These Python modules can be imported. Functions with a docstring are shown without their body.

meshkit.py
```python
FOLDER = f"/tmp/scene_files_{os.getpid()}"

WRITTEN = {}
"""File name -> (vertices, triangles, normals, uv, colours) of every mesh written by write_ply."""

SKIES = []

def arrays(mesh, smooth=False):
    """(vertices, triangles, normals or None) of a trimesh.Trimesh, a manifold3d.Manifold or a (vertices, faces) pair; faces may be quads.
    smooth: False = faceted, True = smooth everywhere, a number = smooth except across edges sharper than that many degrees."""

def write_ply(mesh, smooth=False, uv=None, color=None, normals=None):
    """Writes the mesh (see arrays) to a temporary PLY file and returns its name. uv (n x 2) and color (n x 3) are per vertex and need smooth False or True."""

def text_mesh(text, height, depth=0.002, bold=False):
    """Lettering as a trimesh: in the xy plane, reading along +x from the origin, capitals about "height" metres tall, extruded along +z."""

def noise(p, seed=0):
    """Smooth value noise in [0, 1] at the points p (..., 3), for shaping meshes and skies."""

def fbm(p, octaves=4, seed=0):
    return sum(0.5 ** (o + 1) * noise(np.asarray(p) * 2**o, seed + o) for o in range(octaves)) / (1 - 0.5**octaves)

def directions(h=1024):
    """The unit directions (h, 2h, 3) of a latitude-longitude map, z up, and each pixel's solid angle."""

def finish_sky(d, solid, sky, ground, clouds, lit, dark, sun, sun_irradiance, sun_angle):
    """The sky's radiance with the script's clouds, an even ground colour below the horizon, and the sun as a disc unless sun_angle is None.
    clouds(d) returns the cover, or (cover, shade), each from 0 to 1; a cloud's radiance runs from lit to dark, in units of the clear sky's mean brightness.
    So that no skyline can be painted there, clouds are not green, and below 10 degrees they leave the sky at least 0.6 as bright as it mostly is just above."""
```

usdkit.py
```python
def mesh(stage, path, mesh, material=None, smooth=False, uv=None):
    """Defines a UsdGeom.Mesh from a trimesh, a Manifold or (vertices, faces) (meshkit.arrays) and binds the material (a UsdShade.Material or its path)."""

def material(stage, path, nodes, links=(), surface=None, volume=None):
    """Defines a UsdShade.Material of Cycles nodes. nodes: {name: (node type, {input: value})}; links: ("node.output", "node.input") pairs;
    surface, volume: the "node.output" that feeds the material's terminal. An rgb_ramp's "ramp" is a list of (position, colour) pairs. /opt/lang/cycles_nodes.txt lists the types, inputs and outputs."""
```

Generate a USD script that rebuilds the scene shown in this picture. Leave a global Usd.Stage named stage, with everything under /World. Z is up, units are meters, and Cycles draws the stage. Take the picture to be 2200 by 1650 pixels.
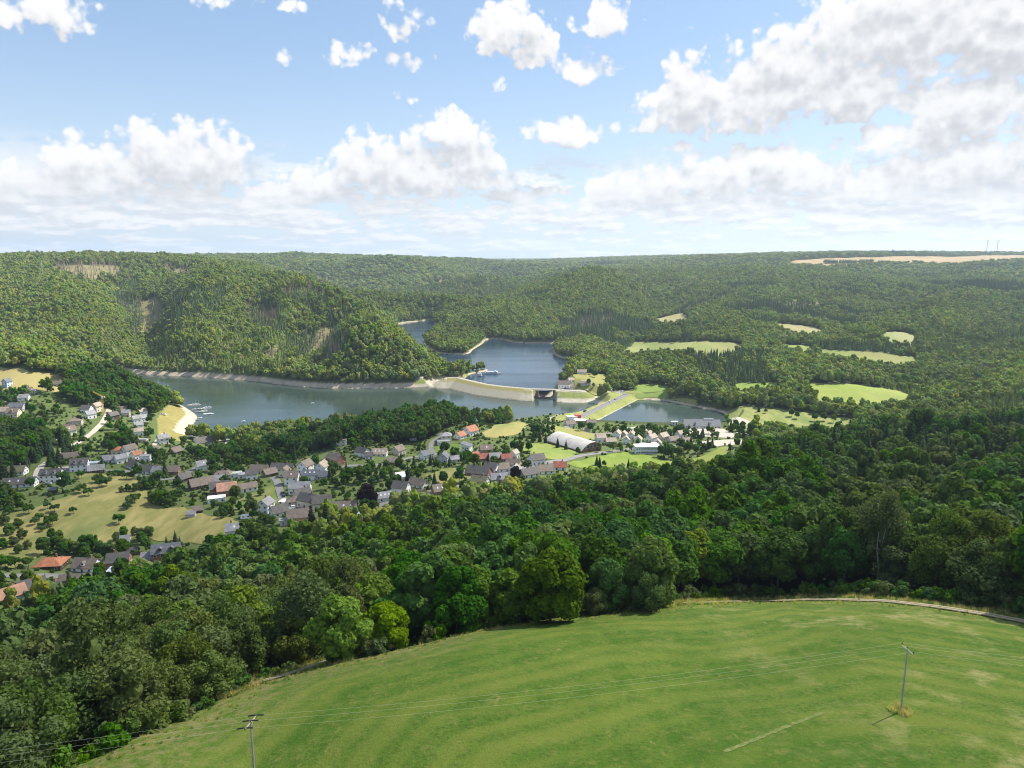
import math, random
import numpy as np, trimesh, usdkit, meshkit
from pxr import Usd, UsdGeom, UsdLux, UsdShade, Gf, Sdf, Vt
from scipy.interpolate import RBFInterpolator
from scipy.spatial import Delaunay, cKDTree
from shapely.geometry import Polygon, LineString, Point, MultiPolygon
from shapely.ops import unary_union
import shapely

stage = Usd.Stage.CreateInMemory()
UsdGeom.SetStageUpAxis(stage, UsdGeom.Tokens.z)
UsdGeom.SetStageMetersPerUnit(stage, 1.0)
world = UsdGeom.Xform.Define(stage, '/World')
stage.SetDefaultPrim(world.GetPrim())
UsdGeom.Scope.Define(stage, '/World/Looks')

# ---------------------------------------------------------------- camera
CAMZ, PITCH, FPX = 185.0, math.radians(10.39), 1527.8
cam = UsdGeom.Camera.Define(stage, '/World/camera')
cam.CreateHorizontalApertureAttr(36.0)
cam.CreateVerticalApertureAttr(27.0)
cam.CreateFocalLengthAttr(25.0)
cam.CreateFStopAttr(0.0)
cam.CreateFocusDistanceAttr(500.0)
cam.CreateClippingRangeAttr(Gf.Vec2f(1.0, 200000.0))
cam.AddTranslateOp().Set(Gf.Vec3d(0, 0, CAMZ))
cam.AddRotateXOp().Set(90.0 - math.degrees(PITCH))
EXPOSURE = 0.85
cam.CreateExposureAttr(EXPOSURE)

# ---------------------------------------------------------------- sun and sky
SUN_AZ, SUN_EL = math.radians(56.0), math.radians(50.0)      # azimuth from +y towards +x
SUN = np.array([math.sin(SUN_AZ) * math.cos(SUN_EL), math.cos(SUN_AZ) * math.cos(SUN_EL), math.sin(SUN_EL)])
sun = UsdLux.DistantLight.Define(stage, '/World/sun')
sun.CreateIntensityAttr(1.25)
sun.CreateNormalizeAttr(True)
sun.CreateAngleAttr(0.53)
sun.CreateColorAttr(Gf.Vec3f(1.0, 0.95, 0.86))
sun.AddRotateZOp().Set(-math.degrees(SUN_AZ))
sun.AddRotateXOp().Set(-(90.0 - math.degrees(SUN_EL)))
SKY_STRENGTH = 0.0935
CLOUD_DENS, HAZE, HAZE_COL = 0.0030, 0.000056, (.70, .82, .97)

class G:
    """A small node-graph builder for one material."""
    def __init__(self):
        self.nodes, self.links, self.n = {}, [], 0
    def add(self, kind, **inputs):
        self.n += 1
        name = f'n{self.n}'
        given = {}
        for k, v in inputs.items():
            if isinstance(v, str) and v.startswith('@'):
                self.links.append((v[1:], f'{name}.{k}'))
            else:
                given[k] = v
        self.nodes[name] = (kind, given)
        return name
    def math(self, op, a, b=None, c=None, clamp=False):
        kw = {'math_type': op, 'value1': a}
        if b is not None: kw['value2'] = b
        if c is not None: kw['value3'] = c
        if clamp: kw['use_clamp'] = True
        return '@' + self.add('math', **kw) + '.value'
    def vmath(self, op, a, b=None, c=None, out='vector'):
        kw = {'math_type': op, 'vector1': a}
        if b is not None: kw['vector2'] = b
        if c is not None: kw['vector3'] = c
        return '@' + self.add('vector_math', **kw) + '.' + out
    def mix(self, fac, a, b, mode='mix'):
        return '@' + self.add('mix', mix_type=mode, fac=fac, color1=a, color2=b) + '.color'
    def noise(self, vec, scale, detail=3, rough=0.5, out='fac', dist=0.0):
        return '@' + self.add('noise_texture', vector=vec, scale=scale, detail=detail, roughness=rough, distortion=dist) + '.' + out
    def ramp(self, fac, stops):
        return '@' + self.add('rgb_ramp', fac=fac, ramp=stops) + '.color'
    def rng(self, v, a, b, c=0.0, d=1.0, kind='smoothstep'):
        return '@' + self.add('map_range', range_type=kind, value=v, from_min=a, from_max=b, to_min=c, to_max=d, clamp=True) + '.result'
    def pos(self):
        return '@' + self.add('geometry') + '.position'
    def make(self, name, surface=None, volume=None):
        return usdkit.material(stage, '/World/Looks/' + name, self.nodes, self.links,
                               surface=surface[1:] if surface else None, volume=volume[1:] if volume else None)

CLOUD_SPAN, CLOUD_EDGE = 0.80, 2.4
def cloud_rows():
    """Six tables over the azimuth: middle height, half height and weight of the cumulus that stand there."""
    azs, rows = np.linspace(-CLOUD_SPAN, CLOUD_SPAN, 256), []
    for y0, y1 in ((-999, 100), (100, 170), (170, 270), (270, 345), (345, 405), (405, 999)):
        tab = np.zeros((256, 3)); tab[:, 0], tab[:, 1], tab[:, 2] = 0.2, 0.03, -2.0
        lo, hi, w = np.full(256, 9.0), np.full(256, -9.0), np.full(256, -2.0)
        for px, py, rx, ry, k in CLOUDS:
            if not y0 <= py < y1: continue
            xc, yc = (px - 1100) / FPX, (825 - py) / FPX
            v = np.array([xc, math.cos(PITCH) + yc * math.sin(PITCH), -math.sin(PITCH) + yc * math.cos(PITCH)]); v /= np.linalg.norm(v)
            x = (azs - math.atan2(v[0], v[1])) / (rx / FPX * 0.9)
            wi = k - x * x
            ok = wi > 0.02
            half = ry / FPX * 0.97 * np.sqrt(np.maximum(wi, 0))
            lo = np.where(ok, np.minimum(lo, math.asin(v[2]) - half), lo); hi = np.where(ok, np.maximum(hi, math.asin(v[2]) + half), hi)
            w = np.maximum(w, wi)
        ok = hi > lo
        tab[ok, 0] = (lo + hi)[ok] / 2; tab[ok, 1] = np.maximum((hi - lo)[ok] / 2 / np.sqrt(np.maximum(w[ok], 0.05)), 0.006); tab[:, 2] = w
        idx = np.arange(256)
        for c in (0, 1):
            if ok.any(): tab[:, c] = np.interp(idx, idx[ok], tab[ok, c])
        rows.append([(float(i / 255), tuple(map(float, tab[i]))) for i in range(256)])
    return rows

def sky_material():
    g = G()
    d = '@' + g.add('texture_coordinate') + '.generated'
    sky = '@' + g.add('sky_texture', sky_type='single_scattering', sun_disc=False, sun_elevation=SUN_EL, sun_rotation=SUN_AZ,
                      altitude=450.0, air_density=1.0, aerosol_density=SKY_AER, ozone_density=1.0) + '.color'
    s = g.add('separate_xyz', vector=d)
    az = g.math('arctan2', f'@{s}.x', f'@{s}.y')
    el = g.math('arcsine', f'@{s}.z')
    p = '@' + g.add('combine_xyz', x=az, y=el, z=0.0) + '.vector'
    wa = g.noise(p, 7.0, 3, 0.6)
    wb = g.noise(g.vmath('add', p, (7.3, 2.1, 0)), 26.0, 4, 0.6)
    azw = g.math('add', g.math('multiply_add', wa, 0.10, -0.05), az)
    azw = g.math('add', g.math('multiply_add', wb, 0.03, -0.015), azw)
    elw = g.math('add', g.math('multiply_add', wb, 0.040, -0.020), el)
    rows = cloud_rows()
    def field(e):
        cur = None
        for r in rows:
            rr = g.add('separate_color', color=g.ramp(g.math('multiply_add', azw, 0.5 / CLOUD_SPAN, 0.5), r))
            t = g.math('divide', g.math('subtract', e, f'@{rr}.r'), f'@{rr}.g')
            t = g.math('maximum', t, g.math('multiply', t, -1.5))
            dd = g.math('subtract', f'@{rr}.b', g.math('multiply', t, t))
            cur = dd if cur is None else g.math('maximum', cur, dd)
        return cur
    def bumps(q):
        vor = '@' + g.add('voronoi_texture', dimensions='2D', feature='smooth_f1', vector=q, scale=46.0, detail=1.5, roughness=.55, smoothness=.35) + '.distance'
        return g.math('multiply_add', vor, -0.95, g.math('multiply_add', g.noise(q, 20.0, 5, 0.53), CLOUD_EDGE, 0.60 - 0.5 * CLOUD_EDGE))
    # clouds over the rest of the sky: a noise cover on a flat layer
    zz = g.math('add', g.math('absolute', f'@{s}.z'), 0.10)
    lay = '@' + g.add('combine_xyz', x=g.math('divide', f'@{s}.x', zz), y=g.math('divide', f'@{s}.y', zz), z=0.0) + '.vector'
    back = g.rng(g.noise(lay, 0.9, 7, 0.58), 0.50, 0.66)
    front = g.rng(f'@{s}.y', 0.30, 0.62)                       # the placed clouds stand in this part of the sky
    D = g.math('add', field(elw), bumps(p))
    D2 = g.math('add', field(g.math('add', elw, 0.030)), bumps(g.vmath('add', p, (0.006, 0.017, 0))))
    thick = g.rng(D, -0.22, 0.36)
    # a band of distant thin clouds above the horizon
    pl = '@' + g.add('combine_xyz', x=g.math('multiply', az, 15.0), y=g.math('multiply', g.math('power', g.math('maximum', el, 0.0), 0.75), 34.0), z=0.3) + '.vector'
    nb0 = g.noise(pl, 1.0, 7, 0.60); nb1 = g.noise(g.vmath('add', pl, (0.10, 0.30, 0)), 1.0, 5, 0.60)
    band = g.rng(nb0, 0.44, 0.545)
    lowmask = g.rng(el, 0.150, 0.075)
    band = g.math('multiply', band, lowmask)
    cover = g.math('maximum', g.math('maximum', g.math('multiply', thick, front), band), g.math('multiply', g.math('multiply', back, g.math('subtract', 1.0, front)), 0.85))
    # thin veil to whiten the horizon
    lit = g.math('multiply', g.math('subtract', D, D2), 0.42)
    lit = g.math('subtract', lit, g.math('multiply', g.rng(D, 0.3, 1.3), 0.12))
    shade = g.rng(lit, -0.50, 0.66)
    col = g.ramp(shade, CLOUD_RAMP)
    colband = g.ramp(g.rng(g.math('subtract', nb0, nb1), -0.13, 0.13), [(0, CLOUD_BAND[0]), (1, CLOUD_BAND[1])])
    col = g.mix(g.rng(el, 0.10, 0.035), col, colband)
    veil = g.rng(el, 0.30, 0.0)
    base = g.mix(g.math('multiply', veil, SKY_VEIL), g.mix(SKY_TINT, sky, SKY_BLUE), SKY_WHITE)
    out = g.mix(cover, base, col)
    bg = '@' + g.add('background_shader', color=out, strength=SKY_STRENGTH) + '.background'
    m = g.make('sky_look', surface=bg)
    return m

SKY_AER, SKY_TINT, SKY_VEIL = 1.0, 0.45, 0.50
SKY_BLUE, SKY_WHITE = (2.35, 3.55, 5.3), (4.8, 5.6, 6.3)
CLOUD_RAMP = [(0.0, (3.9, 4.0, 4.25)), (0.3, (4.75, 4.85, 5.05)), (0.6, (5.55, 5.6, 5.7)), (1.0, (6.15, 6.15, 6.15))]
CLOUD_BAND = ((4.4, 4.7, 5.05), (6.1, 6.15, 6.2))
# the cumulus in view: pixel of its middle, half width, half height, weight
CLOUDS = [
    (60, 25, 121, 50.4, 0.71), (120, 60, 60, 74.75, 0.19), (20, 50, 75, 44.85, 0.19), (490, 5, 90, 37.38, 0.17), (580, 15, 75, 26.91, 0.19),
    (165, 335, 68.2, 47.04, 0.95), (60, 400, 165, 50.4, 0.95), (200, 400, 121, 50.4, 0.95), (330, 300, 68.75, 58.5, 0.62), (390, 350, 143, 84, 0.95), (330, 385, 121, 56, 0.95), (470, 370, 77, 67.2, 0.76),
    (630, 125, 48, 41.86, 0.17), (745, 118, 75, 41.86, 0.21), (850, 55, 51, 82.22, 0.23), (905, 55, 45, 32.89, 0.15), (865, 135, 97.5, 35.88, 0.23), (860, 208, 60, 29.9, 0.17),
    (1085, 70, 82.5, 58.24, 1.04), (1150, 115, 75, 45.5, 0.62), (1215, 55, 60, 41.86, 0.23), (1300, 55, 77.5, 49.4, 0.65), (1235, 155, 77.5, 39, 0.62), (1090, 188, 67.5, 29.9, 0.19),
    (960, 290, 99, 47.04, 0.95), (840, 350, 143, 61.6, 0.95), (900, 380, 220, 67.2, 1), (700, 400, 121, 50.4, 0.95), (1020, 360, 99, 56, 0.95), (620, 430, 88, 50.4, 0.95),
    (1220, 290, 110, 35.84, 0.95), (1145, 385, 37.5, 23.92, 0.17),
    (1480, 195, 82.5, 84, 1), (1560, 245, 209, 67.2, 1.04), (1700, 190, 143, 67.2, 1), (1820, 200, 121, 69.44, 1), (1450, 265, 99, 33.6, 0.85), (1740, 240, 105, 52.32, 0.25), (1460, 330, 135, 41.86, 0.23),
    (1850, 90, 198, 84, 1.09), (2010, 60, 231, 123.2, 1.14), (2150, 90, 176, 100.8, 1.14), (1700, 130, 99, 56, 0.95), (1900, 20, 132, 67.2, 1.04),
    (2080, 240, 121, 69.44, 1.04), (1960, 300, 121, 44.8, 0.95), (2130, 320, 165, 56, 1), (1780, 315, 60, 41.86, 0.23),
    (1640, 370, 176, 53.76, 1), (1480, 390, 176, 50.4, 0.95), (1350, 410, 110, 50.4, 0.95), (1560, 430, 286, 44.8, 0.95), (1720, 400, 88, 56, 0.95), (1300, 390, 60, 52.32, 0.25),
    (2050, 370, 154, 50.4, 1), (1930, 400, 121, 44.8, 0.95), (2150, 420, 132, 44.8, 0.95),
    (1020, 450, 90, 41.86, 0.23), (900, 460, 105, 35.88, 0.23), (1120, 460, 132, 33.6, 0.81), (350, 460, 220, 44.8, 0.81), (120, 460, 176, 44.8, 0.81), (560, 470, 132, 33.6, 0.81),
    (1320, 460, 154, 31.36, 0.81), (1560, 475, 220, 31.36, 0.81), (1900, 470, 242, 35.84, 0.85), (2120, 480, 132, 31.36, 0.85),
]
# ---------------------------------------------------------------- terrain
SP, CP = math.sin(PITCH), math.cos(PITCH)
def ray(px, py):
    xc, yc = (np.asarray(px, float) - 1100) / FPX, (825 - np.asarray(py, float)) / FPX
    return np.stack([xc, CP + yc * SP, -SP + yc * CP], -1)
def project(P):
    P = np.asarray(P, float)
    x, y, z = P[..., 0], P[..., 1], P[..., 2] - CAMZ
    f = y * CP - z * SP
    u = y * SP + z * CP
    f = np.where(f > 1, f, 1)
    return 1100 + FPX * x / f, 825 - FPX * u / f

# what the picture shows of the ground: pixel, forward distance, height of the trees that hide the ground there
def K(lines):
    out = []
    for l in lines.strip().split(';'):
        v = [float(t) for t in l.split()]
        if len(v) >= 3: out.append(v if len(v) == 4 else v + [0])
    return out
CTRL = K('''
1100 1650 73.3; 1935 1530 89; 545 1690 78; 1480 1310 150; 1900 1295 151; 2200 1325 140; 520 1500 107; 300 1565 97; 1000 1370 128; 1180 1340 141; 1500 1480 102; 1500 1640 74; 0 1655 88; 750 1435 116;
1100 1110 300 17; 1100 1060 385 15; 800 1150 295 17; 800 1250 210 17; 500 1250 230 16; 500 1150 345 14; 250 1290 225 15; 100 1290 275 14; 300 1400 150 12; 0 1450 160 14; 1300 1100 275 17; 1300 1035 380 16;
1600 1150 215 18; 1600 1050 290 18; 1600 975 400 17; 1900 1100 230 17; 1900 1000 320 16; 1900 940 420 16; 1900 890 540 16; 2200 1050 270 17; 2200 950 420 16; 2200 880 580 15; 2060 890 520 16; 1750 940 450 17; 1400 1090 270 17; 1450 1000 400 16;
140 1215 346; 350 1185 372; 10 1275 292; 200 1100 421; 250 1020 507; 100 1020 495; 30 1060 450; 50 910 645; 60 810 800; 240 798 830 14; 120 800 835 6; 350 850 780 14; 0 790 876; 0 920 640; 0 1000 515; 0 1130 395; 380 1110 417;
300 900 713; 420 940 681; 385 900 760; 270 990 553; 450 1000 537; 600 1020 507; 600 1100 415; 480 1140 380; 740 950 590; 850 970 576; 888 945 620; 960 945 613; 1010 930 641; 1080 920 647; 1165 985 522; 1050 1040 451; 850 1080 416; 950 1050 440; 700 1100 408; 760 1040 470; 660 985 545;
1250 960 590; 1240 905 732; 1400 975 569; 1350 1010 512; 1500 940 651; 1500 915 720; 1640 945 640; 1250 1020 495; 1560 965 570; 1150 955 592; 1130 910 665;
950 850 690 17; 900 900 630 17; 700 915 660 16; 1050 880 700 15; 820 885 672 16; 620 955 620 15;
0 770 1130 13; 0 700 1280 15; 0 640 1480 15; 0 600 1700 15; 0 570 1950 15; 0 551 2200 15; 150 620 1520 15; 200 680 1330 15; 150 570 1900 15; 100 740 1190 14;
240 770 1120 12; 300 760 1150 15; 300 700 1400 15; 300 650 1600 15; 320 600 1850 15; 230 545 2300 15; 300 548 2350 15;
420 650 1400 15; 420 720 1200 15; 420 780 1085 12; 420 600 1650 15; 420 570 1950 15; 420 552 2300 15;
560 770 1050 13; 560 700 1200 15; 560 640 1450 15; 560 600 1700 15; 560 575 2000 15; 650 770 1060 14; 660 700 1300 15; 
790 712 1120 15; 720 735 1095 15; 800 760 1040 15; 800 800 985 13; 900 765 1050 15; 945 795 1005 12; 860 740 1095 15;
640 615 1600 15; 730 640 1500 15; 800 680 1430 15; 850 708 1400 14; 760 680 1330 15;
760 605 1900 15; 830 620 1950 15; 900 637 2000 15; 960 647 2000 14; 1005 655 2000 12; 900 665 1850 14;
560 553 3600 15; 700 552 3800 15; 850 557 4000 15; 1000 556 4300 15; 700 600 2900 15; 850 600 3200 15; 850 628 2900 14; 1000 600 3500 15; 1100 600 3300 15; 1000 578 3800 15; 1060 618 2900 13; 640 580 2600 15; 960 640 2890; 1090 562 4600 15;
1290 587 2200 15; 1200 600 2250 15; 1100 625 2200 15; 1050 642 2150 14; 1200 650 1800 15; 1100 690 1600 15; 1200 700 1500 15; 1000 690 1600 14; 975 708 1540 14; 1290 650 1750 15; 1350 620 2050 15; 1420 640 1950 15; 1500 640 2000 15; 1500 700 1450 15; 1430 685 1600; 1300 735 1230 15; 1450 742 1204; 1870 765 1064; 1850 840 836; 1430 765 1023 16; 1430 858 860; 1430 830 880 9; 1700 885 779; 1700 830 887; 1600 880 790;
1700 770 974 16; 1760 750 1149; 1700 708 1325; 1800 660 1650 13; 1800 640 1800 10; 1800 600 2300 12; 1800 570 2800 10; 1900 556 3400; 2000 550 3900; 2150 547 5000; 1600 650 1750 14; 1600 600 2300 14; 1600 570 2900 12;
1500 600 2300 14; 1500 575 2900 13; 1500 559 3600 10; 1400 590 2500 14; 1350 580 3000 15; 1400 566 3600 14; 1240 575 3800 15; 1300 566 4200 12; 1180 585 3600 15;
2000 860 690 14; 2000 820 850 14; 2000 760 1080 12; 2000 700 1400 13; 2000 650 1800 12; 2000 600 2400 10; 2000 572 3000 8; 2200 840 740 13; 2200 760 1000 13; 2200 700 1330 12; 2200 640 1800 12; 2200 590 2500 11; 2200 560 3300 8; 2100 800 880 13; 1800 880 760 8; 1730 915 715;
1240 830 910; 1300 838 900; 1330 800 1000 12; 1250 800 985; 1230 770 1110 10; 1340 770 1080 14
''')
# ground that stands behind other ground: pixel column, forward distance, height
HIDE = K('''0 2700 158; 300 2800 155; 0 1040 12; 100 980 14; 560 2600 125; 420 2800 150; 790 1200 22; 870 1190 8; 720 1220 26; 740 1680 62; 640 1850 88; 830 1640 22; 560 2350 112; 1180 2500 60; 1100 2500 28; 1380 2300 62; 1100 5200 120; 1300 6000 140; 1600 6500 165; 2000 7000 178; 800 5500 140; 300 5000 150; 0 5500 160; 2200 6500 176;
900 2400 6; 1000 2400 2; 1050 2600 4; 760 2500 40; 1600 500 26; 1750 560 20; 1900 640 14; 2100 680 18; 2250 700 20; 1480 480 26; 950 740 8; 800 720 4; 1060 740 2; 1350 2500 85; 1290 2700 90; 300 1010 0; 200 980 6; 1100 7000 95; 1160 9000 60; 1400 9000 140; 1200 11500 80; 600 9000 130; 2000 11000 175; 200 9000 150''')
A, Z = [], []
for px, py, Y, h in CTRL:
    d = ray(px, py)
    A.append((d[0] / d[1], math.log(Y))); Z.append(CAMZ + d[2] / d[1] * Y - h)
for px, Y, z, _ in [h if len(h) == 4 else h + [0] for h in HIDE]:
    A.append(((px - 1100) / FPX / 0.99, math.log(Y))); Z.append(z)
A, Z = np.array(A), np.array(Z)
for u in (-1.25, 1.25):                                           # the land beyond the frame goes on as at its edge
    s = np.sign(u); e = np.abs(A[:, 0] - s * 0.74) < 0.12
    A, Z = np.vstack([A, np.c_[np.full(e.sum(), u), A[e, 1]]]), np.r_[Z, Z[e]]
A = np.vstack([A, [(u, math.log(45)) for u in (-1.2, -.4, .4, 1.2)]]); Z = np.r_[Z, 127, 130, 132, 132]
A = np.vstack([A, [(u, math.log(14500)) for u in (-1.2, -.6, 0, .6, 1.2)]]); Z = np.r_[Z, 140, 130, 90, 165, 165]
AX = np.array([1.0, 0.55])
_, first = np.unique(np.round(A, 4), axis=0, return_index=True)
rbf = RBFInterpolator(A[first] * AX, Z[first], kernel='thin_plate_spline', smoothing=0.0008, neighbors=90)

LOW, MID, UP = 0.0, 3.0, 7.0
def on_level(pts, z):
    out = []
    for px, py in pts:
        d = ray(px, py); t = (z - CAMZ) / d[2]
        out.append((d[0] * t, d[1] * t))
    return out
def smooth_ring(pts, n=3):
    p = np.array(pts)
    for _ in range(n):                                            # Chaikin corners
        q = np.roll(p, -1, 0); p = np.stack([.75 * p + .25 * q, .25 * p + .75 * q], 1).reshape(-1, 2)
    return Polygon(p).buffer(0)
LAKE = smooth_ring(on_level([(120, 800), (215, 797), (330, 806), (420, 810), (500, 815), (560, 821), (620, 829), (700, 835), (780, 835), (860, 834), (940, 832), (985, 834), (1030, 845), (1080, 852), (1145, 859), (1160, 852), (1172, 850), (1172, 856), (1215, 861), (1262, 866), (1300, 869), (1262, 882), (1215, 902), (1150, 905), (1050, 905), (950, 905), (850, 905), (760, 912), (690, 925), (620, 932), (560, 937), (500, 944), (440, 946), (400, 944), (402, 930), (420, 905), (424, 893), (405, 880), (385, 868), (340, 860), (250, 840), (150, 815)], LOW), 2)
POND = smooth_ring(on_level([(1238, 908), (1272, 893), (1310, 876), (1344, 860), (1380, 858), (1430, 861), (1455, 867), (1490, 873), (1515, 879), (1545, 884), (1562, 892), (1565, 902), (1550, 912), (1480, 914), (1400, 913), (1300, 912)], MID), 2)
UPPER = smooth_ring([(x + 2.5, y + 9) for x, y in on_level([(992, 813), (1010, 818), (1045, 826), (1085, 831), (1120, 834), (1150, 836), (1182, 836)], 11.0)] + on_level([(1200, 824), (1207, 805), (1215, 795), (1236, 786), (1245, 779), (1225, 773), (1196, 767), (1186, 756), (1190, 749), (1222, 747), (1228, 740), (1190, 738), (1140, 738), (1100, 737), (1082, 730), (1045, 728), (1036, 740), (1015, 752), (1010, 761), (975, 762), (935, 759), (905, 737), (915, 727), (940, 715), (960, 707), (945, 702), (930, 697), (932, 687), (900, 690), (850, 697), (846, 708), (866, 722), (890, 745), (920, 765), (945, 782), (966, 796), (985, 796), (1010, 800), (1046, 792), (1050, 797), (1010, 803)], UP), 2)
FAR = smooth_ring(on_level([(940, 636), (975, 634), (1030, 635), (1040, 639), (1000, 641), (960, 642), (930, 640)], 0.0), 2)

NPHI = 720
RS = np.concatenate([[0.0], np.geomspace(14, 600, 250), np.geomspace(600, 2000, 481)[1:], np.geomspace(2000, 15000, 171)[1:]])
PHI = np.concatenate([np.linspace(-46, 46, NPHI), np.linspace(46, 314, 90)[1:-1]])
PHI = np.radians(PHI)
def raw_height(x, y):
    r, phi = np.hypot(x, y), np.clip(np.arctan2(x, y), -math.radians(50), math.radians(50))
    u, v = np.tan(phi), np.log(np.maximum(r * np.cos(phi), 45))
    out = np.empty(u.shape)
    flat = np.c_[u.ravel(), v.ravel()] * AX
    return rbf(flat).reshape(u.shape)
# the thin-plate surface on a coarse net, then bilinear in (tan phi, log distance)
GU, GV = np.linspace(-1.2, 1.2, 320), np.linspace(math.log(45), math.log(15000), 260)
UU, VV = np.meshgrid(GU, GV, indexing='ij')
NET = rbf(np.c_[UU.ravel(), VV.ravel()] * AX).reshape(UU.shape)
from scipy.interpolate import RegularGridInterpolator
net = RegularGridInterpolator((GU, GV), NET, method='linear', bounds_error=False, fill_value=None)
def sdist(poly, x, y):
    """Distance to the ring, negative inside."""
    pts = shapely.points(np.c_[x.ravel(), y.ravel()])
    b = poly.bounds; d = np.full(x.size, 1e6)
    near = (x.ravel() > b[0] - 400) & (x.ravel() < b[2] + 400) & (y.ravel() > b[1] - 400) & (y.ravel() < b[3] + 400)
    shapely.prepare(poly)
    if near.any():
        ring = np.array(poly.exterior.coords); seg = LineString(ring).segmentize(1.5)
        d[near] = cKDTree(np.array(seg.coords)).query(np.c_[x.ravel()[near], y.ravel()[near]])[0]
        ins = shapely.contains_xy(poly, x.ravel()[near], y.ravel()[near])
        d[near] *= np.where(ins, -1, 1)
    return d.reshape(x.shape)
def sstep(a, b, x):
    t = np.clip((x - a) / (b - a), 0, 1); return t * t * (3 - 2 * t)
DAM_PX = [(962, 812), (985, 812), (1010, 818), (1045, 826), (1085, 831), (1120, 834), (1155, 836), (1200, 837), (1250, 839)]
CAUSE_PX = [(1222, 908), (1262, 889), (1305, 868), (1347, 848)]
CAUSE = LineString(on_level(CAUSE_PX, 7.5))
from shapely.geometry import MultiLineString
DAM = MultiLineString([LineString(on_level(DAM_PX[:6] + [(1145, 836)], 11.0)), LineString(on_level([(1192, 837), (1210, 838), (1250, 839)], 11.0))])
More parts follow.
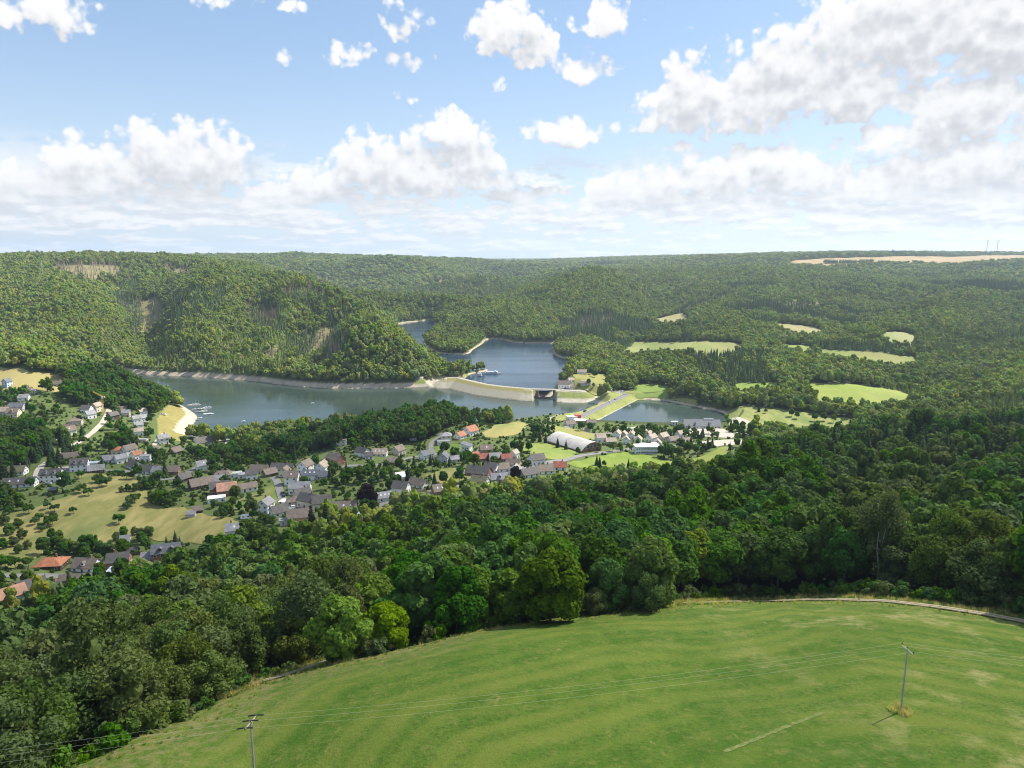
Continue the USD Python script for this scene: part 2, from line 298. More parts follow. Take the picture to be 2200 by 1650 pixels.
def height(x, y):
    x, y = np.asarray(x, float), np.asarray(y, float)
    r, phi = np.hypot(x, y), np.clip(np.arctan2(x, y), -math.radians(50), math.radians(50))
    z = net(np.stack([np.tan(phi), np.log(np.clip(r * np.cos(phi), 45, 14999))], -1))
    n = meshkit.fbm(np.stack([x / 90, y / 90, np.zeros_like(x)], -1), 4, 3) - 0.5
    z = z + n * np.clip((r - 200) / 600, 0, 1) * 6 + (meshkit.fbm(np.stack([x / 14, y / 14, np.zeros_like(x)], -1), 2, 8) - 0.5) * np.clip(r / 400, 0.08, .8)
    big = meshkit.fbm(np.stack([x / 420, y / 420, np.ones_like(x)], -1), 4, 5) - 0.5
    z = z + big * np.clip((r - 1300) / 1500, 0, 1) * 46 * np.clip((r - 900) / 400, 0, 1) * np.clip((5500 - r) / 1500, 0.25, 1)
    lakes = [(sdist(poly, x, y), lev, rise, reach, extra) for poly, lev, rise, reach, extra in ((LAKE, LOW, .20, 7.5, 1.0), (POND, MID, .25, 8, .6), (UPPER, UP, .45, 8, 1.0), (FAR, 0.0, .25, 60, .8))]
    for d, lev, rise, reach, extra in lakes:
        up = lev + rise * np.clip(d, 0, reach) + 0.02 * np.clip(d - reach, 0, 60)
        z = np.where((d >= 0) & (d < (120 if lev == LOW else 26)), np.maximum(z, up), z)
    for d, lev, rise, reach, extra in lakes:
        up = lev + rise * np.clip(d, 0, reach) + 0.02 * np.clip(d - reach, 0, 60)
        z = np.where((d >= 0) & (d < 60), np.minimum(z, np.maximum(up, lev + d * (0.75 if extra == 1 else .5))), z)
        z = np.where(d < 0, np.minimum(z, lev + np.maximum(d * .3, -6)), z)
    # the dam and the causeway
    near = (np.abs(x - 60) < 400) & (y > 600) & (y < 1150)
    if near.any():
        pts = shapely.points(np.c_[x[near], y[near]])
        zn = z[near]
        dl = sdist(LAKE, x[near], y[near]); du = sdist(UPPER, x[near], y[near]); dd = shapely.distance(DAM, pts)
        zn = np.where((dd < 60) & (dl < 70) & (dl > -5) & (du > 0), np.minimum(zn, .5 + .10 * np.maximum(dl, 0) + np.maximum(dd - 24, 0) * .8), zn)
        ends = [np.array(l_.coords) for l_ in DAM.geoms]
        for line, crest, half, slope in ((DAM.geoms[0], 11.0, 4.0, .52), (DAM.geoms[1], 11.0, 4.0, .52), (CAUSE, 7.5, 5.0, .42)):
            d = shapely.distance(line, pts)
            if line is not CAUSE:                                 # upright abutments at the spillway
                d = np.where((x[near] > ends[0][-1, 0] + .3) if crest == 11.0 and line.equals(DAM.geoms[0]) else (x[near] < ends[1][0, 0] - .3), 99.0, d)
            zn = np.maximum(zn, np.where(d < 45, crest - slope * np.maximum(d - half, 0), -99))
            zn = np.where(d < half + 1.0, np.minimum(zn, crest), zn)
        z = z.copy(); z[near] = zn
    return z
PH, RR = np.meshgrid(PHI, RS, indexing='ij')
TX, TY = RR * np.sin(PH), RR * np.cos(PH)
TZ = height(TX, TY)
def ground(x, y):
    """Height of the built terrain mesh (bilinear on its net)."""
    x, y = np.asarray(x, float), np.asarray(y, float)
    r = np.maximum(np.hypot(x, y), 1e-3); ph = np.degrees(np.arctan2(x, y))
    fi = np.clip((ph + 46) / 92 * (NPHI - 1), 0, NPHI - 1.001)
    fj = np.clip(np.interp(r, RS, np.arange(len(RS))), 0, len(RS) - 1.001)
    i, j = fi.astype(int), fj.astype(int); a, b = fi - i, fj - j
    return (TZ[i, j] * (1 - a) + TZ[i + 1, j] * a) * (1 - b) + (TZ[i, j + 1] * (1 - a) + TZ[i + 1, j + 1] * a) * b
RT = np.geomspace(45, 14000, 1500)
def hit(pts, h=0.0, ymax=1e9, ymin=0):
    """Where the line of sight through each pixel meets the ground (or the canopy h above it)."""
    out = []
    for px, py in pts:
        d = ray(px, py); k = d / math.hypot(d[0], d[1])
        P = k[None] * RT[:, None]
        z = CAMZ + P[:, 2] - ground(P[:, 0], P[:, 1]) - h
        ok = (z < 0) & (RT > ymin)
        j = int(np.argmax(ok)) if ok.any() else len(RT) - 1
        j = max(j, 1)
        t = RT[j - 1] + (RT[j] - RT[j - 1]) * np.clip(z[j - 1] / (z[j - 1] - z[j] + 1e-9), 0, 1)
        t = min(t, ymax)
        out.append((k[0] * t, k[1] * t))
    return out

# ridges and gullies: pixel line, height, width; laid over the smooth land where each is seen
RIDGES = (([(90, 790), (120, 740), (150, 680), (165, 625)], 20, 85), ([(395, 775), (415, 720), (432, 660), (470, 605)], 26, 70), ([(305, 772), (300, 705), (315, 640)], -24, 48), ([(240, 640), (235, 600)], -10, 60), ([(522, 778), (535, 700), (560, 650)], -20, 42), ([(590, 770), (600, 700), (612, 640)], 16, 45), ([(655, 785), (662, 715)], -22, 42),
 ([(800, 795), (795, 760), (790, 722)], 40, 70), ([(735, 690), (800, 705), (850, 725)], -22, 40), ([(610, 612), (660, 630), (700, 650), (750, 672), (800, 695), (852, 716)], 24, 60), ([(755, 608), (830, 622), (900, 642), (960, 652), (1005, 660)], 20, 85), ([(945, 748), (1000, 715), (1060, 685), (1130, 655), (1210, 625), (1290, 600)], 12, 95), ([(1270, 606), (1310, 600)], 9, 200), ([(1425, 640), (1400, 680), (1340, 735)], -16, 80),
 ([(1600, 625), (1540, 660), (1490, 700)], 14, 90), ([(1900, 640), (1800, 690), (1720, 735)], -12, 80), ([(2120, 620), (2010, 670), (1900, 720)], 16, 110), ([(2190, 680), (2060, 740), (1980, 800)], -10, 80), ([(700, 585), (760, 610)], -24, 170), ([(850, 575), (950, 600), (1010, 625)], 26, 200), ([(1090, 590), (1050, 615)], -24, 170), ([(1150, 580), (1200, 592)], 12, 200), ([(560, 580), (620, 590), (690, 600)], 4, 160))
BUMP = np.zeros_like(TZ)
for line, amp, wid in RIDGES:
    l = LineString(hit(line, 12.0)); bx = l.bounds
    nearm = (TX > bx[0] - 3 * wid) & (TX < bx[2] + 3 * wid) & (TY > bx[1] - 3 * wid) & (TY < bx[3] + 3 * wid)
    dl = shapely.distance(l, shapely.points(np.c_[TX[nearm], TY[nearm]]))
    BUMP[nearm] += (1.0 if amp >= 30 else 2.1 if wid >= 160 and abs(amp) > 10 else 1.35) * amp * np.exp(-(dl / wid) ** 2)
shore = np.minimum(np.minimum(sdist(LAKE, TX, TY), sdist(UPPER, TX, TY)), sdist(FAR, TX, TY))
TZ = TZ + np.maximum(BUMP, -np.maximum(TZ - 2, 0) * .8) * sstep(10, 75, shore)
# ---------------------------------------------------------------- helpers for the stage
used = {}
def path_for(name, parent='/World'):
    k = (parent, name); n = used.get(k, 0); used[k] = n + 1
    return f'{parent}/{name}' + (f'_{n:03d}' if n else '')
def tag(prim, label=None, cat=None, group=None, kind=None):
    for k, v in (('label', label), ('category', cat), ('group', group), ('kind', kind)):
        if v: prim.SetCustomDataByKey(k, v)
    return prim
def put(name, mesh, mat, parent='/World', smooth=False):
    p = path_for(name, parent)
    return usdkit.mesh(stage, p, mesh, mat, smooth=smooth).GetPrim()
def thing(name, label, cat, loc=(0, 0, 0), rz=0.0, group=None, scale=None, kind=None):
    x = UsdGeom.Xform.Define(stage, path_for(name))
    x.AddTranslateOp().Set(Gf.Vec3d(*map(float, loc)))
    if rz: x.AddRotateZOp().Set(float(rz))
    if scale is not None: x.AddScaleOp().Set(Gf.Vec3f(*map(float, scale if np.ndim(scale) else (scale,) * 3)))
    return tag(x.GetPrim(), label, cat, group, kind)
def color_attr(mesh_prim, name, rgb):
    UsdGeom.PrimvarsAPI(mesh_prim).CreatePrimvar(name, Sdf.ValueTypeNames.Color3fArray, 'vertex').Set(Vt.Vec3fArray.FromNumpy(np.asarray(rgb, np.float32)))
def box(sx, sy, sz, x=0, y=0, z=0, rz=0.0):
    b = trimesh.creation.box([sx, sy, sz]); b.apply_translation([0, 0, sz / 2])
    if rz: b.apply_transform(trimesh.transformations.rotation_matrix(math.radians(rz), [0, 0, 1]))
    b.apply_translation([x, y, z]); return b
def join(*ms): return trimesh.util.concatenate([m for m in ms if m is not None])
def rod(a, b, r0, r1=None, n=6):
    a, b = np.asarray(a, float), np.asarray(b, float); r1 = r0 if r1 is None else r1
    t = b - a; t = t / (np.linalg.norm(t) + 1e-9)
    s = np.cross(t, [0, 0, 1] if abs(t[2]) < .9 else [1, 0, 0]); s /= np.linalg.norm(s); q = np.cross(t, s)
    an = np.arange(n) * 2 * np.pi / n
    c = np.cos(an)[:, None] * s + np.sin(an)[:, None] * q
    v = np.vstack([a + c * r0, b + c * r1, a, b])
    f = []
    for i in range(n):
        j = (i + 1) % n
        f += [(i, j, n + j), (i, n + j, n + i), (2 * n, j, i), (2 * n + 1, n + i, n + j)]
    return trimesh.Trimesh(v, f, process=False)
def polys(g): return [p for p in getattr(g, 'geoms', [g]) if isinstance(p, Polygon) and p.area > .5]
def drape(poly, step, off, zfun=None, wob=0.0):
    """A sheet over the ground inside POLY, its points OFF metres above it."""
    vs, fs, n = [], [], 0
    for p in polys(poly):
        ring = [np.array(LineString(r.coords).segmentize(step).coords)[:-1] for r in (p.exterior, *p.interiors)]
        x0, y0, x1, y1 = p.bounds
        gx, gy = np.meshgrid(np.arange(x0, x1, step), np.arange(y0, y1, step), indexing='ij')
        gx = gx + (np.arange(gx.shape[1]) % 2) * step / 2
        c = np.c_[gx.ravel(), gy.ravel()]
        inner = p.buffer(-step * .35)
        shapely.prepare(inner); shapely.prepare(p)
        c = c[shapely.contains_xy(inner, c[:, 0], c[:, 1])] if not inner.is_empty else c[:0]
        q = np.vstack(ring + [c])
        if len(q) < 3: continue
        t = Delaunay(q).simplices
        m = q[t].mean(1)
        t = t[shapely.contains_xy(p, m[:, 0], m[:, 1])]
        a, b_, c_ = q[t[:, 0]], q[t[:, 1]], q[t[:, 2]]
        cr = (b_[:, 0] - a[:, 0]) * (c_[:, 1] - a[:, 1]) - (b_[:, 1] - a[:, 1]) * (c_[:, 0] - a[:, 0])
        t[cr < 0] = t[cr < 0][:, ::-1]; t = t[np.abs(cr) > 1e-6]
        vs.append(q); fs.append(t + n); n += len(q)
    if not vs: print("EMPTY SHEET", poly.bounds if not poly.is_empty else None); return np.zeros((3, 3)), np.array([[0, 1, 2]])
    q, t = np.vstack(vs), np.vstack(fs)
    z = (ground if zfun is None else zfun)(q[:, 0], q[:, 1]) + off
    return np.c_[q, z], t
def strip(line, width): return LineString(line).buffer(width / 2, cap_style=2, join_style=1)
def soften(pts, n=2):
    p = np.array(pts, float)
    for _ in range(n):
        q = np.empty((2 * len(p) - 2, 2)); q[0::2] = .75 * p[:-1] + .25 * p[1:]; q[1::2] = .25 * p[:-1] + .75 * p[1:]
        p = np.vstack([p[:1], q, p[-1:]])
    return p
rng = np.random.default_rng(7)

# ---------------------------------------------------------------- materials
def rough_mat(name, c1, c2, scale=1.0, detail=4, rough=.9, bump=0.0, bscale=8.0, c3=None, lo=.35, hi=.65, spec=.3, stretch=None):
    g = G(); p = g.pos()
    if stretch: p = '@' + g.add('mapping', vector=p, scale=stretch[0], rotation=stretch[1]) + '.vector'
    n = g.noise(p, scale, detail, .6)
    col = g.mix(g.rng(n, lo, hi), c1, c2)
    if c3: col = g.mix(g.rng(g.noise(p, scale * .17, 4, .6), .5, .68), col, c3)
    kw = {}
    if bump: kw['normal'] = '@' + g.add('bump', height=g.noise(p, bscale, 4, .6), strength=bump, distance=.2) + '.normal'
    return g.make(name, surface='@' + g.add('principled_bsdf', base_color=col, roughness=rough, specular_ior_level=spec, **kw) + '.BSDF')
def plain(name, c, rough=.7, metallic=0.0, spec=.4, vary=.0):
    g = G(); col = c
    if vary:
        n = g.noise(g.pos(), 1.7, 4, .6)
        col = g.mix(g.rng(n, .3, .7), tuple(np.array(c) * (1 - vary)), tuple(np.minimum(np.array(c) * (1 + vary), .95)))
    return g.make(name, surface='@' + g.add('principled_bsdf', base_color=col, roughness=rough, metallic=metallic, specular_ior_level=spec) + '.BSDF')
def leaf_mat(name, base, vary=.35, hue=.03, trans=.32, rough=.8, brown=None, sat=1.0):
    g = G()
    rnd = '@' + g.add('object_info') + '.random'
    n = g.noise(g.pos(), .45, 3, .6)
    n2 = g.noise(g.pos(), .021, 3, .6)
    n3 = g.noise(g.pos(), .0055, 3, .6)
    val = g.math('add', g.math('multiply_add', rnd, vary, 1.0 - vary / 2), g.math('multiply_add', n, .7, -.35))
    val = g.math('add', val, g.math('multiply_add', n2, .5, -.25))
    val = g.math('add', val, g.math('multiply_add', n3, .8, -.40))
    rb = g.math('fraction', g.math('multiply', rnd, 17.31))
    h = g.math('multiply_add', rb, hue * 1.7, .5 - hue * .6)
    sa = g.math('multiply_add', g.math('fraction', g.math('multiply', rnd, 41.7)), .35, sat * .82)
    col = '@' + g.add('hsv', hue=h, saturation=sa, value=val, color=base) + '.color'
    if brown: col = g.mix(g.rng(g.noise(g.pos(), .9, 2), .45, .7, 0, .8), col, brown)
    a = '@' + g.add('principled_bsdf', base_color=col, roughness=rough, specular_ior_level=.07) + '.BSDF'
    tr = '@' + g.add('translucent_bsdf', color=g.vmath('multiply', col, (1.15, 1.25, .6))) + '.BSDF'
    return g.make(name, surface='@' + g.add('mix_closure', fac=trans, closure1=a, closure2=tr) + '.closure')

# ground sheet: the vertex attribute says what grows where
g = G(); p = g.pos()
cov = '@' + g.add('attribute', attribute='cover') + '.color'
n1, n2 = g.noise(p, .22, 5, .65), g.noise(p, .03, 4, .6)
val = g.math('add', g.math('multiply_add', n1, .9, .55), g.math('multiply_add', n2, .5, -.25))
col = g.vmath('scale', cov, out='vector')
sc = g.nodes[col[1:].split('.')[0]]; g.links.append((val[1:], col[1:].split('.')[0] + '.scale'))
bp = '@' + g.add('bump', height=n1, strength=.5, distance=.6) + '.normal'
TERRAIN = g.make('ground_cover', surface='@' + g.add('principled_bsdf', base_color=col, roughness=.95, specular_ior_level=.1, normal=bp) + '.BSDF')

def water_mat(name, deep, shallow, wave, rough):
    g = G(); p = g.pos()
    q = '@' + g.add('mapping', vector=p, scale=(.35, 1.0, 1.0), rotation=(0, 0, .5)) + '.vector'
    h = g.math('add', g.noise(q, .55, 3, .6), g.math('multiply', g.noise(p, .07, 3, .6), .7))
    patch = g.rng(g.noise('@' + g.add('mapping', vector=p, scale=(.25, 1.3, 1.0), rotation=(0, 0, -.15)) + '.vector', .012, 4, .6), .38, .66)
    nb = '@' + g.add('bump', height=h, strength=g.math('multiply_add', patch, wave * .6, wave * .5), distance=.5) + '.normal'
    col = g.mix(g.rng(g.noise(p, .006, 3), .35, .65), deep, shallow)
    s = '@' + g.add('principled_bsdf', base_color=col, roughness=g.math('multiply_add', patch, .10, rough), ior=1.33, specular_ior_level=.5, normal=nb) + '.BSDF'
    return g.make(name, surface=s)
W_LOW = water_mat('lake_water', (.026, .044, .036), (.044, .064, .050), .22, .07)
W_UP = water_mat('upper_water', (.016, .034, .054), (.022, .044, .066), .34, .10)
W_POND = water_mat('pond_water', (.034, .052, .046), (.050, .074, .062), .14, .05)

# ---------------------------------------------------------------- what covers the ground
FIELDS_PX = {   # name: (pixels, colour pair, third colour, stripes)
 'orchard': [(-40, 1105), (60, 1098), (95, 1082), (165, 1062), (160, 1030), (182, 1016), (300, 1024), (312, 1050), (335, 1088), (400, 1090), (455, 1112), (540, 1118), (575, 1130), (560, 1150), (500, 1155), (440, 1172), (395, 1165), (340, 1160), (290, 1152), (230, 1180), (160, 1170), (100, 1180), (70, 1210), (-40, 1232)],
 'lane_grass': [(545, 1058), (592, 1034), (604, 1085), (560, 1092), (505, 1105), (480, 1090)],
 'upper_yellow': [(-40, 793), (60, 796), (110, 803), (146, 812), (130, 822), (60, 815), (-40, 812)],
 'village_pasture': [(908, 1022), (940, 1012), (968, 1005), (1000, 1010), (1034, 1022), (1000, 1032), (965, 1042), (935, 1036)],
 'village_green': [(930, 960), (990, 951), (1003, 962), (1000, 974), (940, 975)],
 'straw_field': [(1040, 930), (1062, 915), (1100, 904), (1135, 908), (1128, 930), (1085, 940), (1050, 944)],
 'straw_strip': [(1176, 913), (1215, 919), (1250, 925), (1292, 936), (1280, 948), (1235, 940), (1185, 930)],
 'hall_meadow': [(1125, 955), (1160, 950), (1195, 958), (1238, 970), (1235, 980), (1190, 990), (1150, 982), (1120, 968)],
 'valley_meadow': [(1208, 996), (1260, 985), (1310, 975), (1345, 970), (1400, 980), (1430, 992), (1480, 988), (1530, 972), (1565, 955), (1580, 1000), (1480, 1030), (1330, 1004), (1250, 1006)],
 'lower_meadow': [(1235, 1025), (1300, 1010), (1360, 1008), (1480, 1035), (1400, 1040), (1250, 1040)],
 'far_field': [(1362, 734), (1430, 733), (1500, 735), (1605, 741), (1570, 752), (1480, 754), (1400, 752), (1345, 763), (1332, 758), (1350, 748)],
 'far_field_b': [(1675, 740), (1740, 742), (1745, 748), (1700, 749)],
 'far_field_c': [(1762, 750), (1830, 756), (1900, 761), (1965, 768), (1978, 774), (1930, 777), (1850, 772), (1760, 763)],
 'bright_field': [(1735, 822), (1800, 824), (1880, 833), (1950, 842), (1946, 862), (1870, 861), (1800, 853), (1735, 846)],
 'park_lawn': [(1560, 884), (1620, 872), (1680, 880), (1760, 890), (1850, 902), (1800, 918), (1700, 916), (1600, 902), (1572, 896)],
 'pond_lawn': [(1428, 854), (1500, 858), (1500, 872), (1468, 866), (1432, 861)],
 'pond_lawn_b': [(1368, 826), (1440, 829), (1438, 837), (1372, 836)],
 'valley_lawn': [(1580, 824), (1650, 822), (1690, 830), (1640, 836), (1590, 834)],
 'tower_lawn': [(1232, 806), (1265, 803), (1310, 806), (1300, 822), (1250, 822), (1232, 815)],
 'dry_field': [(1402, 690), (1450, 673), (1470, 675), (1484, 690), (1440, 693)],
 'dry_field_b': [(1663, 695), (1700, 697), (1768, 708), (1765, 714), (1705, 712)],
 'dry_field_c': [(1890, 716), (1930, 713), (1972, 722), (1960, 731), (1920, 733)],
 'plateau_field': [(1690, 563), (1760, 556), (1850, 553), (1950, 551), (2060, 551), (2240, 548), (2240, 556), (2120, 560), (2060, 566), (1990, 564), (1900, 560), (1840, 566), (1760, 570), (1700, 569)],
}
FIELD_LOOK = {'orchard': ((0.1760, 0.1716, 0.0528), (0.2728, 0.2332, 0.0880), (0.1232, 0.1496, 0.0440)), 'lane_grass': ((0.1144, 0.1496, 0.0396), (0.1760, 0.1848, 0.0616), None), 'upper_yellow': ((0.2640, 0.2288, 0.0880), (0.3344, 0.2816, 0.1144), None),
 'village_pasture': ((0.1496, 0.1672, 0.0484), (0.2112, 0.1936, 0.0704), None), 'village_green': ((0.0880, 0.1408, 0.0264), (0.1232, 0.1672, 0.0396), None), 'straw_field': ((0.2992, 0.2464, 0.0880), (0.2640, 0.2552, 0.0880), (0.1760, 0.2112, 0.0616)), 'straw_strip': ((0.2464, 0.2200, 0.0792), (0.2112, 0.2288, 0.0704), None),
 'hall_meadow': ((0.1496, 0.2024, 0.0440), (0.2024, 0.2288, 0.0616), None), 'valley_meadow': ((0.1320, 0.1892, 0.0308), (0.1804, 0.2288, 0.0440), (0.1936, 0.2024, 0.0616)), 'lower_meadow': ((0.1320, 0.1892, 0.0308), (0.1672, 0.2200, 0.0396), None), 'far_field': ((0.1760, 0.2068, 0.0616), (0.2376, 0.2508, 0.0880), (0.2112, 0.2024, 0.0792)), 'far_field_b': ((0.1760, 0.2288, 0.0528), (0.2200, 0.2552, 0.0704), None),
 'far_field_c': ((0.1584, 0.2112, 0.0528), (0.2200, 0.2508, 0.0704), (0.2024, 0.2024, 0.0704)), 'bright_field': ((0.1672, 0.2244, 0.0396), (0.2332, 0.2728, 0.0616), (0.2112, 0.2200, 0.0704)), 'park_lawn': ((0.1496, 0.1892, 0.0528), (0.2288, 0.2332, 0.0792), (0.1144, 0.1540, 0.0440)), 'pond_lawn': ((0.2112, 0.2200, 0.0704), (0.2464, 0.2376, 0.0880), None), 'pond_lawn_b': ((0.1408, 0.2112, 0.0440), (0.1760, 0.2288, 0.0528), None), 'valley_lawn': ((0.1408, 0.2200, 0.0352), (0.1848, 0.2464, 0.0528), None),
 'tower_lawn': ((0.2112, 0.2112, 0.0616), (0.2464, 0.2376, 0.0792), None), 'dry_field': ((0.2464, 0.2288, 0.0968), (0.3080, 0.2728, 0.1320), None), 'dry_field_b': ((0.2640, 0.2288, 0.1144), (0.2288, 0.2376, 0.0968), None), 'dry_field_c': ((0.2464, 0.2464, 0.1144), (0.2112, 0.2376, 0.0880), None), 'plateau_field': ((.30, .215, .11), (.36, .27, .145), (.25, .215, .10))}
FIELDS = {}
polys_ = lambda g_: [p_ for p_ in getattr(g_, 'geoms', [g_]) if isinstance(p_, Polygon) and p_.area > 2]
for k, v in FIELDS_PX.items():
    f = Polygon(soften(hit(v) + hit(v)[:1], 2)).buffer(0)
    if f.distance(Point(0, 0)) > 700:                     # trees hide the near edge of the far fields
        f = unary_union([f] + [Polygon(soften(hit(v, hh) + hit(v, hh)[:1], 2)).buffer(0) for hh in (3, 6, 9, 12)])
    f = f.difference(unary_union([LAKE.buffer(3), UPPER.buffer(2), POND.buffer(2)]))
    f = f.buffer(-.5)
    dq = f.distance(Point(0, 0))
    if dq > 330:                                          # ragged hedge margins
        am = 1.2 + dq * .0045; out_ = []
        for pg in polys_(f):
            rr_ = np.array(LineString(pg.exterior.coords).segmentize(3 + dq * .006).coords)[:-1]; nv_ = np.stack([meshkit.fbm(np.c_[rr_ / (4 + dq * .012), np.full(len(rr_), 3.3 + w_)], 3, 77) - .5 for w_ in (0, 9)], 1)
            out_.append(Polygon(rr_ + nv_ * am * 3.2).buffer(0))
        f = unary_union(out_)
    FIELDS[k] = f
NEARSHORE = Polygon(hit([(1215, 903), (1250, 911), (1300, 913), (1400, 914), (1480, 915), (1555, 914), (1590, 918), (1600, 938), (1400, 940), (1215, 930)])).buffer(0)
MEADOW_PX = [(60, 1700), (230, 1620), (380, 1555), (470, 1515), (540, 1478), (620, 1452), (700, 1432), (800, 1412), (900, 1388), (1000, 1362), (1100, 1343), (1200, 1330), (1320, 1316), (1400, 1312), (1480, 1302), (1600, 1293), (1750, 1290), (1900, 1297), (2050, 1310), (2150, 1322), (2300, 1345)]
MEDGE = soften(hit(MEADOW_PX), 2)
MEADOW = Polygon(np.vstack([MEDGE, [(260, 60), (220, -60), (-90, -60), (-110, 60)]])).buffer(0)
TRACK_PX = [(560, 1468), (640, 1446), (720, 1418), (900, 1368), (1100, 1326), (1320, 1306), (1480, 1299), (1600, 1292), (1750, 1289), (1900, 1296), (2050, 1312), (2150, 1328), (2300, 1360)]
TRACK = LineString(soften(hit(TRACK_PX), 3))
BELT_TOP = [(-120, 1345), (0, 1312), (60, 1287), (130, 1264), (220, 1247), (290, 1230), (350, 1216), (400, 1192), (470, 1163), (540, 1133), (600, 1142), (650, 1142), (740, 1135), (780, 1118), (830, 1092), (900, 1077), (960, 1067), (1040, 1053), (1120, 1048), (1200, 1042), (1260, 1032), (1330, 1032), (1380, 1012), (1420, 997), (1460, 990), (1500, 1000), (1560, 982), (1620, 962), (1680, 952), (1720, 932), (1760, 917), (1830, 907), (1900, 892), (2000, 886), (2100, 886), (2300, 866)]
belt_far = np.array(hit(BELT_TOP, 19.0, ymin=60))
BELT = Polygon(np.vstack([belt_far, [(420, 220), (260, 60), (220, -80), (-130, -80), (-220, 120)]])).buffer(0).difference(MEADOW.buffer(.5)).difference(TRACK.buffer(1.2)).difference(LineString(hit([(1470, 1300), (1600, 1292), (1750, 1289), (1900, 1296), (2050, 1312), (2150, 1328), (2300, 1360)])).buffer(9.5)).difference(LineString(hit([(560, 1468), (600, 1456), (640, 1446)])).buffer(4))
BELT = BELT.difference(unary_union([FIELDS[k] for k in ('orchard', 'valley_meadow', 'lower_meadow', 'lane_grass')]))
VILLAGE = Polygon(hit([(-60, 1330), (-60, 830), (60, 815), (150, 815), (200, 830), (250, 862), (300, 872), (345, 880), (375, 935), (440, 950), (520, 958), (560, 990), (620, 985), (700, 968), (760, 950), (830, 948), (900, 948), (960, 925), (1010, 905), (1060, 915), (1130, 895), (1180, 890), (1250, 905), (1470, 915), (1560, 915), (1640, 940), (1620, 975), (1500, 1010), (1300, 1050), (1000, 1085), (800, 1130), (600, 1180), (300, 1260), (100, 1310)])).buffer(0).union(NEARSHORE).difference(POND.buffer(.5)).difference(LAKE.buffer(.5))
WOODHILL = Polygon(hit([(470, 985), (560, 985), (640, 975), (720, 960), (760, 948), (830, 945), (900, 945), (960, 918), (1000, 905), (1020, 900), (1075, 908)], 3) + hit([(1110, 885), (1060, 872), (1000, 860), (950, 850), (890, 852), (830, 865), (780, 888), (700, 912), (640, 925), (560, 945)], 13)).buffer(0)
LEFTSPUR = Polygon(hit([(-40, 905), (30, 850), (120, 838), (190, 870), (250, 885), (330, 885), (378, 900), (376, 880), (350, 852), (300, 828), (250, 802), (200, 792), (120, 800), (60, 790)], 5)).buffer(0)
LEFTWOOD = Polygon(hit([(-60, 1010), (-60, 935), (20, 905), (60, 915), (110, 925), (150, 950), (160, 965), (120, 985), (80, 1000), (60, 1015), (20, 1015)], 6)).buffer(0)
ALLFIELDS = unary_union(list(FIELDS.values()))
WATER = unary_union([LAKE, POND, UPPER, FAR])
CLEAR_PX = [[(105, 566), (255, 563), (262, 588), (190, 594), (120, 586)], [(345, 562), (415, 572), (400, 590), (350, 582)], [(560, 640), (600, 650), (592, 692), (565, 684)], [(300, 640), (335, 630), (365, 650), (345, 680), (318, 710), (300, 720), (310, 680)], [(1655, 640), (1740, 615), (1800, 640), (1790, 660), (1700, 665)], [(1905, 655), (1960, 625), (2060, 630), (2100, 645), (1990, 672), (1920, 680)], [(690, 690), (720, 700), (690, 745), (665, 745)], [(560, 760), (600, 730), (590, 770)], [(1460, 640), (1560, 620), (1600, 640), (1500, 660)]]
CLEARS = unary_union([Polygon(hit(c, 8)).buffer(0) for c in CLEAR_PX])
BEACHES = unary_union([LAKE.buffer(8.0), UPPER.buffer(3.0), POND.buffer(3.5), FAR.buffer(45)]).difference(WATER)
BEACHES = BEACHES.difference(Polygon(hit([(470, 960), (600, 930), (700, 905), (800, 870), (950, 850), (1060, 880), (1140, 905), (1240, 905), (1240, 940), (600, 990)], 0)).buffer(0))
SPIT = Polygon(hit([(372, 872), (392, 878), (405, 890), (402, 905), (385, 930), (396, 946), (350, 942), (345, 905), (356, 888)])).buffer(4)
def inside(poly, x, y):
    shapely.prepare(poly); return shapely.contains_xy(poly, x, y)
cov = np.empty(TX.shape + (3,)); cov[:] = (.035, .050, .018)
mask = lambda p: inside(p, TX.ravel(), TY.ravel()).reshape(TX.shape)
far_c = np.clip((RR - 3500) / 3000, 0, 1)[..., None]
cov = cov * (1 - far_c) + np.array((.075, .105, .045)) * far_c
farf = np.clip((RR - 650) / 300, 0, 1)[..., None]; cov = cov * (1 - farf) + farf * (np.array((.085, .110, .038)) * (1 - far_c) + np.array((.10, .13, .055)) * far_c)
cov[mask(VILLAGE)] = (.092, .122, .038)
cov[mask(CLEARS)] = (.205, .185, .085)
m = mask(BEACHES); cov[m] = (.42, .35, .26)
m = mask(SPIT); cov[m] = (.235, .205, .07)
m = mask(SPIT.intersection(LAKE.buffer(11))); cov[m] = (.40, .35, .265)
cov[mask(WATER)] = (.10, .11, .08)
cov[mask(MEADOW.buffer(3))] = (.11, .17, .035)
nearw = mask(unary_union([DAM.buffer(48), CAUSE.buffer(22)])) & (TZ > .05) & ~mask(UPPER)
damA_ = LineString(on_level(DAM_PX[:7], 11.0))
onA = mask(damA_.buffer(32))
band = np.stack([np.interp(TZ, [0, 3.2, 4.4, 9.5, 10.4], [.44, .40, .17, .20, .36]), np.interp(TZ, [0, 3.2, 4.4, 9.5, 10.4], [.40, .36, .20, .22, .33]), np.interp(TZ, [0, 3.2, 4.4, 9.5, 10.4], [.32, .28, .055, .07, .27])], -1)
stone = np.stack([np.interp(TZ, [0, 6.5, 8.0, 10.2, 10.8], [.33, .36, .25, .27, .40]), np.interp(TZ, [0, 6.5, 8.0, 10.2, 10.8], [.30, .33, .23, .25, .37]), np.interp(TZ, [0, 6.5, 8.0, 10.2, 10.8], [.23, .25, .10, .11, .31])], -1)
cov[nearw] = band[nearw]; m = nearw & onA; cov[m] = stone[m]
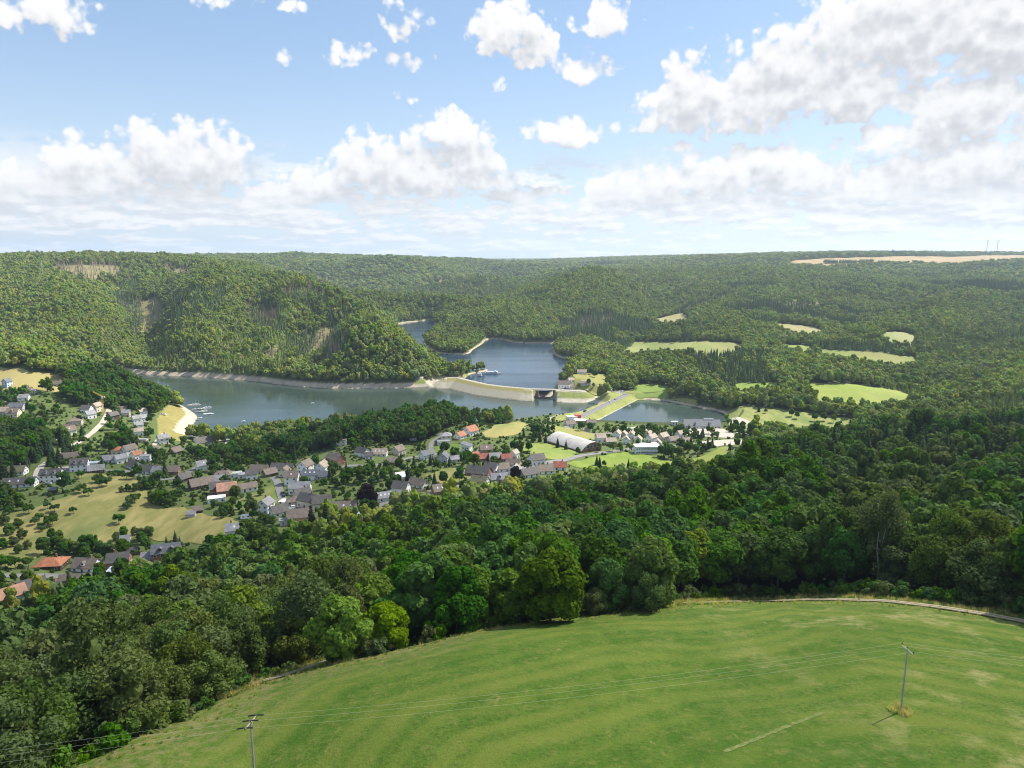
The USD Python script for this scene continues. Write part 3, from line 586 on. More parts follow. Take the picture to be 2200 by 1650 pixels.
cz = mask(CAUSE.buffer(20)) & (TZ > MID + .3); cov[cz] = (.22, .24, .075)
idx = np.arange(TX.size).reshape(TX.shape)
a, b = idx, np.roll(idx, -1, 0)
F = np.stack([a[:, :-1], b[:, :-1], b[:, 1:], a[:, 1:]], -1).reshape(-1, 4)

tm = UsdGeom.Mesh.Define(stage, '/World/terrain')
pts = np.stack([TX, TY, TZ], -1).reshape(-1, 3)
tm.CreatePointsAttr(Vt.Vec3fArray.FromNumpy(pts.astype(np.float32)))
tm.CreateFaceVertexCountsAttr(Vt.IntArray.FromNumpy(np.full(len(F), 4, np.int32)))
tm.CreateFaceVertexIndicesAttr(Vt.IntArray.FromNumpy(F.astype(np.int32).ravel()))
tm.CreateSubdivisionSchemeAttr('none')
gx = np.gradient(pts.reshape(TX.shape + (3,)), axis=0); gy = np.gradient(pts.reshape(TX.shape + (3,)), axis=1)
nn = np.cross(gx, gy); nn /= np.linalg.norm(nn, axis=-1, keepdims=True) + 1e-9; nn[nn[..., 2] < 0] *= -1; nn[:, 0] = (0, 0, 1)
tm.CreateNormalsAttr(Vt.Vec3fArray.FromNumpy(nn.reshape(-1, 3).astype(np.float32))); tm.SetNormalsInterpolation('vertex')
color_attr(tm, 'cover', cov.reshape(-1, 3))
UsdShade.MaterialBindingAPI.Apply(tm.GetPrim()).Bind(TERRAIN)
tag(tm.GetPrim(), 'rolling wooded hills and valley floor around the reservoir', None, None, 'structure')

def flat_sheet(poly, z, step=14):
    v, f = drape(poly, step, 0.0, zfun=lambda x, y: np.full(x.shape, z)); return v, f
for nm, poly, z, mt, lab in (('lake_water', LAKE, LOW, W_LOW, 'grey green water of the wide lower lake'), ('upper_lake_water', UPPER, UP, W_UP, 'blue water of the upper lake behind the dam'), ('pond_water', POND, MID, W_POND, 'green water of the small lake beside the causeway'), ('distant_water', FAR, 0.02, W_UP, 'distant arm of water at the head of the valley')):
    tag(put(nm, flat_sheet(poly.buffer(1.0), z), mt), lab, None, None, 'structure')
FLAB = {'orchard': 'dry olive orchard meadow below the left part of the village', 'lane_grass': 'grass slope beside the lane above the white gabled house', 'upper_yellow': 'yellow mown field on the hilltop at far left', 'village_pasture': 'yellowish pasture enclosed by village gardens', 'village_green': 'small green lawn below the orange roofed houses', 'straw_field': 'straw coloured field beside the wooded hill',
 'straw_strip': 'dry grass strip behind the big hall', 'hall_meadow': 'yellow green meadow in front of the big hall', 'valley_meadow': 'bright green meadow below the white flat building', 'lower_meadow': 'green meadow at the forest edge beyond the footpath', 'far_field': 'pale green field above the pond woods', 'far_field_b': 'small green clearing between dark tree rows', 'far_field_c': 'long green field between two tree belts',
 'bright_field': 'bright yellow green field in the side valley', 'park_lawn': 'park lawn with single trees beside the pond', 'pond_lawn': 'dry lawn on the far bank of the pond', 'pond_lawn_b': 'green lawn behind the pond trees', 'valley_lawn': 'small green lawn under the conifer wood', 'tower_lawn': 'dry lawn beside the houses at the dam', 'dry_field': 'dry clearing on the far hillside', 'dry_field_b': 'dry strip of field among far woods', 'dry_field_c': 'pale clearing below a plantation', 'plateau_field': 'tan stubble field on the plateau at the horizon'}
for k, poly in FIELDS.items():
    d = poly.distance(Point(0, 0)); step = np.clip(d / 130, 2.5, 40)
    c1, c2, c3 = FIELD_LOOK[k]
    mt = rough_mat(k + '_grass', c1, c2, scale=.12 if d < 800 else .03, detail=6, c3=c3, spec=.1, stretch=((1, .35, 1), (0, 0, .6)))
    tag(put('field', drape(poly.simplify(.5), step, .25 if d < 900 else .7), mt, smooth=True), FLAB[k], None, None, 'structure')
dome = UsdLux.DomeLight.Define(stage, '/World/sky')
UsdShade.MaterialBindingAPI.Apply(dome.GetPrim()).Bind(sky_material())
tag(dome.GetPrim(), 'blue summer sky with white cumulus clouds', None, None, 'structure')

# ---------------------------------------------------------------- tree kinds
LEAF_OAK = leaf_mat('oak_leaves', (0.0654, 0.1290, 0.0172))
LEAF_ASH = leaf_mat('ash_leaves', (0.0963, 0.1634, 0.0224))
LEAF_WILLOW = leaf_mat('willow_leaves', (0.1118, 0.1479, 0.0378))
LEAF_LIME = leaf_mat('lime_leaves', (0.1419, 0.2107, 0.0241))
NEEDLE = leaf_mat('spruce_needles', (0.0396, 0.0740, 0.0292), trans=.12, hue=.02)
NEEDLE_OLD = leaf_mat('fir_needles', (0.0516, 0.0791, 0.0310), trans=.12, hue=.02)
LARCH = leaf_mat('larch_needles', (0.0946, 0.1333, 0.0361), trans=.2, hue=.02)
COPPER = leaf_mat('copper_leaves', (0.0258, 0.0138, 0.0189), trans=.1, hue=.01)
DRYTWIG = leaf_mat('dry_twigs', (0.1720, 0.1419, 0.0989), trans=.0, hue=.01, vary=.5)
BARK = rough_mat('bark', (.085, .070, .055), (.16, .14, .115), scale=2.5, stretch=((3, 3, .6), (0, 0, 0)))
BIRCHBARK = rough_mat('birch_bark', (.52, .50, .46), (.30, .28, .25), scale=3, stretch=((1, 1, 4), (0, 0, 0)))
DEADBARK = rough_mat('dead_bark', (.36, .33, .29), (.22, .20, .17), scale=3)

def cards(pos, nrm, size, rg, aspect=1.0, tilt=.55, sides=5, along=None):
    """Irregular leaf clumps: one small fan of triangles at each point, facing about along its normal."""
    n = len(pos)
    nrm = nrm + rg.normal(0, tilt, (n, 3)); nrm /= np.linalg.norm(nrm, axis=1, keepdims=True) + 1e-9
    ref = along if along is not None else rg.normal(0, 1, (n, 3))
    s = np.cross(nrm, ref); s /= np.linalg.norm(s, axis=1, keepdims=True) + 1e-9
    t = np.cross(s, nrm)
    a = np.linspace(0, 2 * np.pi, sides, endpoint=False)
    rad = rg.uniform(.45, 1.1, (n, sides)) * size[:, None] * .62
    v = pos[:, None] + s[:, None] * (rad * np.cos(a))[..., None] + t[:, None] * (rad * np.sin(a) * aspect)[..., None]
    v = v + nrm[:, None] * (rg.normal(0, .12, (n, sides)) * size[:, None])[..., None]
    k = np.arange(n)[:, None] * sides
    f = np.concatenate([np.stack([k[:, 0], k[:, 0] + i, k[:, 0] + i + 1], 1) for i in range(1, sides - 1)])
    return v.reshape(-1, 3), f
def merge(parts):
    vs, fs, n = [], [], 0
    for v, f in parts:
        vs.append(np.asarray(v)); fs.append(np.asarray(f) + n); n += len(v)
    return np.vstack(vs), np.vstack(fs)
ICO0, ICO1, ICO2 = (trimesh.creation.icosphere(k) for k in (0, 1, 2))
def blob(c, r, rg, ico=ICO1, j=.16, sq=1.0):
    v = np.array(ico.vertices) * (1 + rg.normal(0, j, (len(ico.vertices), 1)))
    return np.asarray(c) + v * r * np.array([1, 1, sq]), np.array(ico.faces)
def crown_blobs(rg, h, R, n, low=.25, ragged=.2, top=1.0):
    """Middles and radii of the leaf masses that make up a broad crown."""
    out = []
    cz, rz = h * (1 + low) / 2, h * (1 - low) / 2
    for i in range(n):
        u = rg.uniform(-.75, 1.0); ph = i * 2.39996 + rg.uniform(-.5, .5)
        w = math.sqrt(max(1 - u * u, 0)) ** .8
        br = R * rg.uniform(.26, .42)
        e = 1 - br / R * .8 + rg.normal(0, ragged * .5)
        out.append((np.array([math.cos(ph) * w * R * e, math.sin(ph) * w * R * e, cz + u * rz * (1 - .9 * br / rz) * (1 + rg.normal(0, ragged * .25))]), br))
    return out
def broad_crown(seed, h=16, R=5.0, n=26, per=150, size=.55, low=.25, ragged=.2, core=.66, tilt=.36, spray=0.0):
    rg = np.random.default_rng(seed)
    bl = crown_blobs(rg, h, R, n, low, ragged); parts = []
    for c, r in bl:
        parts.append(blob(c, r * core, rg, ICO2 if per > 100 else ICO1, .08))
        d = rg.normal(0, 1, (per, 3)); d[:, 2] += .35; d /= np.linalg.norm(d, axis=1, keepdims=True)
        k = int(per * min(1.6, (r / (R * .34)) ** 2)); d = d[:k] if k <= per else np.vstack([d, d[:k - per] + rg.normal(0, .3, (k - per, 3))])
        d /= np.linalg.norm(d, axis=1, keepdims=True)
        p = c + d * (r * (rg.uniform(.78, 1.06, (len(d), 1)) + np.abs(rg.normal(0, spray, (len(d), 1)))))
        parts.append(cards(p, d, size * rg.uniform(.6, 1.35, len(d)), rg, tilt=tilt))
    cz = h * (1 + low) / 2
    parts.append(blob((0, 0, cz), R * .36, rg, ICO2, .06, sq=(h * (1 - low) / 2) / R))
    return merge(parts)
def trunk_mesh(seed, h=16, r=.28, limbs=5, R=5.0):
    rg = np.random.default_rng(seed)
    ms = [rod((0, 0, -.8), (rg.normal(0, .1), rg.normal(0, .1), h * .45), r, r * .62, 7), rod((0, 0, h * .44), (rg.normal(0, .4), rg.normal(0, .4), h * .82), r * .62, r * .2, 6)]
    for i in range(limbs):
        a = i * 2.4 + rg.uniform(-.4, .4); z = h * rg.uniform(.28, .5)
        ms.append(rod((0, 0, z), (math.cos(a) * R * .62, math.sin(a) * R * .62, z + h * rg.uniform(.16, .3)), r * .42, r * .12, 5))
    m = join(*ms); return np.array(m.vertices), np.array(m.faces)
def conifer_crown(seed, h=20, R=3.2, n=1500, size=.75, low=.12, power=.9, droop=.35, bare=0.0):
    rg = np.random.default_rng(seed)
    t = 1 - np.sqrt(rg.uniform(0, 1, n)); z = low * h + t * (1 - low) * h
    tiers = 16
    z = z + (np.round(t * tiers) / tiers - t) * (1 - low) * h * .65
    rr = R * (1 - t) ** power * rg.uniform(.35, 1.0, n) ** .5 * (1 + .16 * np.sin(rg.integers(0, 9, n)))
    ph = rg.uniform(0, 2 * np.pi, n)
    out = np.stack([np.cos(ph), np.sin(ph), np.zeros(n)], 1)
    pos = out * rr[:, None]; pos[:, 2] = z - droop * rr
    nrm = np.stack([np.cos(ph) * .7, np.sin(ph) * .7, np.ones(n)], 1)
    al = np.cross(out, [0, 0, 1.0])
    v, f = cards(pos, nrm, size * rg.uniform(.6, 1.3, n) * (.45 + .7 * (1 - t)), rg, aspect=1.35, tilt=.3, along=al)
    if bare: return v, f
    k = 9; zz = np.linspace(low * h, h, 5); ring = []
    core = [blob((0, 0, low * h + (1 - low) * h * u), max(R * (1 - u) ** power * .62, .1), rg, ICO0, .1, 1.3) for u in np.linspace(.05, .93, 9)]
    return merge([(v, f)] + core)
def far_broad(seed, h=15, R=5.0, n=8):
    rg = np.random.default_rng(seed)
    return merge([blob(c, r * 1.15, rg, ICO1, .17) for c, r in crown_blobs(rg, h, R, n, .2, .25)] + [blob((0, 0, h * .55), R * .66, rg, ICO1, .1, sq=h * .42 / R)])
def far_conifer(seed, h=19, R=2.7, tiers=5):
    rg = np.random.default_rng(seed); vs, fs, n = [], [], 0
    for i in range(tiers):
        z0, z1 = h * (.08 + .84 * i / tiers), h * (.08 + .84 * (i + 1.55) / tiers); z1 = min(z1, h)
        r = R * (1 - i / tiers) ** .85; k = 8
        a = np.arange(k) * 2 * np.pi / k + rg.uniform(0, 1)
        ring = np.stack([np.cos(a) * r, np.sin(a) * r, np.full(k, z0)], 1) * np.array([1, 1, 1]); ring[:, :2] *= rg.uniform(.65, 1.2, (k, 1)); ring[:, 2] -= rg.uniform(0, h * .05, k)
        vs.append(np.vstack([ring, [[rg.normal(0, .15), rg.normal(0, .15), z1]]]))
        fs.append(np.stack([np.arange(k), (np.arange(k) + 1) % k, np.full(k, k)], 1) + n); n += k + 1
    return np.vstack(vs), np.vstack(fs)
def dead_conifer(seed, h=18):
    rg = np.random.default_rng(seed); n = 46
    t = rg.uniform(.15, 1, n); ph = rg.uniform(0, 2 * np.pi, n); L = 1.5 * (1.1 - t)
    ms = [rod((0, 0, -.5), (0, 0, h), .2, .05, 5)]
    for a, b, c in zip(t, ph, L): ms.append(rod((0, 0, a * h), (math.cos(b) * c, math.sin(b) * c, a * h - .25 * c), .07, .02, 3))
    m = join(*ms); return np.array(m.vertices), np.array(m.faces)

LIB = stage.CreateClassPrim('/World/tree_kinds')
def kind(name, parts):
    """One sort of tree in the library: {part: (mesh, material)}."""
    x = UsdGeom.Xform.Define(stage, f'/World/tree_kinds/{name}')
    for pn, (m, mt) in parts.items():
        usdkit.mesh(stage, f'/World/tree_kinds/{name}/{pn}', m, mt)
    return f'/World/tree_kinds/{name}'
NEAR = {'oak': [], 'ash': [], 'willow': [], 'lime': [], 'spruce': [], 'copper': [], 'larch': [], 'bush': [], 'fruit': [], 'edge': [], 'birch': []}
for i in range(4):
    NEAR['oak'].append(kind(f'oak_{i}', {'crown': (broad_crown(10 + i, 17, 5.6, 32, 190, .74, .2 if i % 2 else .28), LEAF_OAK), 'trunk': (trunk_mesh(10 + i, 17, .30), BARK)}))
    NEAR['ash'].append(kind(f'ash_{i}', {'crown': (broad_crown(30 + i, 16, 4.8, 26, 180, .72, .16, .28), LEAF_ASH), 'trunk': (trunk_mesh(30 + i, 16, .24), BARK)}))
for i in range(3):
    NEAR['willow'].append(kind(f'willow_{i}', {'crown': (broad_crown(50 + i, 12, 4.6, 26, 170, .45, .04, .32, .62, .6, .10), LEAF_WILLOW), 'trunk': (trunk_mesh(50 + i, 12, .2, 6), BARK)}))
    NEAR['lime'].append(kind(f'lime_{i}', {'crown': (broad_crown(60 + i, 14, 4.6, 24, 130, .58, .18, .2), LEAF_LIME), 'trunk': (trunk_mesh(60 + i, 14, .24), BARK)}))
    NEAR['spruce'].append(kind(f'spruce_{i}', {'crown': (conifer_crown(70 + i, 20, 3.4, 1900, .85), NEEDLE if i else NEEDLE_OLD), 'trunk': ((lambda m: (np.array(m.vertices), np.array(m.faces)))(rod((0, 0, -.8), (0, 0, 17), .26, .06, 6)), BARK)}))
    NEAR['bush'].append(kind(f'bush_{i}', {'crown': (broad_crown(80 + i, 3.2, 2.0, 12, 70, .42, -.15, .3), LEAF_ASH if i else LEAF_OAK), 'trunk': (trunk_mesh(80 + i, 2.4, .08, 3, 1.2), BARK)}))
LARCHK = [kind(f'larch_{i}', {'crown': (conifer_crown(76 + i, 15, 3.0, 1500, .8), LARCH), 'trunk': ((lambda m: (np.array(m.vertices), np.array(m.faces)))(rod((0, 0, -.8), (0, 0, 13), .2, .05, 6)), BARK)}) for i in range(2)]
for i in range(2):
    NEAR['birch'].append(kind(f'birch_{i}', {'crown': (broad_crown(240 + i, 17, 4.2, 24, 130, .42, .16, .4, .45, .9, .16), LEAF_WILLOW), 'trunk': (trunk_mesh(240 + i, 18.5, .2, 9, 4.6), BIRCHBARK)}))
for i in range(4):
    NEAR['edge'].append(kind(f'edge_tree_{i}', {'crown': (broad_crown(200 + i, 15, 5.4, 36, 185, .74, -.02, .24), (LEAF_ASH, LEAF_OAK, LEAF_LIME, LEAF_ASH)[i]), 'trunk': (trunk_mesh(200 + i, 15, .28), BARK)}))
for i in range(2):
    NEAR['copper'].append(kind(f'copper_{i}', {'crown': (broad_crown(90 + i, 14, 5.4, 28, 130, .6, .04), COPPER), 'trunk': (trunk_mesh(90 + i, 14, .3), BARK)}))
    NEAR['fruit'].append(kind(f'fruit_{i}', {'crown': (broad_crown(95 + i, 6, 2.9, 14, 60, .5, .3, .45, .6), LEAF_OAK), 'trunk': (trunk_mesh(95 + i, 6, .16, 5, 2.6), BARK)}))

def place(kind_path, name, label, cat, x, y, s=1.0, rz=None, group=None, sz=1.0, dz=0.0):
    rz = float(rng.uniform(0, 360)) if rz is None else rz
    p = stage.DefinePrim(path_for(name), 'Xform')
    xf = UsdGeom.Xformable(p)
    xf.AddTranslateOp().Set(Gf.Vec3d(float(x), float(y), float(ground(x, y)) + dz)); xf.AddRotateZOp().Set(rz); xf.AddScaleOp().Set(Gf.Vec3f(s, s, s * sz))
    p.GetReferences().AddInternalReference(kind_path); p.SetInstanceable(True)
    return tag(p, label, cat, group)
def jitter(poly, spacing, amount=.38, seed=1):
    x0, y0, x1, y1 = poly.bounds; rg = np.random.default_rng(seed)
    nx, ny = int((x1 - x0) / spacing) + 1, int((y1 - y0) / (spacing * .87)) + 1
    i, j = np.meshgrid(np.arange(nx), np.arange(ny), indexing='ij')
    q = np.stack([x0 + (i + .5 * (j % 2)) * spacing, y0 + j * spacing * .87], -1).reshape(-1, 2) + rg.uniform(-amount, amount, (nx * ny, 2)) * spacing
    return q[inside(poly, q[:, 0], q[:, 1])]
def instancer(name, label, protos, pts, which, scale, seed=3, sz=None, sink=.3, cat=None):
    pi = UsdGeom.PointInstancer.Define(stage, path_for(name)); base = str(pi.GetPath())
    UsdGeom.Scope.Define(stage, base + '/kinds')
    for k, (m, mt) in enumerate(protos):
        u = usdkit.mesh(stage, f'{base}/kinds/kind_{k}', m, mt)
        pi.CreatePrototypesRel().AddTarget(u.GetPath())
    n = len(pts); rg = np.random.default_rng(seed)
    z = ground(pts[:, 0], pts[:, 1]) - sink
    pi.CreatePositionsAttr(Vt.Vec3fArray.FromNumpy(np.c_[pts, z].astype(np.float32)))
    pi.CreateProtoIndicesAttr(Vt.IntArray.FromNumpy(np.asarray(which, np.int32)))
    sc = np.repeat(np.asarray(scale, np.float32)[:, None], 3, 1); sc[:, 2] *= (rg.uniform(.85, 1.2, n) if sz is None else sz)
    pi.CreateScalesAttr(Vt.Vec3fArray.FromNumpy(sc.astype(np.float32)))
    a = rg.uniform(0, np.pi, n)
    q = np.zeros((n, 4), np.float16); q[:, 2] = np.sin(a); q[:, 3] = np.cos(a)
    pi.CreateOrientationsAttr(Vt.QuathArray.FromNumpy(q))
    return tag(pi.GetPrim(), label, cat, None, 'stuff')

# the line of sight over the land: what lies deep behind a ridge is left out
SLOPE = (TZ - CAMZ) / np.maximum(RR, 1)
HORIZON = np.maximum.accumulate(np.where(RR > 60, SLOPE, -9), axis=1)
def seen(q, h=22, margin=20):
    r = np.hypot(q[:, 0], q[:, 1]); ph = np.degrees(np.arctan2(q[:, 0], q[:, 1]))
    i = np.clip(((ph + 46) / 92 * (NPHI - 1)).astype(int), 0, NPHI - 1)
    j = np.clip(np.searchsorted(RS, r) - 2, 0, len(RS) - 1)
    return ground(q[:, 0], q[:, 1]) + h + margin - CAMZ > HORIZON[i, j] * r
def in_view(q, pad=260):
    px, py = project(np.c_[q, ground(q[:, 0], q[:, 1])])
    return (px > -pad) & (px < 2200 + pad) & (py < 1650 + 500) & (q[:, 1] > 25)
def in_px(q, rings):
    px, py = project(np.c_[q, ground(q[:, 0], q[:, 1]) + 8])
    out = np.zeros(len(q), bool)
    for r in rings: out |= inside(Polygon(r).buffer(0), px, py)
    return out
# ---------------------------------------------------------------- roads, dam, bridge
ASPHALT = rough_mat('asphalt', (.16, .155, .15), (.21, .20, .19), scale=.4, spec=.2)
PALEROAD = rough_mat('pale_gravel', (.33, .30, .25), (.42, .38, .32), scale=.5, spec=.1)
STONE = rough_mat('dam_stone', (.30, .27, .21), (.40, .36, .29), scale=.35, detail=6, bump=.6, bscale=.8, c3=(.25, .22, .10), spec=.1)
CONCRETE = rough_mat('concrete', (.34, .31, .27), (.44, .41, .36), scale=.5)
RUSTY = rough_mat('brown_concrete', (.17, .11, .085), (.23, .16, .12), scale=.5)
LINE = plain('white_line', (.75, .75, .72))
KEEP = []
ROADS = {'upper': ([(-20, 876), (18, 858), (30, 846), (42, 836), (70, 832)], 5), 'left_lane': ([(70, 1045), (78, 1033), (80, 1015), (90, 1000), (102, 993), (131, 976), (158, 957), (184, 942), (205, 924), (224, 904), (235, 880)], 5),
 'yard': ([(82, 1036), (104, 1014), (125, 1009), (182, 1013), (264, 1010), (298, 1021), (345, 1031), (382, 1027), (400, 1018), (425, 1004), (440, 996)], 5.5), 'lake_lane': ([(310, 985), (325, 962), (340, 945), (352, 932)], 4),
 'straight': ([(585, 1026), (594, 1030), (600, 1050), (606, 1070), (612, 1086), (623, 1096), (659, 1094), (700, 1092), (745, 1098)], 5), 'middle': ([(585, 1026), (610, 1024), (640, 1026), (680, 1016), (700, 1010), (728, 1004), (760, 1000), (800, 1002), (850, 992), (872, 986), (892, 981), (935, 978)], 4.5),
 'hill_lane': ([(935, 978), (928, 968), (925, 960), (927, 950), (934, 944), (948, 937), (975, 930)], 4), 'main': ([(640, 1128), (700, 1118), (727, 1111), (770, 1100), (820, 1084), (836, 1080), (890, 1066), (925, 1056), (985, 1047), (1045, 1028), (1090, 1012), (1137, 1002), (1195, 992), (1250, 978), (1305, 971), (1348, 965), (1400, 960), (1480, 955), (1560, 948)], 6.5),
 'street': ([(-30, 1238), (60, 1237), (109, 1237), (182, 1236), (227, 1231), (245, 1217), (300, 1216)], 6), 'lakeside': ([(475, 970), (484, 958), (490, 946)], 3), 'dam_link': ([(1348, 848), (1335, 843), (1300, 839), (1250, 838), (1205, 836)], 6), 'pond_road': ([(1222, 908), (1215, 920), (1240, 930), (1330, 930), (1420, 925), (1500, 925)], 5)}
for k, (pts, w) in ROADS.items():
    q = soften(hit(pts), 2); d = np.hypot(*q.mean(0)); s = strip(q, w)
    KEEP.append(s.buffer(2.2))
    tag(put('road', drape(s, 2.5, .22 if d < 900 else .5), ASPHALT if k not in ('left_lane', 'upper', 'lakeside', 'lake_lane') else PALEROAD), 'narrow asphalt road through the valley', None, None, 'structure')
def area(pts, name, mat, lab, off=.16, step=4):
    p = Polygon(hit(pts)).buffer(0); KEEP.append(p)
    tag(put(name, drape(p, step, off), mat), lab, None, None, 'structure'); return p
area([(1205, 833), (1250, 834), (1300, 836), (1340, 842), (1335, 848), (1290, 846), (1240, 842), (1205, 839)], 'car_park', PALEROAD, 'gravel car park at the end of the dam', .3)
area([(1466, 925), (1500, 918), (1555, 922), (1585, 936), (1570, 942), (1500, 938), (1470, 934)], 'lakeside_square', PALEROAD, 'pale paved square by the lakeside hall', .3)
area([(1340, 920), (1375, 916), (1392, 924), (1370, 932), (1345, 930)], 'car_park', PALEROAD, 'pale car park among the holiday houses', .3)
area([(122, 1004), (150, 1002), (152, 1014), (130, 1018)], 'courtyard', PALEROAD, 'paved courtyard beside the inn', .2)
area([(1500, 950), (1560, 945), (1640, 948), (1620, 956), (1540, 960)], 'car_park', PALEROAD, 'gravel parking strip below the lakeside trees', .3)
area([(1560, 900), (1590, 897), (1612, 906), (1600, 916), (1575, 912)], 'sand_bank', PALEROAD, 'bare sandy ground at the end of the pond', .3)
# causeway
cl = np.array(CAUSE.coords); cs = strip(cl, 7.5)
tag(put('causeway_road', drape(cs, 3, .25), ASPHALT), 'straight road along the causeway between the lakes', None, None, 'structure')
nrm = np.array([-(cl[-1] - cl[0])[1], (cl[-1] - cl[0])[0]]); nrm /= np.linalg.norm(nrm)
for s in (-1, 1):
    off = [tuple(p + nrm * s * 4.6) for p in cl]
    ms = [rod((*np.array(off[i]), float(ground(*off[i])) + .55), (*np.array(off[i + 1]), float(ground(*off[i + 1])) + .55), .22, n=4) for i in range(len(off) - 1)]
    pr = thing('guard_wall', f'low pale wall along the {"pond" if s < 0 else "lake"} side of the causeway road', 'wall')
    for m in ms: put('wall_section', m, CONCRETE, str(pr.GetPath()))
KEEP.append(CAUSE.buffer(16)); KEEP.append(DAM.buffer(26))
# dam: stone facing on the water side of the embankment, road on its crest
damA = LineString(on_level(DAM_PX[:7], 11.0))
fa = [damA.buffer(k * 24, single_sided=True) for k in (-1, 1)]
face = min(fa, key=lambda f: f.centroid.y).difference(damA.buffer(2.7))
fv, ff = drape(face, 1.6, 0, zfun=lambda x, y: np.maximum(11.0 - .52 * np.maximum(shapely.distance(damA, shapely.points(np.c_[x, y])) - 4.0, 0) + .30, -1.0)); keepf = (fv[ff][:, :, 2].min(1) > -.3); ff = ff[keepf]
g = G(); p = g.pos(); z_ = '@' + g.add('separate_xyz', vector=p) + '.z'
blk = '@' + g.add('brick_texture', vector=g.vmath('multiply', p, (1.0, 1.0, 1.6)), scale=.5, color1=(.36, .33, .26), color2=(.29, .265, .205), mortar=(.19, .175, .13), mortar_size=.03) + '.color'
colf = g.mix(g.rng(g.math('add', z_, g.math('multiply', g.noise(p, .12, 4), 3.0)), 8.6, 10.2), blk, (.25, .22, .085)); colf = g.mix(g.rng(g.noise(p, .3, 5, .65), .5, .75, 0, .6), colf, (.23, .22, .13))
STONE = g.make('dam_pitching', surface='@' + g.add('principled_bsdf', base_color=colf, roughness=.9, specular_ior_level=.15) + '.BSDF')
tag(put('dam_facing', (fv, ff), STONE), 'stone facing of the curved dam above the lower lake', None, None, 'structure')
tag(put('dam_road', drape(damA.buffer(2.4, cap_style=2), 2.5, .35), PALEROAD), 'pale path along the crest of the dam', None, None, 'structure')
b0, b1 = np.array(on_level([(1145, 836)], 11.0)[0]), np.array(on_level([(1192, 837)], 11.0)[0])
bd = b1 - b0; bl = np.linalg.norm(bd); ba = math.degrees(math.atan2(bd[1], bd[0]))
br = thing('weir_bridge', 'low concrete bridge over the spillway gap in the dam', 'bridge', (b0[0], b0[1], 0), ba); bp = str(br.GetPath())
put('deck', box(bl + 2, 6, .9, bl / 2, 0, 10.5), CONCRETE, bp)
put('pier', box(4.2, 9.5, 12, 5.5, -1.5, -1.4), RUSTY, bp); put('pier', box(1.4, 6, 12, bl - 1.5, 0, -1.4), RUSTY, bp)
put('sill', box(bl - 3, 1.2, 3, bl / 2, -3.5, -1.2), RUSTY, bp)
for s in (-1, 1):
    put('railing', join(box(bl + 2, .12, .12, bl / 2, s * 2.85, 12.3), *[box(.1, .1, 1.0, x, s * 2.85, 11.35) for x in np.arange(0, bl + 1, 2.2)]), CONCRETE, bp)

# ---------------------------------------------------------------- houses
ROOFC = {'slate': (.115, .122, .140), 'dark': (.092, .084, .080), 'brown': (.165, .130, .104), 'tan': (.31, .255, .20), 'grey': (.225, .225, .235), 'orange': (.35, .135, .066), 'salmon': (.39, .20, .14), 'red': (.26, .075, .05), 'green': (.34, .39, .32), 'mossy': (.15, .145, .085), 'metal': (.36, .41, .50), 'white': (.72, .72, .72)}
WALLC = {'white': (.79, .78, .755), 'cream': (.66, .58, .43), 'brick': (.29, .15, .10), 'timber': (.095, .065, .045), 'ochre': (.56, .35, .18), 'beige': (.55, .49, .39), 'blue': (.52, .62, .78), 'grey': (.46, .46, .45), 'redwood': (.24, .09, .07)}
RW = {'slate': 'slate grey', 'dark': 'dark', 'brown': 'brown', 'tan': 'tan', 'grey': 'grey', 'orange': 'orange', 'salmon': 'salmon pink', 'red': 'red brown', 'green': 'pale green', 'mossy': 'mossy', 'metal': 'bluish metal', 'white': 'white'}
WW = {'white': 'white', 'cream': 'cream', 'brick': 'brick', 'timber': 'dark timber', 'ochre': 'ochre', 'beige': 'beige', 'blue': 'pale blue', 'grey': 'grey', 'redwood': 'red brown'}
def roof_mat(k, c):
    g = G(); p = g.pos()
    n = g.noise(p, .5, 5, .6); z = g.add('separate_xyz', vector=p)
    rows = g.math('pingpong', f'@{z}.z', .17)
    col = g.mix(g.rng(n, .3, .7), tuple(np.array(c) * .82), tuple(np.array(c) * 1.22))
    col = g.mix(g.rng(g.noise(p, .12, 4), .52, .72, 0, .45), col, (.13, .13, .075))
    nb = '@' + g.add('bump', height=rows, strength=.5, distance=.1) + '.normal'
    return g.make('roof_' + k, surface='@' + g.add('principled_bsdf', base_color=col, roughness=.72, specular_ior_level=.35, normal=nb) + '.BSDF')
ROOF = {k: roof_mat(k, c) for k, c in ROOFC.items()}
WALL = {k: rough_mat('wall_' + k, tuple(np.array(c) * .9), c, scale=.7, spec=.2) for k, c in WALLC.items()}
def glass_mat():
    g = G()
    return g.make('window_glass', surface='@' + g.add('principled_bsdf', base_color=(.035, .042, .05), roughness=.08, specular_ior_level=.6) + '.BSDF')
PANE = glass_mat(); FRAME = plain('white_frame', (.74, .74, .72), .5); DOORM = plain('door_wood', (.14, .08, .05), .5); CHIM = plain('chimney_brick', (.22, .12, .09), .8); SKYL = plain('skylight_frame', (.62, .64, .66), .25)
def slab(a, b, c, d, t):
    """A roof plane through four corners, t thick downwards."""
    q = np.array([a, b, c, d], float); v = np.vstack([q, q - [0, 0, t]])
    f = [(0, 1, 2), (0, 2, 3), (4, 6, 5), (4, 7, 6)]
    for i in range(4):
        j = (i + 1) % 4; f += [(i, j + 4, j), (i, i + 4, j + 4)]
    m = trimesh.Trimesh(v, f, process=False); m.fix_normals(); return m
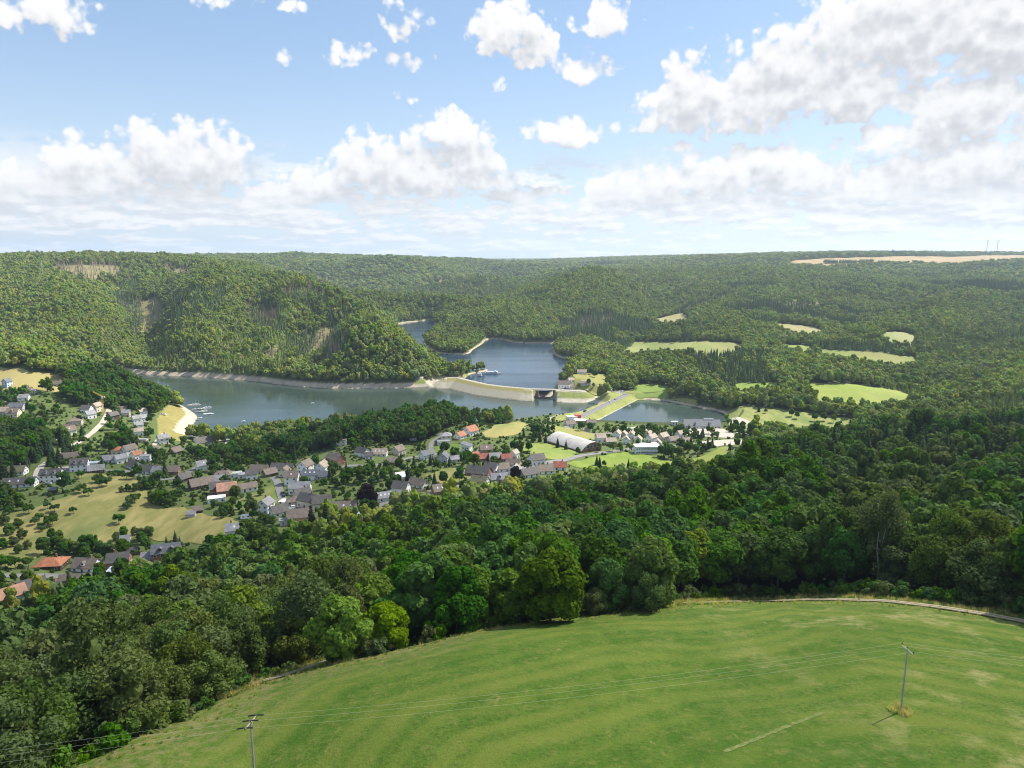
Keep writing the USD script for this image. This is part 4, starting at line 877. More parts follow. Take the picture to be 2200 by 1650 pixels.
def house(name, label, x, y, L, W, yaw, fl, roof, wall, typ='g', cat='house', group=None, dorm=0, windows=True, pitch=None):
    c, s = math.cos(math.radians(yaw)), math.sin(math.radians(yaw))
    cor = np.array([(x + c * u * L / 2 - s * v * W / 2, y + s * u * L / 2 + c * v * W / 2) for u in (-1, 1) for v in (-1, 1)])
    KEEP.append(Polygon(cor[[0, 1, 3, 2]]).buffer(2.5))
    zg = ground(cor[:, 0], cor[:, 1]); z = float(zg.mean() * .5 + zg.min() * .5)
    t = thing(name, label, cat, (x, y, z), yaw, group); P = str(t.GetPath())
    eh = 2.7 * fl + (.5 if fl > 1 else .3); tanp = math.tan(math.radians(pitch or (24 if typ == 'h' else 40)))
    rise = tanp * W / 2
    if typ == 'g':
        sec = [(-W / 2, -3), (W / 2, -3), (W / 2, eh), (0, eh + rise - .02), (-W / 2, eh)]
        m = trimesh.creation.extrude_polygon(Polygon(sec), L)
        v = m.vertices.copy(); m.vertices = np.c_[v[:, 2] - L / 2, v[:, 0], v[:, 1]]; m.fix_normals()
        put('wall', m, WALL[wall], P)
        o, e = .45, .5
        zo = eh - tanp * e + .16; zr = eh + rise + .16
        rp = put('roof', join(slab((-L / 2 - o, -W / 2 - e, zo), (L / 2 + o, -W / 2 - e, zo), (L / 2 + o, 0, zr), (-L / 2 - o, 0, zr), .18), slab((-L / 2 - o, W / 2 + e, zo), (-L / 2 - o, 0, zr), (L / 2 + o, 0, zr), (L / 2 + o, W / 2 + e, zo), .18)), ROOF[roof], P)
    elif typ == 'h':
        put('wall', box(L, W, eh + 3, 0, 0, -3), WALL[wall], P)
        e = .8; r = max(L - W, .6) / 2; zo, zr = eh - .2, eh + tanp * (W / 2 + e)
        q = [(-L / 2 - e, -W / 2 - e, zo), (L / 2 + e, -W / 2 - e, zo), (L / 2 + e, W / 2 + e, zo), (-L / 2 - e, W / 2 + e, zo), (-r, 0, zr), (r, 0, zr)]
        f = [(0, 1, 5), (0, 5, 4), (1, 2, 5), (2, 3, 4), (2, 4, 5), (3, 0, 4), (0, 2, 1), (0, 3, 2)]
        mm = trimesh.Trimesh(np.array(q), f, process=False); rp = put('roof', mm, ROOF[roof], P)
    elif typ == 'm':
        sec = [(-W / 2, -3), (W / 2, -3), (W / 2, eh + W * .28), (-W / 2, eh)]
        m = trimesh.creation.extrude_polygon(Polygon(sec), L); v = m.vertices.copy(); m.vertices = np.c_[v[:, 2] - L / 2, v[:, 0], v[:, 1]]; m.fix_normals()
        put('wall', m, WALL[wall], P)
        rp = put('roof', slab((-L / 2 - .4, -W / 2 - .5, eh + .06), (L / 2 + .4, -W / 2 - .5, eh + .06), (L / 2 + .4, W / 2 + .5, eh + W * .28 + .34), (-L / 2 - .4, W / 2 + .5, eh + W * .28 + .34), .2), ROOF[roof], P)
    else:
        put('wall', box(L, W, eh + 3, 0, 0, -3), WALL[wall], P)
        rp = put('roof', box(L + .5, W + .5, .35, 0, 0, eh), ROOF[roof], P)
    if windows:
        rows = max(int(fl), 1)
        for k in range(rows):
            zc = .9 + 2.75 * k
            nL = max(int(L / 3.3), 2)
            for sd in (-1, 1):
                for i in range(nL):
                    xw = (i + .5) / nL * L - L / 2
                    if k == 0 and sd == -1 and i == nL // 2:
                        put('door', box(1.1, .12, 2.1, xw, sd * W / 2, .05), DOORM, P); continue
                    fr = put('window', box(1.35, .10, 1.35, xw, sd * W / 2, zc), FRAME, P)
                    put('pane', box(1.1, .16, 1.1, xw, sd * W / 2, zc + .12), PANE, str(fr.GetPath()))
            nW = max(int(W / 3.6), 2)
            for sd in (-1, 1):
                for i in range(nW):
                    yw = (i + .5) / nW * W - W / 2
                    fr = put('window', box(.10, 1.3, 1.35, sd * L / 2, yw, zc), FRAME, P)
                    put('pane', box(.16, 1.05, 1.1, sd * L / 2, yw, zc + .12), PANE, str(fr.GetPath()))
        if typ == 'g' and rise > 2.6:
            for sd in (-1, 1):
                fr = put('window', box(.10, 1.2, 1.2, sd * L / 2, 0, eh + .25), FRAME, P); put('pane', box(.16, .95, .95, sd * L / 2, 0, eh + .37), PANE, str(fr.GetPath()))
    if typ in 'gh' and L > 8:
        xr = (L * .18) * (1 if (int(x) % 2) else -1)
        zc = eh + rise * .55 if typ == 'g' else eh + tanp * W * .3
        put('chimney', box(.75, .75, rise * .45 + 1.5, xr, .7, zc), CHIM, P)
    if typ == 'g' and dorm:
        for i in range(dorm):
            xd = (i + .5) / dorm * L * .8 - L * .4; yd = -W * .28; zz = eh + rise * .44
            if dorm == 3 or L < 10:
                nv = np.array([0, -math.sin(math.atan(tanp)), math.cos(math.atan(tanp))])
                m = trimesh.creation.box([.9, 1.3, .12]); m.apply_transform(trimesh.transformations.rotation_matrix(math.atan(tanp), [1, 0, 0])); m.apply_translation([xd, yd, zz + .22])
                put('skylight', m, SKYL, P)
            else:
                d = put('dormer', box(1.9, W * .24, 1.5, xd, yd - .2, zz - .9), WALL[wall], P)
                put('pane', box(1.3, .1, .9, xd, yd - .2 - W * .12, zz - .45), PANE, str(d.GetPath()))
                put('dormer_roof', join(slab((xd - 1.2, yd - W * .14 - .4, zz + .5), (xd, yd - W * .14 - .4, zz + 1.3), (xd, yd + W * .2, zz + 1.3), (xd - 1.2, yd + W * .2, zz + .5), .12), slab((xd + 1.2, yd - W * .14 - .4, zz + .5), (xd + 1.2, yd + W * .2, zz + .5), (xd, yd + W * .2, zz + 1.3), (xd, yd - W * .14 - .4, zz + 1.3), .12)), ROOF[roof], str(d.GetPath()))
    return t

PLACES = [((0, 140, 780, 915), 'on the hilltop above the dark copse'), ((90, 256, 870, 960), 'along the upper lane near the yellow crane'), ((250, 365, 870, 962), 'in the row beside the lake beach'), ((0, 215, 955, 1060), 'beside the bend of the lower lane'),
 ((215, 445, 940, 1045), 'around the farmyard behind the orchard'), ((400, 560, 1000, 1110), 'in the farm group above the orchard'), ((540, 640, 985, 1140), 'on the left side of the straight lane'), ((600, 705, 985, 1050), 'at the head of the straight lane'), ((620, 790, 1040, 1130), 'near the two tall spruces'),
 ((700, 832, 925, 1010), 'below the wooded hill'), ((832, 972, 960, 1100), 'around the enclosed pasture'), ((880, 1075, 880, 1050), 'below the straw field'), ((1040, 1240, 960, 1045), 'along the road to the big hall'), ((1180, 1300, 780, 850), 'beside the end of the dam'), ((1180, 1620, 880, 965), 'in the holiday village by the pond'), ((0, 420, 1140, 1310), 'along the street at the forest edge'), ((400, 560, 1100, 1160), 'at the lower edge of the orchard')]
HOUSES = '''
16 829 9 8 80 2 slate blue; 122 827 22 9 8 1 brown beige; 58 843 12 10 20 1 brown beige; 72 843 7 6 0 1 grey white f; 52 858 12 9 15 1 grey white; 8 890 14 10 5 1.5 tan beige; 38 881 18 10 5 1.5 slate grey; 30 893 14 10 5 1.5 brown cream g 1; 187 885 12 9 0 1.5 dark white; 209 882 11 9 75 2 tan cream; 194 897 11 9 60 1.5 grey white; 163 911 14 11 20 1.5 brown beige h; 150 923 13 7 5 1 brown redwood; 148 934 13 10 55 1.5 brown white g 1; 113 943 12 9 8 1 green white g 1; 243 899 12 9 65 1.5 dark timber; 262 887 12 10 20 1.5 brown beige; 272 893 10 8 10 1.5 grey beige;
306 890 10 8 55 1.5 tan white; 293 906 10 8 50 1.5 grey white; 309 904 9 8 55 1.5 grey white; 298 920 10 8 40 1.5 grey white; 299 934 10 8 30 1.5 tan white; 303 949 14 6 5 1 grey beige f; 351 952 12 9 45 2 grey white; 332 968 12 10 20 1 brown beige h; 378 974 12 10 65 1 brown timber; 254 975 11 9 10 1.5 orange cream h; 279 977 13 10 60 2 brown white; 294 986 10 8 65 1.5 orange white; 313 990 10 8 15 1.5 grey white f; 240 992 16 9 15 1 grey white; 260 994 11 8 50 1.5 grey white; 289 1005 15 10 140 1 dark white; 318 1016 16 10 -10 1 dark white; 344 1018 13 9 -5 1 grey white; 370 1018 14 10 10 1 brown brick;
172 1010 15 11 20 2 dark white g 2; 200 1001 12 7 10 1 metal white f; 150 988 16 10 15 1 brown timber; 38 1018 15 10 10 1 mossy white; 44 1044 26 10 12 1 dark white g 3; 113 1033 18 10 8 2 dark white g 2; 208 1014 14 9 25 1 grey timber; 395 1033 11 9 60 1 dark timber;
437 952 22 14 40 1 dark cream; 437 1008 13 9 40 1.5 grey white g 1; 481 1024 16 10 5 1 brown cream h; 433 1046 20 12 40 1 brown timber; 465 1038 14 9 20 1 grey beige; 472 1058 16 11 25 1.5 dark brick; 488 1062 16 12 25 1.5 salmon brick; 518 1056 27 8 36 1 brown white; 466 1077 14 8 20 1 white white f; 506 1024 12 7 25 1 green white f; 527 1026 12 8 10 1 grey white f; 541 1029 10 8 20 1.5 dark white; 559 1016 18 11 -8 1 brown white; 580 1022 12 9 45 1 brown timber; 608 1012 22 11 -5 1 dark timber; 613 1022 9 8 85 1.5 brown cream; 657 1013 13 10 72 2 brown white; 692 1012 12 10 80 1.5 tan white; 722 995 18 11 -40 1.5 brown brick; 628 1038 12 10 5 2 brown white g 1; 668 1030 15 9 3 1.5 slate white g 3; 693 1028 10 9 0 1 slate grey; 645 1058 18 10 5 1.5 grey white; 650 1068 13 10 35 1 dark cream; 632 1082 11 9 10 1 brown cream h; 664 1086 16 11 -25 1.5 dark cream; 692 1090 15 11 15 1.5 dark cream; 572 1099 11 9 78 2 grey white; 599 1106 12 10 40 1 dark white; 648 1120 19 11 16 1.5 brown ochre; 616 1126 10 6 20 1 grey beige f; 740 1098 20 11 5 1 brown redwood g 3; 505 1150 14 10 20 1.5 grey white g 1; 763 1122 10 8 30 1 metal white;
733 957 12 9 5 2 brown white f; 771 944 11 8 10 1 brown white; 816 978 15 10 0 1 tan white g 3; 856 976 12 10 60 1.5 brown beige; 845 995 17 13 -15 1 brown brick h; 779 980 13 9 -30 1.5 dark white; 793 985 8 7 10 1 dark white; 958 947 12 11 10 2 grey cream h; 953 954 14 7 12 1 grey white f; 989 941 11 9 55 1 orange white; 1011 934 15 12 50 1.5 orange white; 1003 971 10 9 75 2 slate white m; 1045 970 13 9 10 1 brown ochre g 1; 916 986 14 9 45 1.5 slate white; 953 991 11 10 80 1.5 slate grey; 984 990 14 10 10 1 grey white h; 1020 986 10 9 60 1 red brick; 1038 989 13 9 15 1 red brick; 1064 988 12 9 10 1 grey brick; 1029 1020 22 12 -22 1 dark redwood; 1056 1014 12 9 -20 1.5 dark white; 900 1045 17 9 -35 1 brown white; 862 1058 13 10 -15 1.5 dark white; 826 1074 13 8 25 1 grey white g 3; 905 1074 17 11 -30 1 brown white; 948 1058 15 10 25 1 brown brick g 3; 1031 1040 14 9 -20 1 mossy white; 1072 1034 14 9 10 1 grey beige g 1; 851 1082 9 7 20 1 red redwood;
1103 1002 13 10 -15 1 brown ochre; 1153 996 14 10 22 1.5 dark white; 1105 984 8 7 60 1.5 tan white; 1106 1021 12 9 75 1.5 grey white; 1136 1023 16 10 30 1 dark white; 1170 1015 16 10 10 1 brown white; 1203 1007 12 9 -5 1 red white; 1080 1012 11 9 20 1 brown white; 1088 990 10 8 10 1 red brick;
1212 826 20 13 -10 1.5 brown white; 1256 823 21 10 -8 1 brown grey h; 1250 804 17 9 -5 1.5 tan white; 1226 817 10 8 20 1 tan white; 
1290 948 11 9 15 1.5 tan white; 1326 940 11 8 70 1.5 tan white; 1312 953 12 8 10 1 tan beige; 1345 953 10 8 80 1.5 tan white; 1357 942 11 8 70 1.5 tan white; 1371 952 10 8 75 1.5 tan white; 1394 938 11 8 60 1 tan white; 1400 948 12 8 45 1.5 tan white; 1424 946 12 9 40 1.5 tan beige; 1446 950 13 9 20 1 brown beige; 1462 940 10 8 30 1.5 tan white; 1412 960 10 8 80 1.5 tan white; 1340 938 9 8 70 1 tan beige; 1225 915 13 9 20 1 brown white; 1270 912 12 8 10 1 brown beige; 1475 952 11 8 25 1 brown white;
112 1216 19 15 8 1 orange timber h; 188 1223 18 12 -5 1 brown white g 1; 257 1217 16 12 15 1.5 dark brick; 287 1219 10 8 15 1 tan brick f; 262 1234 19 9 8 1 metal grey f; 360 1203 21 12 18 2 slate brick g 2; 322 1207 11 9 15 1 grey brick; 70 1272 16 11 40 1.5 dark white; 12 1285 22 11 50 1.5 salmon white; 127 1274 14 11 10 1 dark white g 3; 153 1255 14 9 10 1 brown cream; 1014 884 12 8 5 1 tan white
'''
HL = []
for l in HOUSES.replace('\n', ' ').split(';'):
    v = l.split()
    if len(v) < 8: continue
    HL.append(dict(px=float(v[0]), py=float(v[1]), L=float(v[2]), W=float(v[3]), yaw=float(v[4]), fl=float(v[5]), roof=v[6], wall=v[7], typ=v[8] if len(v) > 8 else 'g', dorm=int(v[9]) if len(v) > 9 else 0))
TYPW = {'g': 'gabled', 'h': 'hipped', 'f': 'flat', 'm': 'sloping'}
ORD = ['leftmost', 'second from left', 'third from left', 'fourth from left', 'fifth from left', 'sixth from left', 'seventh from left', 'eighth from left', 'ninth from left', 'tenth from left', 'eleventh from left', 'twelfth from left', 'thirteenth from left', 'fourteenth from left']
by = {}
for h in HL:
    pl = next((t for (a, b, c, d), t in PLACES if a <= h['px'] < b and c <= h['py'] < d), 'in the village')
    size = 'long' if h['L'] >= 18 else 'small' if h['L'] <= 9 else ''
    kindw = 'building' if h['typ'] == 'f' and h['fl'] == 1 else 'bungalow' if h['fl'] == 1 and h['typ'] == 'h' else 'house'
    extra = {0: '', 1: ' and dormer', 2: ' and dormers', 3: ' and skylights'}[h['dorm']]
    h['base'] = ' '.join(f"{size} {WW[h['wall']]} {kindw} with {RW[h['roof']]} {TYPW[h['typ']]} roof{extra} {pl}".split()); h['kind'] = kindw
    by.setdefault(h['base'], []).append(h)
for b, hs in by.items():
    hs.sort(key=lambda h: h['px'])
    for i, h in enumerate(hs):
        lab = b if len(hs) == 1 else (('leftmost ' if i == 0 else 'rightmost ' if i == len(hs) - 1 else '') + b if len(hs) <= 3 and i != 1 or len(hs) == 2 else b + ', ' + ORD[i])
        if len(hs) == 3 and i == 1: lab = 'middle ' + b
        w = lab.replace(' along the upper lane', ' on the upper lane').split()
        if len(w) > 16: lab = ' '.join([x for x in w if x not in ('and', 'the')][:16])
        h['label'] = lab
HOUSE_PX = np.array([(h['px'], h['py']) for h in HL]); HOUSE_R = np.hypot(*np.array(hit(HOUSE_PX)).T)
def hides_house(q, top):
    """Whether a plant of that height stands in the line of sight to a house further off."""
    r = np.hypot(q[:, 0], q[:, 1]); z = ground(q[:, 0], q[:, 1]); out = np.zeros(len(q), bool)
    (ax, ay), (bx_, by_) = project(np.c_[q, z + top]), project(np.c_[q, z])
    for (hx_, hy_), hr in zip(HOUSE_PX, HOUSE_R):
        w = 5200 / hr
        out |= (r < hr + 2) & (r > hr - 120) & (np.abs(ax - hx_) < w) & (ay < hy_ - 2) & (by_ > hy_ - 3)
    return out
for h in HL:
    x, y = hit([(h['px'], h['py'])])[0]
    house('house' if h['kind'] == 'house' else h['kind'], h['label'], x, y, h['L'] * (.76 if h['py'] < 1150 else .66), h['W'] * (.80 if h['py'] < 1150 else .70), h['yaw'], h['fl'], h['roof'], h['wall'], h['typ'], cat=h['kind'], group='houses of the village', dorm=h['dorm'])

# the big hall with the curved roof
hx, hy = hit([(1235, 962)])[0]
HZ = float(ground(hx, hy)) - .5
HLn, HWd = 43.0, 24.0
hall = thing('big_hall', 'big hall with wide curved grey roof and brick gable beside the road', 'hall', (hx, hy + 6, HZ), 128); P = str(hall.GetPath())
a = np.linspace(-1, 1, 25); prof = [(u * HWd / 2, 3.2 + 5.3 * (1 - u * u) ** 1.0) for u in a]
m = trimesh.creation.extrude_polygon(Polygon([(-HWd / 2, -3)] + [(u * HWd / 2 * .985, z - .4) for u, z in zip(a, [p[1] for p in prof])] + [(HWd / 2, -3)]).buffer(0), HLn - 1.5)
v = m.vertices.copy(); m.vertices = np.c_[v[:, 2] - (HLn - 1.5) / 2, v[:, 0], v[:, 1]]; m.fix_normals(); put('wall', m, WALL['brick'], P)
HALLR = rough_mat('hall_roof_sheet', (.36, .34, .31), (.44, .42, .385), scale=.15, detail=5, spec=.4, rough=.6)
for k in range(10):
    x0, x1 = -HLn / 2 - 1 + k * (HLn + 2) / 10, -HLn / 2 - 1 + (k + 1) * (HLn + 2) / 10 - .06
    ring = [(u * (HWd / 2 + 1), z) for u, z in [(uu, 3.0 + 5.5 * (1 - uu * uu)) for uu in a]]
    m = trimesh.creation.extrude_polygon(Polygon(ring + [(u, z - .3) for u, z in ring[::-1]]).buffer(0), x1 - x0)
    v = m.vertices.copy(); m.vertices = np.c_[v[:, 2] + x0, v[:, 0], v[:, 1]]; m.fix_normals(); put('roof_sheet', m, HALLR, P)
for k in range(5): 
    f = put('window', box(.2, 3.4, 2.2, -HLn / 2 + .7, -8 + k * 4.0, 3.4), FRAME, P); put('pane', box(.34, 3.0, 1.9, -HLn / 2 + .7, -8 + k * 4.0, 3.55), PANE, str(f.GetPath()))
put('door', box(.3, 3, 2.6, -HLn / 2 + .6, 2, .1), DOORM, P)
KEEP.append(Point(hx, hy + 6).buffer(31))
# white flat building
wx, wy = hit([(1392, 976)])[0]; WZ = float(ground(wx, wy)) - .4
wb = thing('flat_roofed_building', 'pale blue white flat roofed building with stepped bays by the green meadow', 'building', (wx, wy + 6, WZ), 4); P = str(wb.GetPath())
WALL['pale'] = rough_mat('wall_pale_blue', (.56, .60, .68), (.66, .70, .76), scale=.5)
for k, (x0, w, dd) in enumerate(((-7.2, 6, 9), (-1.7, 5, 11), (3.3, 5, 9.5), (8, 4.4, 12))):
    q = put('bay', box(w, dd, 9.2, x0, (k % 2) * 1.3, -3), WALL['pale'], P)
    put('bay_roof', box(w + .5, dd + .5, .4, x0, (k % 2) * 1.3, 6.22 + (k % 2) * .05), ROOF['white'], str(q.GetPath()))
    for r in range(2):
        for i in range(3):
            f = put('window', box(1.5, .1, 1.5, x0 - w / 2 + (i + .5) * w / 3, (k % 2) * 1.3 - dd / 2 - .01, .9 + 2.9 * r), FRAME, P); put('pane', box(1.2, .16, 1.2, x0 - w / 2 + (i + .5) * w / 3, (k % 2) * 1.3 - dd / 2 - .01, 1.05 + 2.9 * r), PANE, str(f.GetPath()))
KEEP.append(Point(wx, wy + 6).buffer(17))
# lakeside hall with slate roof
lx, ly = hit([(1510, 920)])[0]
lh = house('lakeside_hall', 'long low lakeside hall with dark slate roof at the pond', lx, ly + 6, 36, 15, -3, 1, 'slate', 'white', 'g', cat='hall', pitch=33, dorm=2)
put('ridge_skylight', box(10, .9, .7, 7, 0, 2.7 + .3 + math.tan(math.radians(33)) * 7.5 + .05), plain('ridge_glass', (.75, .77, .8), .3), str(lh.GetPath()))
x, y = hit([(1449, 912)])[0]; house('kiosk', 'small white kiosk on the pond shore', x, y, 6, 4, 0, 1, 'white', 'white', 'f', cat='kiosk')
# red and white building at the causeway
x, y = hit([(1228, 903)])[0]; house('block_building', 'white block with red tower at the village end of the causeway', x, y, 10, 8, 15, 1.6, 'white', 'white', 'f', cat='building'); pp = '/World/block_building'
put('red_tower', box(5.5, 6.5, 9.2, 6.6, 0, -3), plain('red_render', (.50, .085, .06), .6), pp)
x, y = hit([(1256, 908)])[0]; house('low_building', 'low orange red building with long white roof by the pond', x, y, 22, 9, -12, 1, 'white', 'ochre', 'f', cat='building')
x, y = hit([(1147, 833)])[0]; house('gatehouse', 'tiny white gatehouse on the dam crest', x, y, 4.5, 4, 0, 1, 'white', 'white', 'f', cat='gatehouse')
# sheds, pavilion
for px, py, L, W, yaw, roof, wall, lab in ((425, 1101, 6, 4.5, 20, 'brown', 'timber', 'dark wooden hay shed standing in the orchard meadow'), (412, 1110, 4.5, 3.2, 10, 'grey', 'grey', 'small grey hut at the orchard edge'), (270, 1164, 5, 3.6, 15, 'grey', 'beige', 'pale garden hut behind the dark tree row'), (287, 1190, 5, 3.4, 10, 'dark', 'redwood', 'small red shed with white gable on a lawn'), (271, 1173, 3.5, 3, 20, 'grey', 'white', 'tiny pale hut between garden bushes'), (859, 1029, 6, 6, 30, 'white', 'white', 'white garden pavilion above the brown roofed houses'), (114, 1058, 5, 3, 10, 'grey', 'timber', 'small grey shed in the bushes below the white inn'), (1260, 927, 7, 4, 5, 'tan', 'beige', 'small tan hut behind the straw strip'), (1132, 998, 6, 4, 20, 'dark', 'timber', 'open dark carport beside the white house'), (610, 1084, 6, 4, 80, 'white', 'white', 'white flat garage beside the white gabled house')):
    x, y = hit([(px, py)])[0]
    house('shed', lab, x, y, L, W, yaw, .85, roof, wall, 'f' if 'flat' in lab or 'carport' in lab else 'g', cat='shed', windows=False)
# solar frame on the hilltop house
x, y = hit([(36, 907)])[0]
cg = thing('conservatory', 'white framed glass conservatory below the hilltop houses', 'conservatory', (x, y, float(ground(x, y))), -25); P = str(cg.GetPath())
put('wall', box(9, 4, 2.6, 0, 0, -.5), WALL['white'], P); put('roof', slab((-4.7, -2.4, 2.2), (4.7, -2.4, 2.2), (4.7, 2.2, 4.4), (-4.7, 2.2, 4.4), .15), ROOF['white'], P)
for k in range(5): 
    xx = -3.6 + 1.8 * k; put('pane', slab((xx - .75, -2.0, 2.45), (xx + .75, -2.0, 2.45), (xx + .75, 1.8, 4.36), (xx - .75, 1.8, 4.36), .05), PANE, P)
DEAD_AT = hit([(1876, 1268), (1925, 1256)])
KEEP += [Point(DEAD_AT[0]).buffer(4.2), Point(DEAD_AT[0][0] * .965, DEAD_AT[0][1] * .965).buffer(4.5)]
NOTREE = unary_union([k.buffer(.01) for k in KEEP])
shapely.prepare(NOTREE)
# ---------------------------------------------------------------- woods
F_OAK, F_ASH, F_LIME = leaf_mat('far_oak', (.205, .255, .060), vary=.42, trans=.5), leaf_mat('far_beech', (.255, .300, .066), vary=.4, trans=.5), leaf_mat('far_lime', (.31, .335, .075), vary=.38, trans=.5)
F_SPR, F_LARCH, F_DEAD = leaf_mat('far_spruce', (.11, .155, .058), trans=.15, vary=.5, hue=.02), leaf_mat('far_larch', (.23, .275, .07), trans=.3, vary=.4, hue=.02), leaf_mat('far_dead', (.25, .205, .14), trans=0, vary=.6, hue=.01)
tm_ = lambda m: (np.array(m.vertices), np.array(m.faces))
mid_oak = [(broad_crown(110 + i, 16, 5.2, 18, 62, 1.15, .2, .25, .80, .34), LEAF_OAK) for i in range(3)] + [(broad_crown(120 + i, 15, 4.4, 16, 62, 1.05, .12, .3, .80, .34), LEAF_ASH) for i in range(2)] + [(broad_crown(125, 12, 4.2, 16, 62, 1.0, .05, .3, .80, .4), LEAF_WILLOW)]
mid_spr = [(conifer_crown(130 + i, 19, 3.2, 520, 1.35), NEEDLE if i else NEEDLE_OLD) for i in range(2)]
far_b = [(far_broad(140 + i, 14, 5.0), m) for i, m in enumerate((F_OAK, F_OAK, F_ASH, F_ASH, F_LIME))]
far_s = [(far_conifer(150 + i, 17, 3.5), F_SPR) for i in range(3)]
far_l = [(far_conifer(156 + i, 14, 3.3), F_LARCH) for i in range(3)]
far_d = [(dead_conifer(160, 17), F_DEAD), (far_conifer(165, 15, 1.7), F_DEAD)]

# --- the belt of trees beyond the meadow
q = jitter(BELT.buffer(-2.2), 7.9, .36, 11)
q = q[~inside(NOTREE, q[:, 0], q[:, 1])]
q = q[in_view(q, 330) & seen(q, 20, 14)]
dist = np.hypot(q[:, 0], q[:, 1]); q = q[np.argsort(dist)]
px, py = project(np.c_[q, ground(q[:, 0], q[:, 1]) + 8])
noi = meshkit.noise(np.c_[q / 38, np.zeros(len(q))], 4); noi2 = meshkit.noise(np.c_[q / 55, np.ones(len(q))], 9); rr = np.random.default_rng(21).uniform(0, 1, len(q))
species = np.where(noi2 > .63, 'willow', np.where(noi > .55, 'ash', 'oak'))
species[(rr < .07)] = 'lime'
conif = inside(Polygon([(1560, 1010), (1700, 950), (1880, 890), (2060, 885), (2230, 880), (2230, 930), (2080, 950), (1900, 990), (1780, 1010), (1650, 1020)]), px, py) | inside(Polygon([(360, 1180), (470, 1150), (560, 1110), (650, 1120), (640, 1190), (520, 1215), (400, 1215)]), px, py) | inside(Polygon([(1400, 1000), (1560, 985), (1560, 1030), (1420, 1040)]), px, py) & (rr < .5)
larchz = inside(Polygon([(1880, 1000), (2230, 930), (2230, 1030), (2000, 1050), (1880, 1040)]), px, py)
species[conif & (rr > .42)] = 'spruce'; species[larchz & (rr > .3)] = 'larchy'
bigwillow = inside(Polygon([(40, 1420), (300, 1340), (520, 1420), (530, 1500), (280, 1600), (100, 1650)]), px, py); species[bigwillow & (rr > .15)] = 'willow'
# near the lower rim of the wood the trees stay low enough to leave the village in sight
bt = np.array(BELT_TOP, float); rim = np.interp(px, bt[:, 0], bt[:, 1]) - 3
fit = np.ones(len(q))
for s_ in np.arange(1.0, .3, -.1):
    tpx, tpy = project(np.c_[q, ground(q[:, 0], q[:, 1]) + 21.5 * s_])
    fit = np.where((tpy < np.interp(tpx, bt[:, 0], bt[:, 1]) - 3) & (px < 1560), np.minimum(fit, s_ - .1), fit)
keep_ = fit > .38
q, px, py, species, rr, fit = q[keep_], px[keep_], py[keep_], species[keep_], rr[keep_], fit[keep_]
ind, rest = [], []
count = {'b': 0, 's': 0}
for i in range(len(q)):
    t = 's' if species[i] in ('spruce', 'larchy') else 'b'
    if count[t] < (285 if t == 'b' else 120): ind.append(i); count[t] += 1
    else: rest.append(i)
WHAT = {'oak': ('broadleaf_tree', 'broadleaf tree', 'dark green oak crown'), 'ash': ('broadleaf_tree', 'broadleaf tree', 'mid green rounded crown'), 'willow': ('broadleaf_tree', 'broadleaf tree', 'grey green feathery crown'), 'lime': ('broadleaf_tree', 'broadleaf tree', 'bright green crown'), 'spruce': ('spruce_tree', 'spruce', 'dark narrow spruce'), 'larchy': ('spruce_tree', 'spruce', 'light green pointed larch')}
def belt_place(px, d):
    e = 'at the meadow edge' if d < 8 else 'in the second row' if d < 14 else 'in the third row' if d < 21 else 'deeper in the belt'
    s = 'in the lower left corner' if px < 130 else 'below the salmon roof' if px < 330 else 'beside the near pole' if px < 540 else 'below the village' if px < 1000 else 'around the tall round tree' if px < 1320 else 'behind the lone bush' if px < 1560 else 'behind the farm track' if px < 1900 else 'on the hill beyond the far pole'
    return e, s
elev = MEADOW.union(TRACK.buffer(3.2))
for i in ind:
    sp = species[i]; nm, cat, look = WHAT[sp]
    x, y = q[i]; d = elev.distance(Point(x, y)); e, s = belt_place(px[i], d)
    kk = 'spruce' if sp in ('spruce', 'larchy') else sp
    edge = d < 9 and sp in ('oak', 'ash', 'lime')
    kinds = NEAR['edge' if edge else kk]
    sc = float(np.clip(rng.normal(1.0, .14), .72, 1.28)) * (1.0 if edge else 1.3)
    if px[i] < 600: sc *= .88
    if kk == 'spruce': sc *= .85
    sc *= fit[i]
    kp = kinds[int(rng.integers(len(kinds)))]
    if sp == 'willow' and rng.uniform() < .16: kp = NEAR['birch'][int(rng.integers(2))]
    if sp == 'larchy': kp = LARCHK[int(rng.integers(2))] if 'LARCHK' in globals() else kp
    hh = 'tall ' if sc > 1.35 else 'low ' if sc < 1.0 else ''
    p = place(kp, nm, f'{hh}{look} {e}, {s}', cat, x, y, sc, group='trees of the wood belt', sz=float(rng.uniform(.8, 1.12)), dz=-.3)
w = np.array([{'oak': 0, 'ash': 3, 'willow': 5, 'lime': 4, 'spruce': 0, 'larchy': 0}[s] for s in species[rest]]) + np.array([rng.integers(3) if s == 'oak' else rng.integers(2) if s in ('ash', 'spruce', 'larchy') else 0 for s in species[rest]])
rest = np.array(rest); isb = ~np.isin(species[rest], ('spruce', 'larchy'))
if isb.any(): instancer('near_woodland', 'dense broadleaf woodland on the slope between meadow and village', mid_oak, q[rest[isb]], w[isb], np.clip(rng.normal(1.26, .2, isb.sum()), .8, 1.7) * fit[rest[isb]])
if (~isb).any(): instancer('near_spruce_wood', 'dark conifer wood on the crest of the near hill', mid_spr, q[rest[~isb]], w[~isb], np.clip(rng.normal(1.0, .16, (~isb).sum()), .6, 1.3) * fit[rest[~isb]])
